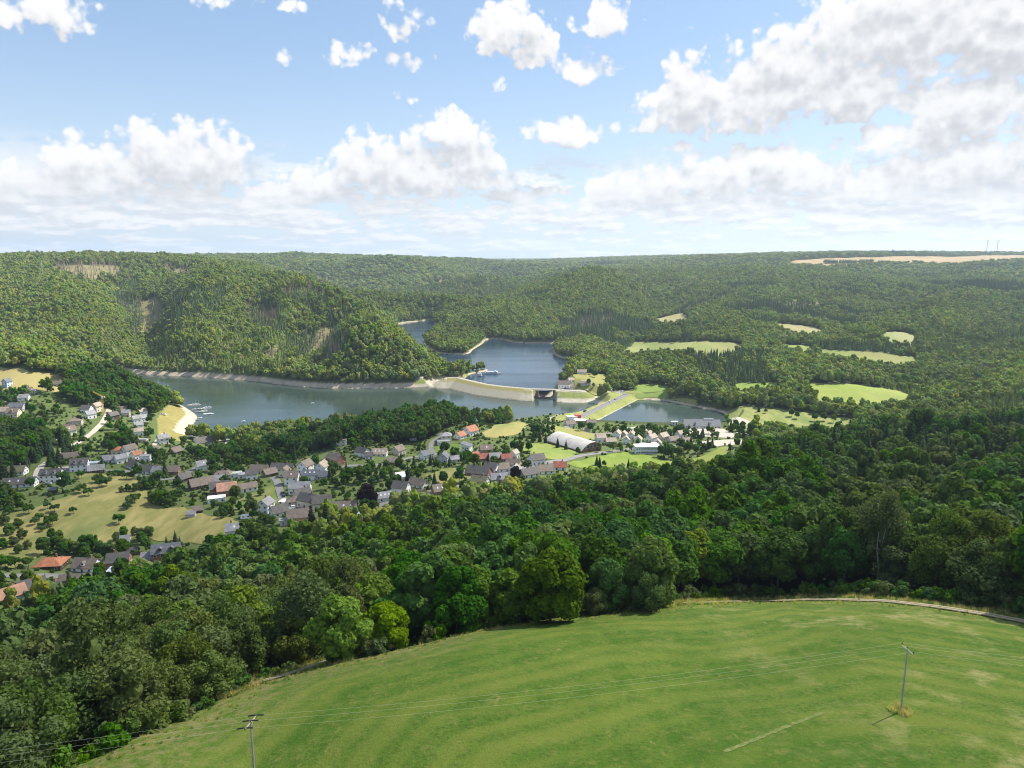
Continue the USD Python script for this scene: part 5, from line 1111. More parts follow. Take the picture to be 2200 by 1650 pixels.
# undergrowth along the wood edge
eb = BELT.boundary.buffer(3.2).intersection(MEADOW.buffer(24)).difference(MEADOW.buffer(.8)).difference(TRACK.buffer(3.2))
u = jitter(eb, 2.5, .45, 5); u = u[in_view(u, 120) & (np.random.default_rng(5).uniform(0, 1, len(u)) < .75)]
SHRUB = [(broad_crown(170 + i, 3.4, 2.2, 10, 60, .5, -.2, .3), m) for i, m in enumerate((LEAF_OAK, LEAF_ASH, LEAF_WILLOW))]
instancer('edge_undergrowth', 'low bushes and brambles along the edge of the wood', SHRUB, u, rng.integers(0, 3, len(u)), rng.uniform(.45, 1.25, len(u)))

# --- wooded hill, left spur and copse: middle distance
mw = unary_union([WOODHILL, LEFTSPUR, LEFTWOOD]).difference(unary_union([WATER.buffer(5), ALLFIELDS, SPIT]))
q = jitter(mw, 6.6, .36, 12); q = q[~inside(NOTREE, q[:, 0], q[:, 1])]; q = q[in_view(q) & seen(q, 18, 14)]; q = q[~hides_house(q, 14)]
n = meshkit.noise(np.c_[q / 45, np.zeros(len(q))], 14); r2 = rng.uniform(0, 1, len(q)); spur = inside(LEFTSPUR, q[:, 0], q[:, 1])
isb = ~((r2 < .06) | ((n > .66) & ~spur))
wh = np.where(r2 < .5, rng.integers(0, 3, len(q)), 3 + rng.integers(0, 2, len(q)))
instancer('lakeside_woodland', 'rounded broadleaf woods between the village and the lake', mid_oak, q[isb], wh[isb], np.clip(rng.normal(.92, .16, isb.sum()), .6, 1.25))
instancer('lakeside_spruces', 'few dark conifers among the lakeside woods', mid_spr, q[~isb], rng.integers(0, 2, (~isb).sum()), rng.uniform(.6, .95, (~isb).sum()))

# --- hills beyond the lakes
dry = unary_union([ALLFIELDS.buffer(2), LAKE.buffer(8.5), UPPER.buffer(4.0), POND.buffer(7), FAR.buffer(50), DAM.buffer(24), CAUSE.buffer(17), VILLAGE, BELT.buffer(20), MEADOW, NOTREE, WOODHILL, LEFTSPUR, LEFTWOOD, SPIT])
shapely.prepare(dry); shapely.prepare(CLEARS)
allq, allsz = [], []
for r0, r1, sp, sz in ((300, 1000, 6.0, .76), (1000, 1500, 5.6, .72), (1500, 2100, 6.4, .80), (2100, 3000, 8.6, 1.0), (3000, 4600, 16.0, 1.65), (4600, 6800, 28.0, 2.6)):
    sector = Polygon([(r1 * math.sin(a) * 1.03, r1 * math.cos(a) * 1.03) for a in np.radians(np.linspace(-43, 43, 40))] + [(r0 * math.sin(a) * .99, r0 * math.cos(a) * .99) for a in np.radians(np.linspace(43, -43, 40))])
    t = jitter(sector, sp, .5, int(r0)); rad = np.hypot(t[:, 0], t[:, 1]); t = t[(rad >= r0) & (rad < r1)]
    t = t[in_view(t, 120) & seen(t, 20, 16)]
    t = t[~inside(dry, t[:, 0], t[:, 1])]
    c = inside(CLEARS, t[:, 0], t[:, 1]); t = t[~c | (np.random.default_rng(int(r1)).uniform(0, 1, len(t)) < .34)]
    allq.append(t); allsz.append(np.full(len(t), sz))
q, sz = np.vstack(allq), np.concatenate(allsz)
px, py = project(np.c_[q, ground(q[:, 0], q[:, 1]) + 8]); rad = np.hypot(q[:, 0], q[:, 1])
ppx = Polygon(np.stack(project(np.c_[np.array(POND.exterior.coords), np.full(len(POND.exterior.coords), MID)]), 1)).buffer(3).union(Polygon([(1212, 908), (1345, 843), (1362, 858), (1255, 915)])).union(Polygon([(1075, 845), (1300, 862), (1225, 903), (1130, 903)]))
top_ = project(np.c_[q, ground(q[:, 0], q[:, 1]) + 8])
keepp = ~(inside(ppx, *top_) & (q[:, 1] < 800)) & ~inside(Polygon(FIELDS_PX['plateau_field']).buffer(0), *project(np.c_[q, ground(q[:, 0], q[:, 1]) + 13]))
q, sz, px, py, rad = q[keepp], sz[keepp], px[keepp], py[keepp], rad[keepp]
r2 = rng.uniform(0, 1, len(q))
fb = lambda s, k: meshkit.fbm(np.c_[q / s, np.zeros(len(q))], 3, k)
n1, n2, n3 = fb(260, 31), fb(90, 32), fb(420, 33)
wx_ = meshkit.fbm(np.c_[q / 70, np.zeros(len(q))], 3, 61) - .5; wy_ = meshkit.fbm(np.c_[q / 70, np.ones(len(q))], 3, 62) - .5
px, py = px + wx_ * 70, py + wy_ * 36
P_ = lambda *r: np.any([inside(Polygon(x).buffer(0), px, py) for x in r], axis=0)
spr = (n1 > .64) & (n2 > .42) & (px > 1050)
spr |= P_([(236, 612), (300, 600), (300, 640), (306, 690), (300, 722), (272, 692), (238, 645)], [(372, 640), (430, 600), (480, 612), (486, 655), (400, 680), (345, 722)], [(540, 625), (600, 640), (628, 715), (740, 705), (735, 742), (650, 775), (545, 752), (560, 690)], [(615, 625), (640, 630), (700, 660), (765, 705), (740, 706), (680, 672), (625, 645)], [(755, 670), (800, 690), (815, 708), (790, 705), (758, 682)], [(1490, 755), (1640, 757), (1665, 800), (1560, 832), (1480, 790)], [(1215, 670), (1300, 668), (1310, 712), (1230, 722)], [(1690, 730), (1960, 738), (1965, 760), (1780, 748), (1690, 742)], [(1770, 552), (1872, 552), (1872, 566), (1770, 566)], [(1880, 540), (2075, 540), (2075, 550), (1880, 550)]) & (r2 < .9)
lar = P_([(305, 745), (400, 684), (430, 662), (530, 700), (562, 762), (520, 800), (312, 782)], [(560, 705), (620, 730), (600, 790), (560, 790)], [(1960, 700), (2210, 690), (2210, 760), (2050, 770), (1960, 745)], [(1890, 815), (2010, 800), (2010, 860), (1890, 865)], [(2030, 880), (2210, 830), (2210, 880), (2100, 900)], [(590, 600), (700, 620), (850, 700), (780, 690), (660, 640)]) & (r2 < .8)
dead = P_([(100, 560), (260, 560), (300, 600), (180, 600)], [(350, 560), (420, 575), (400, 590), (350, 580)], [(650, 600), (700, 605), (740, 640), (690, 635)], [(640, 720), (740, 712), (720, 760), (660, 785)], [(2060, 790), (2130, 775), (2120, 850), (2040, 850)], [(600, 610), (650, 605), (680, 640), (620, 640)], [(1225, 690), (1300, 675), (1300, 710)], [(240, 640), (330, 640), (380, 690), (310, 720)], [(520, 640), (600, 660), (590, 700), (530, 690)]) & (r2 > .34)
dead |= inside(CLEARS, q[:, 0], q[:, 1]) & (r2 < np.where(px < 700, .85, .3))
lar &= ~dead; spr &= ~dead & ~lar; brd = ~(lar | spr | dead)
def put_far(name, lab, protos, m, wts, jit=.3):
    if not m.any(): return
    k = rng.choice(len(protos), m.sum(), p=wts)
    sc = sz[m] * np.clip(rng.normal(1, jit, m.sum()), .55, 1.5)
    instancer(name, lab, protos, q[m], k, sc, sz=np.clip(1.12 / np.maximum(sz[m], .8), .42, 1.15) * rng.uniform(.85, 1.2, m.sum()))
light = brd & (n2 > .53) | (brd & (sdist(LAKE, q[:, 0], q[:, 1]) < 26))
put_far('hillside_woodland', 'broadleaf woods covering the hills around the lakes', far_b, brd & ~light, [.34, .30, .18, .14, .04])
put_far('light_woodland', 'lighter green broadleaf woods on shores and hill shoulders', far_b, light, [.08, .08, .30, .28, .26])
put_far('spruce_stands', 'dark spruce stands on the hillsides', far_s, spr, [.34, .33, .33], .16)
put_far('larch_plantation', 'even light green conifer plantation on the slopes', far_l, lar, [.34, .33, .33], .1)
put_far('dead_spruces', 'grey brown dead spruces standing on thinned slopes', far_d, dead, [.5, .5], .2)
cop = []
for (xa, xb, yb, depth) in ((1771, 1799, 567, 50), (1803, 1842, 567, 50), (1845, 1875, 566, 50), (1885, 1990, 550, 60), (1985, 2076, 551, 60), (2080, 2136, 579, 40), (1660, 1730, 553, 60), (1735, 1800, 551, 60), (2165, 2215, 574, 70)):
    a_, b_ = np.array(hit([(xa, yb), (xb, yb)])); mid = (a_ + b_) / 2; away = mid / np.hypot(*mid) * depth
    t = jitter(Polygon([a_, b_, b_ + away, a_ + away]).buffer(0), 8.5, .3, int(xa)); cop.append(t)
cop = np.vstack(cop)
instancer('plateau_copses', 'dark square copses and tree lines along the plateau field', far_s + [far_b[0]], cop, rng.integers(0, 4, len(cop)), rng.uniform(1.0, 1.35, len(cop)), sz=.9)
print('far trees', len(q), brd.sum(), spr.sum(), lar.sum(), dead.sum())
# ---------------------------------------------------------------- meadow and farm track
g = G(); p = g.pos()
mow = '@' + g.add('mapping', vector=p, scale=(1, .16, 1), rotation=(0, 0, math.radians(-62))) + '.vector'
a1 = g.noise(p, .045, 5, .6); a2 = g.noise(mow, .22, 4, .6); a3 = g.noise(p, .55, 6, .7); a4 = g.noise(p, .16, 5, .65)
col = g.mix(g.rng(g.math('multiply_add', a2, .5, g.math('multiply', a1, .5)), .36, .62), (0.0585, 0.1290, 0.0103), (0.1015, 0.1634, 0.0189))
col = g.mix(g.rng(a4, .52, .72, 0, .5), col, (0.0499, 0.1075, 0.0086))
col = g.mix(g.rng(a3, .48, .66, 0, .6), col, (0.1763, 0.1849, 0.0430))
col = g.mix(g.rng(g.noise(mow, .5, 5, .7), .60, .76, 0, .75), col, (0.2924, 0.2494, 0.0860))
col = g.mix(g.rng(g.noise(p, 1.7, 5, .75), .44, .64, 0, .7), col, (0.0387, 0.0817, 0.0086))
edge = '@' + g.add('attribute', attribute='edge') + '.fac'
row = '@' + g.add('attribute', attribute='row') + '.fac'
wob = g.math('multiply_add', g.noise(p, .05, 3), 5.0, row)
st = g.math('sine', g.math('multiply', wob, 1.15)); st2 = g.math('sine', g.math('multiply', wob, .37))
str_ = g.rng(g.math('add', g.math('multiply', st, .6), g.math('multiply', st2, .5)), -.7, .9)
col = g.mix(g.math('multiply', str_, g.rng(a1, .3, .6, .12, .6)), col, (.165, .195, .032))
dry = g.math('multiply', edge, g.rng(a3, .38, .60))
col = g.mix(g.math('multiply', dry, .75), col, (.24, .20, .085))
sx = g.add('separate_xyz', vector=p)
wear = g.math('multiply', g.rng(g.noise(p, .10, 4, .65), .50, .66), g.rng(f'@{sx}.x', 20.0, 75.0))
col = g.mix(g.math('multiply', wear, g.rng(a3, .35, .6, .2, .75)), col, (.29, .27, .10))
soil = g.math('multiply', g.rng(edge, .25, .6), g.rng(g.noise(mow, .38, 5, .7), .60, .70))
col = g.mix(g.math('multiply', soil, .7), col, (.20, .145, .085))
bmp = '@' + g.add('bump', height=g.math('add', g.noise(p, 3.2, 5, .7), g.math('multiply', a3, 1.5)), strength=.75, distance=.35) + '.normal'
GRASS = g.make('meadow_grass', surface='@' + g.add('principled_bsdf', base_color=col, roughness=.9, specular_ior_level=.12, normal=bmp) + '.BSDF')
mv, mf = drape(MEADOW, 2.2, .12)
mz = meshkit.fbm(np.c_[mv[:, :2] / 5.0, np.zeros(len(mv))], 3, 12) * .25
mv[:, 2] += mz
mp = put('meadow', (mv, mf), GRASS, smooth=True)
n_pts = len(UsdGeom.Mesh(mp).GetPointsAttr().Get())
P3 = np.array(UsdGeom.Mesh(mp).GetPointsAttr().Get())
EDGE_LINE = LineString(MEDGE)
ed = shapely.distance(EDGE_LINE, shapely.points(P3[:, :2]))
pxm, pym = project(P3)
UsdGeom.PrimvarsAPI(mp).CreatePrimvar('edge', Sdf.ValueTypeNames.FloatArray, 'vertex').Set(Vt.FloatArray.FromNumpy((np.clip(1 - ed / 20, 0, 1) * np.clip((1250 - pxm) / 300, .25, 1)).astype(np.float32)))
UsdGeom.PrimvarsAPI(mp).CreatePrimvar('row', Sdf.ValueTypeNames.FloatArray, 'vertex').Set(Vt.FloatArray.FromNumpy(ed.astype(np.float32)))
tag(mp, 'sloping mown green meadow below the wood edge', None, None, 'structure')
wl = LineString(soften(hit([(1560, 1618), (1640, 1585), (1700, 1560), (1765, 1536)]), 2))
tag(put('worn_line', drape(unary_union([wl.interpolate(t_).buffer(float(rng.uniform(.12, .42))) for t_ in np.arange(0, wl.length, .28) if math.sin(t_ * 1.7) + rng.uniform(-.6, 1.4) > -1.15]), .4, .30), rough_mat('worn_grass', (.095, .15, .02), (.20, .19, .065), scale=1.1, detail=6, lo=.40, hi=.66), smooth=True), 'pale worn line across the lower right of the meadow', None, None, 'structure')
VERGE = rough_mat('verge_grass', (.10, .135, .045), (.20, .20, .085), scale=.8, detail=6, bump=.8, bscale=4, spec=.1)
tag(put('grass_verge', drape(TRACK.buffer(8.5).difference(MEADOW).difference(TRACK.buffer(1.9)), 1.5, .16), VERGE, smooth=True), 'rough dry grass verge between farm track and wood', None, None, 'structure')
tag(put('farm_track', drape(TRACK.buffer(1.85), 1.0, .42), rough_mat('track_middle', (.15, .15, .065), (.22, .20, .10), scale=1.2, bump=.5), smooth=True), 'curved farm track around the edge of the meadow', None, None, 'structure')
RUT = rough_mat('track_rut', (.30, .245, .155), (.38, .32, .21), scale=.9, detail=5, bump=.4)
tl = TRACK
for s in (-.85, .85):
    o = tl.offset_curve(s)
    tag(put('wheel_rut', drape(o.buffer(.58), .8, .47), RUT, smooth=True), 'bare wheel rut on the ' + ('meadow' if s < 0 else 'wood') + ' side of the farm track', None, None, 'structure')
# grass tufts on the verge and in the meadow edge
TUFT_G, TUFT_D = leaf_mat('tuft_green', (.16, .22, .05), trans=.4), leaf_mat('tuft_dry', (.48, .40, .18), trans=.4)
def tuft(seed, n=26, h=.55, r=.35):
    rg = np.random.default_rng(seed); v, f = [], []
    for i in range(n):
        a, b = rg.uniform(0, 6.28), rg.uniform(.1, .6); b0 = np.array([rg.normal(0, r * .5), rg.normal(0, r * .5), 0]); d = np.array([math.cos(a), math.sin(a), 0])
        t = b0 + d * b * h * .8 + [0, 0, h * rg.uniform(.6, 1.1)]; s = np.array([-d[1], d[0], 0]) * .035
        k = len(v); v += [b0 - s, b0 + s, t]; f.append((k, k + 1, k + 2))
    return np.array(v), np.array(f)
u = jitter(TRACK.buffer(9.5).difference(TRACK.buffer(2.0)).difference(MEADOW.buffer(-1.2)), .85, .5, 51); u = u[in_view(u, 40)][:9000]
instancer('verge_grass_tufts', 'tall dry and green grass tufts beside the farm track', [(tuft(1), TUFT_G), (tuft(2), TUFT_D), (tuft(3, 30, .8), TUFT_D)], u, rng.choice(3, len(u), p=[.5, .3, .2]), rng.uniform(.7, 1.8, len(u)), sink=-.1)
u = jitter(MEADOW.buffer(1).difference(MEADOW.buffer(-6)), .9, .5, 52); u = u[in_view(u, 40)]; u = u[rng.uniform(0, 1, len(u)) < .35]
instancer('meadow_edge_tufts', 'uncut grass tufts along the upper border of the meadow', [(tuft(1), TUFT_G), (tuft(2), TUFT_D)], u, rng.choice(2, len(u), p=[.6, .4]), rng.uniform(.5, 1.2, len(u)), sink=-.1)

# ---------------------------------------------------------------- power line
WOODP, ARMM, INSM, WIREM = rough_mat('pole_wood', (.24, .21, .18), (.36, .33, .29), scale=3, stretch=((6, 6, .5), (0, 0, 0))), plain('arm_steel', (.42, .38, .32), .5, .3), plain('insulator_black', (.018, .016, .02), .35), plain('wire_metal', (.55, .57, .40), .6, .1)
pA = hit([(548, 1684)])[0]; pB = hit([(1935, 1531)])[0]
Ld = np.array(pB) - np.array(pA); Ld /= np.linalg.norm(Ld)
HB = 10.3
arms = {}
def solve_height(base, px, py):
    """Height of the pole so that its top stands where the picture shows it."""
    d = ray(px, py); r = math.hypot(*base); k = r / math.hypot(d[0], d[1]); return CAMZ + d[2] * k - float(ground(*base))
for nm, base, top, lab, heavy in (('a', pA, (549, 1548), 'grey wooden power pole with long black insulators near the left meadow border', True), ('b', pB, (1941, 1392), 'slender dark power pole rising from a dry grass tuft in the meadow', False)):
    x, y = base; z = float(ground(x, y)); h = solve_height(base, *top)
    t = thing('power_pole', lab, 'power pole', (x, y, z)); P = str(t.GetPath())
    put('pole', join(rod((0, 0, -1), (0, 0, h * .5), .165 if heavy else .13, .14 if heavy else .11, 10), rod((0, 0, h * .499), (0, 0, h), .14 if heavy else .11, .10 if heavy else .085, 10)), WOODP, P)
    # arm lies across the line
    ac = np.array([-Ld[1], Ld[0]])
    if heavy: ac = np.array([ac[0] * .95 + Ld[0] * .3, ac[1] * .95 + Ld[1] * .3]); ac /= np.linalg.norm(ac)
    half = 1.25 if heavy else 1.15
    a = np.array([*(-ac * half), h - .12]); b = np.array([*(ac * half), h - .12])
    put('crossarm', rod(a, b, .085 if heavy else .06, n=6), ARMM, P)
    for s in (-1, 1): put('brace', rod((0, 0, h - 1.0), (*(ac * s * half * .55), h - .14), .03, n=4), ARMM, P)
    pts = []
    for k, s in enumerate((-1, 0, 1)):
        c = np.array([*(ac * s * half), h - .05 + (.0 if s else .12)])
        if heavy:
            for e in (-1, 1):
                q0, q1 = c + [*(Ld * e * .12), .10], c + [*(Ld * e * .95), .02]
                discs = [rod(q0 + (q1 - q0) * t, q0 + (q1 - q0) * (t + .05), .10, n=8) for t in np.linspace(.08, .85, 8)]
                put('insulator', join(rod(q0, q1, .06, n=6), *discs), INSM, P)
            put('clamp', join(rod(c + [0, 0, -.3], c + [0, 0, .14], .05, n=6)), INSM, P)
            pts.append([np.array([x, y, z]) + c + [*(Ld * e * .95), .02] for e in (-1, 1)])
        else:
            put('insulator', join(rod(c, c + [0, 0, .16], .035, n=6), rod(c + [0, 0, .12], c + [0, 0, .26], .075, .05, n=8), rod(c + [0, 0, .24], c + [0, 0, .33], .06, .05, n=8)), INSM, P)
            w = np.array([x, y, z]) + c + [0, 0, .3]; pts.append([w, w])
    arms[nm] = pts
def wire(p0, p1, sag, lab, r=.008):
    t = np.linspace(0, 1, 25)[:, None]
    q = p0 + (p1 - p0) * t; q[:, 2] -= sag * 4 * t[:, 0] * (1 - t[:, 0])
    m = join(*[rod(q[i], q[i + 1], r, n=4) for i in range(24)])
    return tag(put('wire', m, WIREM), lab, 'wire', 'overhead wires over the meadow')
for k, w in enumerate(('far', 'middle', 'near')):
    k2 = 2 - k
    wire(arms['a'][k2][1], arms['b'][k2][0], .9, f'{w} wire of the power line between the two meadow poles')
    d = ray(*[(140, 1655), (215, 1655), (280, 1655)][k]); 
    e = np.array(pA) + np.array([-52., -11.]); e = np.array([*(e - np.array([-Ld[1], Ld[0]]) * (k - 1) * 1.2), float(ground(*e)) + HB - 1])
    wire(arms['a'][k2][0], e, .5, f'{w} wire running from the insulator pole to the lower left')
    e = np.array(pB) + Ld * 78 + np.array([8., -16.]); e = np.array([*(e - np.array([-Ld[1], Ld[0]]) * (k - 1) * 1.2), float(ground(*e)) + HB + .5])
    wire(arms['b'][k2][1], e, .8, f'{w} wire running from the slender pole past the right end of the meadow')
tg = jitter(Point(*pB).buffer(1.5), .42, .5, 61)
instancer('pole_grass', 'dry uncut grass around the foot of the slender pole', [(tuft(4, 30, .7), TUFT_D), (tuft(5, 26, .6), TUFT_G)], tg, rng.choice(2, len(tg), p=[.7, .3]), rng.uniform(.8, 1.5, len(tg)), sink=-.1)

# ---------------------------------------------------------------- single trees
def tree_at(px, py, kd, h, lab, nm, cat, base_h, group=None, sz=1.0, spot=None):
    x, y = spot if spot else hit([(px, py)])[0]
    ks = NEAR[kd]
    return place(ks[int(rng.integers(len(ks)))], nm, lab, cat, x, y, h / base_h, group=group, sz=sz)
BH = {'oak': 17, 'ash': 16, 'willow': 12, 'lime': 14, 'spruce': 20, 'copper': 14, 'bush': 3.2, 'fruit': 6, 'edge': 15}
def dead_tree(name, label, px, py, h, seed, mat):
    rg = np.random.default_rng(seed); x, y = hit([(px, py)])[0]
    t = thing(name, label, 'dead tree', (x, y, float(ground(x, y)) - .4)); P = str(t.GetPath())
    p = [np.zeros(3)]; 
    for i in range(7): p.append(p[-1] + [rg.normal(0, .22), rg.normal(0, .22), h / 7])
    r = np.linspace(.24, .05, 8)
    put('trunk', join(*[rod(p[i], p[i + 1], r[i], r[i + 1], 7) for i in range(7)]), mat, P)
    for i in range(13):
        k = int(rg.integers(2, 7)); a = rg.uniform(0, 6.28); L = rg.uniform(1.2, 3.6) * (1.1 - k / 9)
        b = p[k] + np.array([math.cos(a) * L, math.sin(a) * L, L * rg.uniform(-.1, .8)]); ms = [rod(p[k], b, .07, .025, 5)]
        for j in range(5):
            q = p[k] + (b - p[k]) * rg.uniform(.35, 1); ms.append(rod(q, q + rg.normal(0, .55, 3) + [math.cos(a) * .4, math.sin(a) * .4, .25], .026, .008, 4))
        put('limb', join(*ms), mat, P)
    return t
dead_tree('dead_tree', 'bare pale dead tree standing at the wood edge behind the track', 1876, 1268, 17, 3, DEADBARK)
dead_tree('dead_tree', 'greyish half dead tree deeper in shade beside the bare pale one', 1925, 1256, 18, 4, DEADBARK)
tree_at(1182, 1338, 'edge', 18.5, 'tall round bright tree standing out at the meadow edge', 'broadleaf_tree', 'broadleaf tree', BH['edge'], sz=.9)
tree_at(1020, 1352, 'ash', 15.5, 'broad leafy tree left of the tall round bright tree at the edge', 'broadleaf_tree', 'broadleaf tree', BH['ash'])
tree_at(1812, 1265, 'lime', 15.5, 'bright crowned tree with bare trunk left of the pale dead tree', 'broadleaf_tree', 'broadleaf tree', BH['lime'])
tree_at(1392, 1315, 'willow', 7.2, 'lone wide olive bush at the start of the farm track', 'bush', 'bush', 9.5)
tree_at(1275, 1322, 'willow', 5.2, 'small olive bush left of the lone wide bush', 'bush', 'bush', 9.5)
tree_at(758, 905, 'copper', 9, 'dark copper beech standing alone against the lake', 'copper_beech', 'tree', BH['copper'])
tree_at(790, 1088, 'copper', 15, 'large dark copper beech among the village roofs', 'copper_beech', 'tree', BH['copper'])
tree_at(170, 910, 'copper', 8, 'purple leaved tree beside the hipped house on the upper lane', 'copper_beech', 'tree', BH['copper'])
tree_at(1108, 1028, 'copper', 9, 'dark purple tree before the grey roofed houses on the main road', 'copper_beech', 'tree', BH['copper'])
for i, (px_, py_, h) in enumerate(((672, 1165, 23), (703, 1172, 25))): tree_at(px_, py_, 'spruce', h, ('left' if i == 0 else 'right') + ' of the two tall dark spruces in front of the village', 'spruce_tree', 'spruce', BH['spruce'])
for i, (px_, py_, h) in enumerate(((379, 1185, 13), (388, 1187, 10), (152, 1275, 13), (100, 1270, 9), (974, 1060, 14), (487, 1052, 13), (488, 972, 7), (862, 992, 9), (60, 878, 11), (709, 1030, 10), (1000, 985, 10), (925, 1000, 10))):
    tree_at(px_, py_, 'spruce', h, ['taller conifer behind the slate roofed house at the forest edge', 'shorter conifer behind the slate roofed house at the forest edge', 'slim blue conifer in front of the dark roofs at the street', 'conifer beside the dark gable at the street', 'tall conifer at the edge of the wood below the pasture', 'conical conifer behind the salmon roofed farm', 'small conifer beside the lakeside lane', 'conifer beside the big hipped brick house', 'slim conifer on the left hilltop', 'slim conifer beside the straight lane gardens', 'slim conifer beside the white sloping roof house', 'dark conifer by the grey slate house'][i], 'spruce_tree', 'spruce', BH['spruce'])
for i, (px_, py_, h) in enumerate(((236, 958, 13), (250, 962, 14), (264, 958, 13.5), (278, 955, 14), (288, 962, 12), (228, 968, 11), (244, 975, 12), (270, 968, 13))):
    tree_at(px_, py_, 'oak', h * .95, 'very dark tree of the dense clump above the farmyard', 'dark_tree', 'tree', BH['oak'], group='dark clump above the farmyard')
ORCH = ((62, 1104, 6), (103, 1094, 5), (118, 1100, 5.5), (158, 1105, 5), (113, 1128, 7.5), (110, 1132, 7), (75, 1128, 5), (88, 1135, 4), (256, 1126, 7), (272, 1095, 5), (284, 1088, 8), (290, 1080, 7), (92, 1142, 4), (86, 1118, 5), (22, 1104, 5), (190, 1066, 6), (175, 1060, 7), (230, 1045, 7), (218, 1048, 8), (210, 1038, 7), (240, 1028, 6), (272, 1030, 6), (175, 1028, 6), (252, 1022, 5), (34, 1224, 7), (12, 1222, 7.5), (62, 1220, 6))
for i, (px_, py_, h) in enumerate(ORCH):
    tree_at(px_, py_, 'fruit', h, f'{"small" if h < 5.6 else "spreading"} fruit tree in the dry orchard meadow ' + ('near the white inn' if py_ < 1070 and px_ < 220 else 'below the farmyard' if py_ < 1070 else 'at the far left' if px_ < 70 else 'near the dark tree group' if px_ > 240 else 'in the middle of the slope' if py_ < 1200 else 'beside the orange hipped roof'), 'fruit_tree', 'fruit tree', BH['fruit'], group='fruit trees of the orchard')
GROUPS = ((345, 1085, 11), (330, 1082, 9), (360, 1086, 10), (352, 1078, 10), (372, 1080, 8), (262, 1058, 5), (275, 1056, 6), (290, 1056, 6.5), (302, 1052, 7), (316, 1050, 9), (322, 1046, 9), (305, 1160, 8), (320, 1158, 8.5), (266, 1152, 7), (250, 1162, 6), (290, 1150, 6), (112, 1158, 7), (128, 1162, 7), (120, 1178, 8), (150, 1185, 8), (165, 1190, 8), (140, 1180, 7), (195, 1180, 6), (215, 1185, 7), (225, 1190, 7), (240, 1192, 7), (10, 1128, 8), (40, 1135, 7), (20, 1150, 8), (48, 1158, 7), (30, 1175, 7), (8, 1180, 7), (60, 1180, 6), (40, 1190, 6), (490, 1105, 8), (478, 1095, 6), (460, 1090, 6), (515, 1095, 6), (500, 1088, 7), (535, 1075, 6), (560, 1065, 6), (480, 1112, 7), (520, 1140, 7), (585, 1130, 7), (560, 1128, 6), (575, 1125, 6))
for px_, py_, h in GROUPS:
    k = ('edge', 'willow')[int(rng.integers(2))]
    tree_at(px_, py_, k, h * .9, 'bushy hedgerow tree ' + ('at the left border of the orchard' if px_ < 70 else 'behind the orange hipped roof' if px_ < 172 else 'behind the brown roofed bungalow at the street' if px_ < 246 and py_ > 1170 else 'beside the pale garden hut' if py_ > 1140 and px_ < 420 else 'in the dark row below the farmyard' if px_ < 325 and py_ < 1060 else 'in the large dark clump of the orchard' if px_ < 420 else 'below the salmon roofed farm' if py_ < 1115 else 'at the lower end of the orchard'), 'hedgerow_tree', 'hedgerow tree', BH[k], group='hedgerow trees')
PARK = ((1118, 975, 10, 's'), (1136, 970, 8, 'o'), (1160, 950, 11, 's'), (1172, 952, 10, 's'), (1150, 948, 9, 'o'), (1125, 940, 9, 's'), (1198, 962, 10, 's'), (1216, 966, 9, 's'), (1242, 976, 6, 'o'), (1285, 972, 5, 'o'), (1316, 970, 8.5, 'l'), (1333, 966, 6, 'l'), (1356, 970, 6, 'l'), (1248, 926, 9, 'o'), (1268, 928, 9.5, 'o'), (1305, 934, 11, 'l'), (1320, 936, 9, 'o'), (1287, 942, 8, 's'), (1340, 934, 10, 'o'), (1380, 932, 9, 'o'), (1395, 930, 10, 'o'), (1410, 934, 9, 'l'), (1430, 938, 7, 's'), (1190, 935, 7, 's'), (1420, 982, 10, 'o'), (1436, 985, 11, 'o'), (1460, 983, 9, 'l'), (1476, 972, 9, 'l'), (1495, 975, 8, 'l'), (1520, 965, 11, 's'), (1530, 962, 10, 's'), (1568, 968, 8, 's'), (1428, 962, 6, 'l'), (1370, 957, 6, 'l'), (1350, 952, 6, 'o'), (1288, 1005, 10, 's'), (1282, 1000, 9, 's'), (1350, 1008, 9, 's'), (1298, 1003, 5, 'o'), (1480, 922, 6, 's'), (1522, 932, 8, 'o'), (1530, 934, 8, 'l'), (1500, 940, 6, 's'),
 (1565, 915, 8, 'l'), (1580, 920, 9, 'o'), (1595, 924, 9, 'o'), (1612, 926, 9, 'l'), (1630, 928, 9, 'o'), (1650, 928, 9, 'l'), (1668, 930, 9, 'o'), (1685, 928, 9, 'l'), (1700, 930, 9, 'o'), (1585, 876, 9, 'o'), (1545, 880, 11, 'l'), (1555, 875, 12, 'o'), (1500, 870, 7, 'l'), (1630, 885, 10, 's'), (1605, 868, 7, 'o'), (1645, 888, 6, 'l'), (1700, 895, 9, 'o'), (1712, 900, 8, 'o'), (1750, 905, 9, 'o'), (1770, 905, 10, 'o'), (1790, 908, 9, 'l'), (1660, 868, 7, 'l'), (1672, 876, 5, 'o'), (1640, 832, 9, 'l'), (1675, 832, 7, 'o'), (1715, 835, 8, 'o'), (1725, 838, 7, 'o'), (1745, 862, 9, 'o'), (1770, 866, 8, 'o'), (1800, 868, 8, 'l'), (1265, 826, 8, 'o'), (1245, 832, 5, 'l'), (1275, 832, 6, 'l'), (1300, 842, 5, 'l'), (1318, 842, 5, 'o'), (1278, 812, 12, 'o'), (1270, 806, 11, 'o'), (1205, 822, 8, 's'), (1345, 838, 8, 'l'), (1240, 790, 8, 'o'), (1222, 808, 9, 'o'), (1232, 800, 8, 'l'))
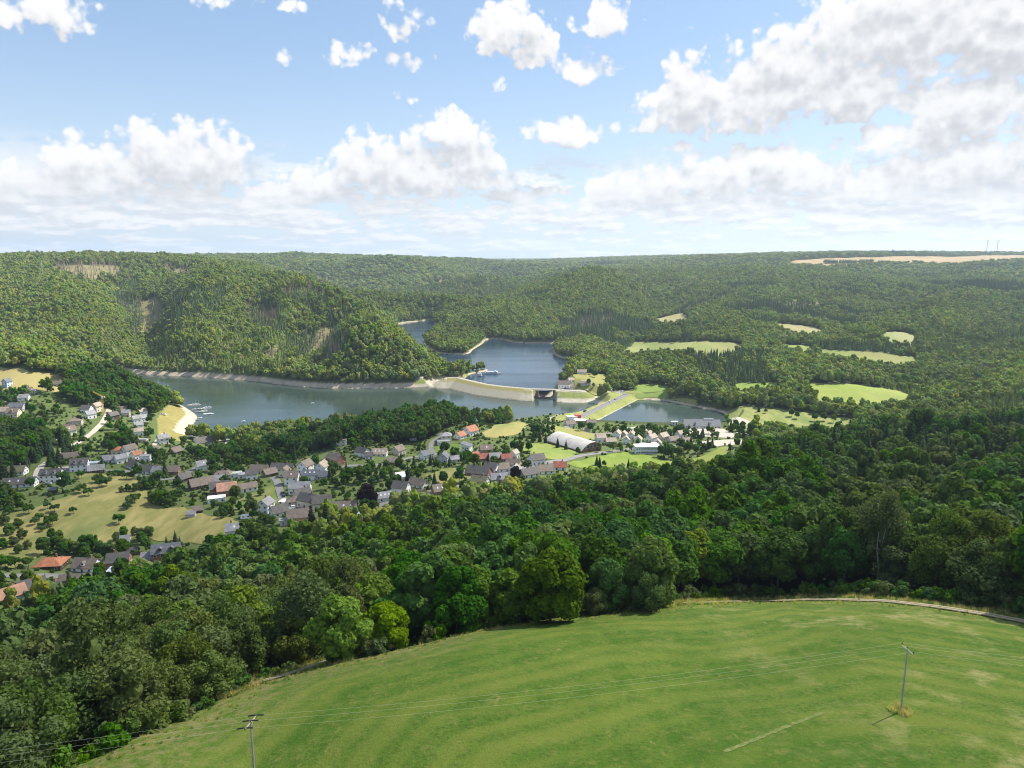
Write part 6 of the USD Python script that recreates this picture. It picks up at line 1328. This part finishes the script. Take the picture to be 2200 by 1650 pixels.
for px_, py_, h, k in PARK:
    kd = {'s': 'spruce', 'o': 'oak', 'l': 'lime'}[k]; look = {'s': 'dark pointed conifer', 'o': 'round green park tree', 'l': 'light green park tree'}[k]
    where = 'beside the dam houses' if py_ < 845 and px_ < 1350 else 'at the foot of the side valley fields' if py_ < 845 else 'on the park lawn beside the pond' if px_ > 1540 and py_ < 912 else 'in the tree row beyond the lakeside square' if px_ > 1540 and py_ < 940 else 'around the big hall' if px_ < 1300 else 'along the green meadow' if py_ > 960 else 'in the holiday village'
    x, y = hit([(px_, py_)])[0]
    if LAKE.contains(Point(x, y)) or POND.contains(Point(x, y)) or UPPER.contains(Point(x, y)): continue
    tree_at(px_, py_, kd, h, f'{look} {where}', 'park_tree' if k != 's' else 'park_conifer', 'park tree' if k != 's' else 'conifer', BH[kd], group='trees by the pond')
# spit in the upper lake
for px_, py_, h in ((985, 797, 7), (996, 793, 7), (1006, 790, 8), (1016, 788, 7), (1025, 787, 8), (1034, 786, 8), (1040, 788, 8), (992, 799, 6), (1003, 797, 6)):
    x, y = on_level([(px_, py_ + 6)], 9.0)[0]
    tree_at(0, 0, 'lime', h, 'light green tree on the spit in the upper lake', 'spit_tree', 'tree', BH['lime'], group='trees on the spit', spot=(x, y))
# gardens
gz = VILLAGE.difference(unary_union([ALLFIELDS.buffer(.5), WATER.buffer(14), BELT, WOODHILL, LEFTSPUR, LEFTWOOD, SPIT.buffer(4), MEADOW.buffer(20)]))
gq = jitter(gz, 7.2, .45, 71); gq = gq[~inside(NOTREE, gq[:, 0], gq[:, 1])]
gq = gq[(meshkit.noise(np.c_[gq / 30, np.zeros(len(gq))], 17) + rng.uniform(-.25, .25, len(gq))) > .50]
gq = gq[in_view(gq, 30)]
gq = gq[~hides_house(gq, 7)]
water_px = unary_union([Polygon(np.stack(project(np.c_[np.array(w_.exterior.coords), np.full(len(w_.exterior.coords), lv)]), 1)).buffer(0) for w_, lv in ((POND, MID), (LAKE, LOW), (UPPER, UP))] + [Polygon(FIELDS_PX[k]).buffer(0) for k in ('valley_meadow', 'straw_field', 'hall_meadow', 'park_lawn', 'straw_strip')])
gq = gq[~inside(water_px, *project(np.c_[gq, ground(gq[:, 0], gq[:, 1]) + 7]))]
gq = gq[np.argsort(np.hypot(gq[:, 0], gq[:, 1]))]
gpx, gpy = project(np.c_[gq, ground(gq[:, 0], gq[:, 1])])
gk = rng.choice(5, len(gq), p=[.34, .28, .08, .12, .18])
gs = np.clip(rng.normal(.44, .15, len(gq)), .2, .85)
NI = 200
for i in range(min(NI, len(gq))):
    kd = ('oak', 'ash', 'lime', 'spruce', 'bush')[gk[i]]
    s = gs[i] if kd != 'bush' else gs[i] * 1.6
    pl = 'on the street at the forest edge' if gpy[i] > 1140 and gpx[i] < 460 else 'near the straight lane' if gpx[i] < 700 else 'near the copper beech' if gpx[i] < 860 else 'below the pasture' if gpx[i] < 1050 else 'along the main road'
    place(NEAR[kd][int(rng.integers(len(NEAR[kd])))], 'garden_conifer' if kd == 'spruce' else 'garden_bush' if kd == 'bush' else 'garden_tree', {'oak': 'dark green garden tree', 'ash': 'mid green garden tree', 'lime': 'light green garden tree', 'spruce': 'small garden conifer', 'bush': 'round garden bush'}[kd] + ' between the houses ' + pl, 'conifer' if kd == 'spruce' else 'bush' if kd == 'bush' else 'garden tree', *gq[i], s, group='garden plants of the village')
r = slice(NI, None)
isb = gk[r] != 3
instancer('garden_greenery', 'trees and shrubs in the more distant village gardens', mid_oak, gq[r][isb], np.where(gk[r][isb] == 4, 5, rng.integers(0, 5, isb.sum())), np.where(gk[r][isb] == 4, .22, gs[r][isb]))
instancer('garden_conifers', 'conifers in the more distant village gardens', mid_spr, gq[r][~isb], rng.integers(0, 2, (~isb).sum()), gs[r][~isb])
hz = jitter(gz, 4.2, .5, 72); hz = hz[~inside(NOTREE, hz[:, 0], hz[:, 1])]; hz = hz[in_view(hz, 30) & (rng.uniform(0, 1, len(hz)) < .4)]
instancer('garden_shrubs', 'shrubs and hedges filling the village gardens', SHRUB, hz, rng.integers(0, 3, len(hz)), rng.uniform(.3, .8, len(hz)))
# ---------------------------------------------------------------- boats, cars, caravans
HULL, DECK, BLUE, DARKP = plain('boat_white', (.76, .77, .78), .3), plain('boat_deck', (.55, .50, .42), .6), plain('boat_blue', (.10, .16, .30), .4), plain('dark_rubber', (.02, .02, .02), .7)
def hull_mesh(L, W, H):
    n = 9; t = np.linspace(0, 1, n); w = W / 2 * np.minimum(1, (1 - t ** 3.2) ** .9) * np.where(t < .1, .85 + 1.5 * t, 1)
    v, f = [], []
    for i in range(n):
        x = (t[i] - .5) * L
        v += [(x, -w[i], H), (x, -w[i] * .6, -.25), (x, w[i] * .6, -.25), (x, w[i], H)]
    for i in range(n - 1):
        for k in range(3): f += [(i * 4 + k, i * 4 + k + 1, i * 4 + k + 5), (i * 4 + k, i * 4 + k + 5, i * 4 + k + 4)]
        f += [(i * 4 + 3, i * 4, i * 4 + 4), (i * 4 + 3, i * 4 + 4, i * 4 + 7)]
    f += [(0, 3, 2), (0, 2, 1)]
    m = trimesh.Trimesh(v, f, process=False); m.fix_normals(); return m
def boat(px, py, L, yaw, lab, sail=True, lev=LOW, mast=None):
    x, y = on_level([(px, py)], lev)[0]
    t = thing('sailing_boat' if sail else 'motor_boat', lab, 'boat', (x, y, lev), yaw, 'boats of the lake'); P = str(t.GetPath())
    put('hull', hull_mesh(L, L * .34, .75), HULL, P); put('deck', box(L * .5, L * .2, .08, -L * .08, 0, .74), DECK, P); put('cabin', box(L * .34, L * .2, .55, L * .04, 0, .78), HULL, P)
    put('pane', box(L * .2, L * .205, .2, L * .05, 0, 1.0), PANE, P)
    if sail:
        h = mast or L * 1.15
        put('mast', rod((L * .08, 0, .8), (L * .08, 0, h), .07, .045, 6), HULL, P); put('boom', rod((L * .08, 0, 1.7), (-L * .38, 0, 1.65), .10, .09, 6), BLUE, P)
for i, (a, b, L, yaw, s, lab) in enumerate(((408, 871, 5, 20, 0, 'leftmost small white boat at the upper jetty'), (414, 870, 5, 25, 0, 'second white boat at the upper jetty'), (420, 869, 5.5, 15, 1, 'sailing boat with tall mast at the upper jetty end'), (426, 870, 6, 20, 1, 'rightmost sailing boat at the upper jetty'), (418, 880, 5, 10, 0, 'small white boat at the inner end of the middle jetty'), (430, 879, 5.5, 10, 0, 'white boat in the middle of the middle jetty'), (437, 878, 6, 12, 1, 'sailing boat near the outer end of the middle jetty'), (442, 876, 6, 8, 1, 'white sailing boat beside the outer end of the middle jetty'), (449, 876, 7, 15, 1, 'largest masted boat beyond the middle jetty'), (434, 885, 5.5, 5, 0, 'white boat at the lower jetty'), (441, 883, 6, 8, 0, 'white boat at the outer end of the lower jetty'), (449, 890, 12, 12, 0, 'long white motor boat moored alone near the jetties'), (430, 899, 6, 5, 0, 'white boat near the tip of the beach'), (417, 918, 6, 10, 0, 'white boat at the small jetty below the beach'), (425, 919, 5.5, 20, 0, 'second boat at the small jetty below the beach'), (437, 916, 6, -10, 0, 'outer boat at the small jetty below the beach'), (524, 906, 5, 0, 0, 'tiny boat drifting alone on the grey lake'), (672, 867, 4, 10, 0, 'distant tiny boat in the middle of the lake'))):
    boat(a, b, L, yaw, lab, bool(s))
boat(1353, 873, 3.5, 20, 'tiny dark rowing boat on the green pond', False, MID)
PLANK = plain('jetty_wood', (.34, .30, .25), .8)
def jetty(p0, p1, lab):
    a, b = (np.array(on_level([q], LOW)[0]) for q in (p0, p1)); d = b - a; L = np.linalg.norm(d)
    t = thing('jetty', lab, 'jetty', (*a, 0), math.degrees(math.atan2(d[1], d[0]))); P = str(t.GetPath())
    n = max(int(L / 3), 3)
    for i in range(n): put('walkway_section', box(L / n - .1, 1.6, .15, (i + .5) * L / n, 0, .38), PLANK, P); put('float', box(.8, 1.3, .5, (i + .5) * L / n, 0, -.1), DARKP, P)
jetty((402, 872), (428, 871), 'upper jetty beside the left beach'); jetty((410, 880), (452, 878), 'middle jetty with most of the boats'); jetty((418, 886), (444, 885), 'lower jetty off the beach'); jetty((408, 904), (430, 902), 'short jetty at the tip of the beach'); jetty((404, 919), (426, 918), 'small jetty below the beach')
def ship(px, py, L, yaw, lab):
    x, y = on_level([(px, py)], UP)[0]
    t = thing('passenger_ship', lab, 'ship', (x, y, UP), yaw); P = str(t.GetPath())
    put('hull', hull_mesh(L, L * .2, 1.3), HULL, P); put('rubbing_strake', hull_mesh(L * 1.005, L * .203, .35), BLUE, P)
    c = put('cabin', box(L * .7, L * .16, 2.0, -L * .06, 0, 1.3), HULL, P)
    for i in range(int(L / 2.6)):
        xx = -L * .38 + i * 1.9
        if xx < L * .26: put('window', box(1.4, L * .163, .9, xx, 0, 2.0), PANE, str(c.GetPath()))
    put('roof', box(L * .74, L * .175, .2, -L * .06, 0, 3.32), HULL, P); put('wheelhouse', box(L * .1, L * .11, 1.5, L * .16, 0, 3.52), HULL, P); put('railing', join(*[box(.06, .06, .8, xx, s * L * .08, 3.5) for xx in np.linspace(-L * .4, L * .08, 8) for s in (-1, 1)], *[box(L * .48, .06, .06, -L * .16, s * L * .08, 4.28) for s in (-1, 1)]), HULL, P)
ship(1059, 803, 24, -3, 'long white passenger ship moored on the upper lake'); ship(1031, 808, 11, -40, 'smaller white passenger boat beside the spit')
CARM = {k: plain('car_' + k, c, .25, .1 if k != 'white' else 0, .5) for k, c in {'white': (.75, .75, .75), 'silver': (.45, .46, .48), 'black': (.03, .03, .035), 'blue': (.05, .11, .34), 'red': (.38, .03, .03), 'grey': (.16, .17, .18)}.items()}
def car(px, py, yaw, colr, where, van=False, lift=.3):
    x, y = hit([(px, py)])[0]; L, W = (5.2, 2.0) if van else (4.4, 1.8); hb = 1.25 if van else .78
    t = thing('parked_van' if van else 'car', f'{colr} {"van" if van else "car"} {where}', 'van' if van else 'car', (x, y, float(ground(x, y)) + lift), yaw, 'cars of the village'); P = str(t.GetPath())
    sec = [(-L / 2, .28), (L / 2, .28), (L / 2, .62), (L / 2 - .25, .8), (L * .22, hb + .1), (-L / 2, hb + .12)]
    m = trimesh.creation.extrude_polygon(Polygon(sec), W); v = m.vertices.copy(); m.vertices = np.c_[v[:, 0], v[:, 2] - W / 2, v[:, 1]]; m.fix_normals(); put('body', m, CARM[colr], P)
    sec = [(-L / 2 + .15, hb + .1), (L * .2, hb + .08), (L * .06, hb + .68), (-L / 2 + .6, hb + .68)]
    m = trimesh.creation.extrude_polygon(Polygon(sec), W * .88); v = m.vertices.copy(); m.vertices = np.c_[v[:, 0], v[:, 2] - W * .44, v[:, 1]]; m.fix_normals(); put('windscreen', m, PANE, P)
    put('roof', box(L * .44, W * .84, .07, -L * .14, 0, hb + .66), CARM[colr], P)
    for sx in (-.3, .31):
        for sy in (-1, 1): put('wheel', rod((L * sx, sy * W * .5 - .1, .32), (L * sx, sy * W * .5 + .1, .32), .32, n=10), DARKP, P)
for a in ((104, 1041, 12, 'silver', 'parked before the white inn'), (608, 1060, 82, 'grey', 'upper one parked on the straight lane'), (611, 1067, 82, 'black', 'lower one parked on the straight lane'), (632, 1093, 40, 'white', 'on the drive beside the white gabled house', True), (602, 1018, 10, 'white', 'before the cream house at the lane head'), (586, 1022, 20, 'silver', 'at the junction by the timber barns'), (711, 1002, 20, 'black', 'in the yard by the white hipped house'), (333, 977, 5, 'silver', 'left one parked by the lakeside houses'), (340, 978, 5, 'black', 'middle one parked by the lakeside houses'), (348, 977, 5, 'white', 'right one parked by the lakeside houses'), (352, 892, 10, 'white', 'below the wooded spur near the beach', True), (420, 1036, 10, 'white', 'beside the dark timber chalet'), (1043, 1021, 20, 'white', 'on the main road beside the barn'), (1030, 971, 15, 'white', 'parked by the red roofed houses'), (1257, 884, 58, 'blue', 'driving on the causeway', True), (1310, 864, 58, 'white', 'driving on the middle of the causeway'), (1322, 859, 58, 'silver', 'driving near the far end of the causeway'), (1338, 842, 20, 'white', 'at the far end of the causeway', True), (1215, 836, 80, 'black', 'first in the car park by the dam'), (1224, 836, 80, 'silver', 'second in the car park by the dam'), (1234, 837, 80, 'grey', 'third in the car park by the dam'), (1250, 838, 80, 'red', 'red one in the car park by the dam'), (1262, 839, 80, 'white', 'white one in the car park by the dam'), (1352, 922, 60, 'grey', 'front one in the holiday village car park'), (1358, 924, 60, 'silver', 'middle one in the holiday village car park'), (1365, 927, 60, 'blue', 'last one in the holiday village car park'), (1585, 934, 5, 'white', 'left one on the lakeside parking strip', True), (1604, 936, 5, 'silver', 'middle one on the lakeside parking strip'), (1622, 939, 5, 'white', 'right one on the lakeside parking strip'), (170, 1225, 0, 'grey', 'on the street at the forest edge')):
    car(*a)
def caravan(px, py, yaw, lab):
    x, y = hit([(px, py)])[0]
    t = thing('caravan', lab, 'caravan', (x, y, float(ground(x, y)) + .1), yaw); P = str(t.GetPath())
    sec = Polygon([(-3, .4), (3, .4), (3.1, 1.4), (2.6, 2.6), (-2.6, 2.6), (-3.1, 1.6)]); m = trimesh.creation.extrude_polygon(sec, 2.2); v = m.vertices.copy(); m.vertices = np.c_[v[:, 0], v[:, 2] - 1.1, v[:, 1]]; m.fix_normals(); put('body', m, HULL, P)
    for xx in (-1.4, 1.3): put('window', box(1.2, 2.24, .7, xx, 0, 1.4), PANE, P)
    for s in (-1, 1): put('wheel', rod((-.3, s * 1.0, .35), (-.3, s * 1.14, .35), .35, n=10), DARKP, P)
    put('drawbar', rod((3, 0, .5), (4.2, 0, .45), .06, n=4), DARKP, P)
caravan(888, 947, 0, 'white caravan on the grass below the wooded hill'); caravan(529, 1115, 15, 'small white caravan at the lower edge of the orchard')

# ---------------------------------------------------------------- crane, masts, turbines, far buildings
CRANEY = plain('crane_yellow', (.62, .40, .10), .5)
x, y = hit([(223, 893)])[0]; z = float(ground(x, y))
d = ray(223, 851); hcr = CAMZ + d[2] * math.hypot(x, y) / math.hypot(d[0], d[1]) - z
t = thing('tower_crane', 'yellow tower crane above the upper lane houses', 'crane', (x, y, z)); P = str(t.GetPath())
def lattice(a, b, w, n, r=.09):
    a, b = np.array(a, float), np.array(b, float); ax = (b - a) / np.linalg.norm(b - a); s = np.cross(ax, [0, 0, 1] if abs(ax[2]) < .9 else [1, 0, 0]); s /= np.linalg.norm(s); q = np.cross(ax, s)
    cor = [s * w / 2 + q * w / 2, s * w / 2 - q * w / 2, -s * w / 2 - q * w / 2, -s * w / 2 + q * w / 2]; ms = [rod(a + c, b + c, r, n=4) for c in cor]
    for i in range(n):
        p0, p1 = a + (b - a) * i / n, a + (b - a) * (i + 1) / n
        for k in range(4): ms.append(rod(p0 + cor[k], p1 + cor[(k + 1) % 4], r * .7, n=3))
    return join(*ms)
put('mast', lattice((0, 0, -1), (0, 0, hcr), 1.3, 12), CRANEY, P); put('jib', lattice((1.5, 0, hcr - .2), (-10.5, 3, hcr + 4.2), .9, 9, .07), CRANEY, P); put('cab', box(1.2, 1.2, 1.6, .8, -.9, hcr - 1.8), FRAME, P); put('counterweight', box(1.4, 1.2, 1.6, 2.4, -.4, hcr - 1.4), CONCRETE, P)
put('cable', rod((-8, 2.3, hcr + 3.4), (-8, 2.3, hcr - 12), .04, n=3), DARKP, P)
STEELP = plain('mast_paint', (.62, .62, .62), .5)
x, y = hit([(90, 575)])[0]; x, y = x * .9, y * .9
t = thing('radio_mast', 'thin pale lattice mast on the left hill', 'mast', (x, y, float(ground(x, y)))); put('mast', lattice((0, 0, 0), (0, 0, 46), 1.2, 16, .14), STEELP, str(t.GetPath())); put('antenna', rod((0, 0, 46), (0, 0, 52), .12, .06), STEELP, str(t.GetPath()))
TURB = plain('turbine_white', (.42, .45, .50), .5)
for px_, lab, rot in ((2119, 'left of two wind turbines on the horizon', .5), (2141, 'right of two wind turbines on the horizon', 1.1)):
    d = ray(px_, 545); x, y = d[0] / d[1] * 6200, 6200.0; z = float(ground(x, y))
    t = thing('wind_turbine', lab, 'wind turbine', (x, y, z)); P = str(t.GetPath())
    dt = ray(px_, 518); hh = CAMZ + dt[2] * math.hypot(x, y) / math.hypot(dt[0], dt[1]) - z
    put('tower', rod((0, 0, -2), (0, 0, hh), 3.2, 2.0, 10), TURB, P); put('nacelle', box(4, 9, 4, 0, -1, hh - 1), TURB, P)
    for k in range(3):
        a = rot + k * 2.0944; put('blade', rod((0, -6, hh + 1), (math.sin(a) * 38, -6, hh + 1 + math.cos(a) * 38), 1.7, .5, 6), TURB, P)
SLATE2 = plain('tower_stone', (.10, .10, .11), .8)
def far_block(px, py, Y, L, W, H, lab, mat, roofk, name, cat):
    d = ray(px, py); x, y = d[0] / d[1] * Y, Y; z = float(ground(x, y)) + 3
    t = thing(name, lab, cat, (x, y, z), 8); P = str(t.GetPath())
    put('wall', box(L, W, H + 6, 0, 0, -6), mat, P)
    put('roof', join(slab((-L / 2 - 1, -W / 2 - 1, H - .5), (L / 2 + 1, -W / 2 - 1, H - .5), (L / 2 + 1, 0, H + W * .28), (-L / 2 - 1, 0, H + W * .28), .5), slab((-L / 2 - 1, W / 2 + 1, H - .5), (-L / 2 - 1, 0, H + W * .28), (L / 2 + 1, 0, H + W * .28), (L / 2 + 1, W / 2 + 1, H - .5), .5)) if roofk != 'f' else box(L + 1, W + 1, 1, 0, 0, H), ROOF['orange' if roofk == 'o' else 'white' if roofk == 'f' else 'slate'], P)
    for i in range(max(int(L / 7), 2)): put('window', box(2.6, W + .3, 2.6, (i + .5) * L / max(int(L / 7), 2) - L / 2, 0, H * .4), PANE, P)
x_ = 3750
far_block(1258, 566, x_, 11, 11, 28, 'dark square stone tower on the far ridge', SLATE2, 's', 'stone_tower', 'tower')
far_block(1300, 569, x_, 60, 14, 8, 'long orange roofed building on the far ridge', WALL['beige'], 'o', 'ridge_building', 'building')
far_block(1278, 571, x_ - 60, 40, 14, 8, 'low dark building beside the far stone tower', WALL['grey'], 's', 'ridge_building', 'building')
far_block(1328, 564, x_ + 60, 22, 16, 16, 'white block at the right end of the far ridge buildings', WALL['white'], 'f', 'ridge_building', 'building')

# ---------------------------------------------------------------- the cloud overhead and the air
shade = Polygon(hit([(-150, 880), (0, 905), (120, 915), (240, 955), (330, 965), (430, 945), (560, 940), (700, 905), (830, 868), (950, 852), (1020, 872), (1070, 900), (1090, 950), (1130, 975), (1180, 1000), (1260, 1020), (1340, 1010), (1430, 1000), (1560, 975), (1680, 945), (1800, 905), (1950, 885), (2100, 880), (2350, 880)], 8) + [(560, -80), (150, -130), (-420, -60)]).buffer(0)
CB = 980.0
k = (CB - 40) / SUN[2]
from shapely import affinity
cpoly = affinity.translate(shade.buffer(38), SUN[0] * k, SUN[1] * k)
cx0, cy0, cx1, cy1 = cpoly.bounds
pad = 40; nx = 110; ny = int(nx * (cy1 - cy0) / (cx1 - cx0)) + 1
X, Y = np.meshgrid(np.linspace(cx0 - pad, cx1 + pad, nx), np.linspace(cy0 - pad, cy1 + pad, ny), indexing='ij')
dd = -sdist(cpoly, X, Y)
nz = meshkit.fbm(np.stack([X / 190, Y / 190, np.zeros_like(X)], -1), 4, 41)
inn = dd > 0
th = np.clip(dd / 85, 0, 1) ** 1.15 * (70 + 150 * (nz - .15))
th = np.where(inn, np.maximum(th, 1.5), 0)
top = CB + th; bot = CB - th * .22
ok = inn
keepq = ok[:-1, :-1] & ok[1:, :-1] & ok[1:, 1:] & ok[:-1, 1:]
ix = np.arange(nx * ny).reshape(nx, ny)
qa, qb, qc, qd = ix[:-1, :-1][keepq], ix[1:, :-1][keepq], ix[1:, 1:][keepq], ix[:-1, 1:][keepq]
N = nx * ny
ft = np.concatenate([np.stack([qa, qb, qc], 1), np.stack([qa, qc, qd], 1)]); fbm_ = ft[:, ::-1] + N
ed_ = np.concatenate([ft[:, [0, 1]], ft[:, [1, 2]], ft[:, [2, 0]]]); es = set(map(tuple, ed_)); border = np.array([e for e in es if (e[1], e[0]) not in es])
side = np.concatenate([np.stack([border[:, 1], border[:, 0], border[:, 0] + N], 1), np.stack([border[:, 1], border[:, 0] + N, border[:, 1] + N], 1)])
cv = np.vstack([np.stack([X, Y, top], -1).reshape(-1, 3), np.stack([X, Y, bot], -1).reshape(-1, 3)])
cm = trimesh.Trimesh(cv, np.vstack([ft, fbm_, side]), process=False); cm.remove_unreferenced_vertices()
g = G()
CLOUDM = g.make('cloud_vapour', volume='@' + g.add('principled_volume', color=(.96, .96, .96), density=CLOUD_DENS, anisotropy=.55) + '.volume')
tag(put('overhead_cloud', cm, CLOUDM), 'fair weather cloud high above the meadow and village', 'cloud', None, 'stuff')
if HAZE > 0:
    hb = trimesh.creation.box([34000, 34000, 420]); hb.apply_translation([0, 0, 420 / 2 - 12])
    g = G()
    HZM = g.make('haze_air', volume='@' + g.add('principled_volume', color=HAZE_COL, density=HAZE, anisotropy=.3) + '.volume')
    tag(put('haze', hb, HZM), 'thin blue summer haze filling the valley air', None, None, 'stuff')
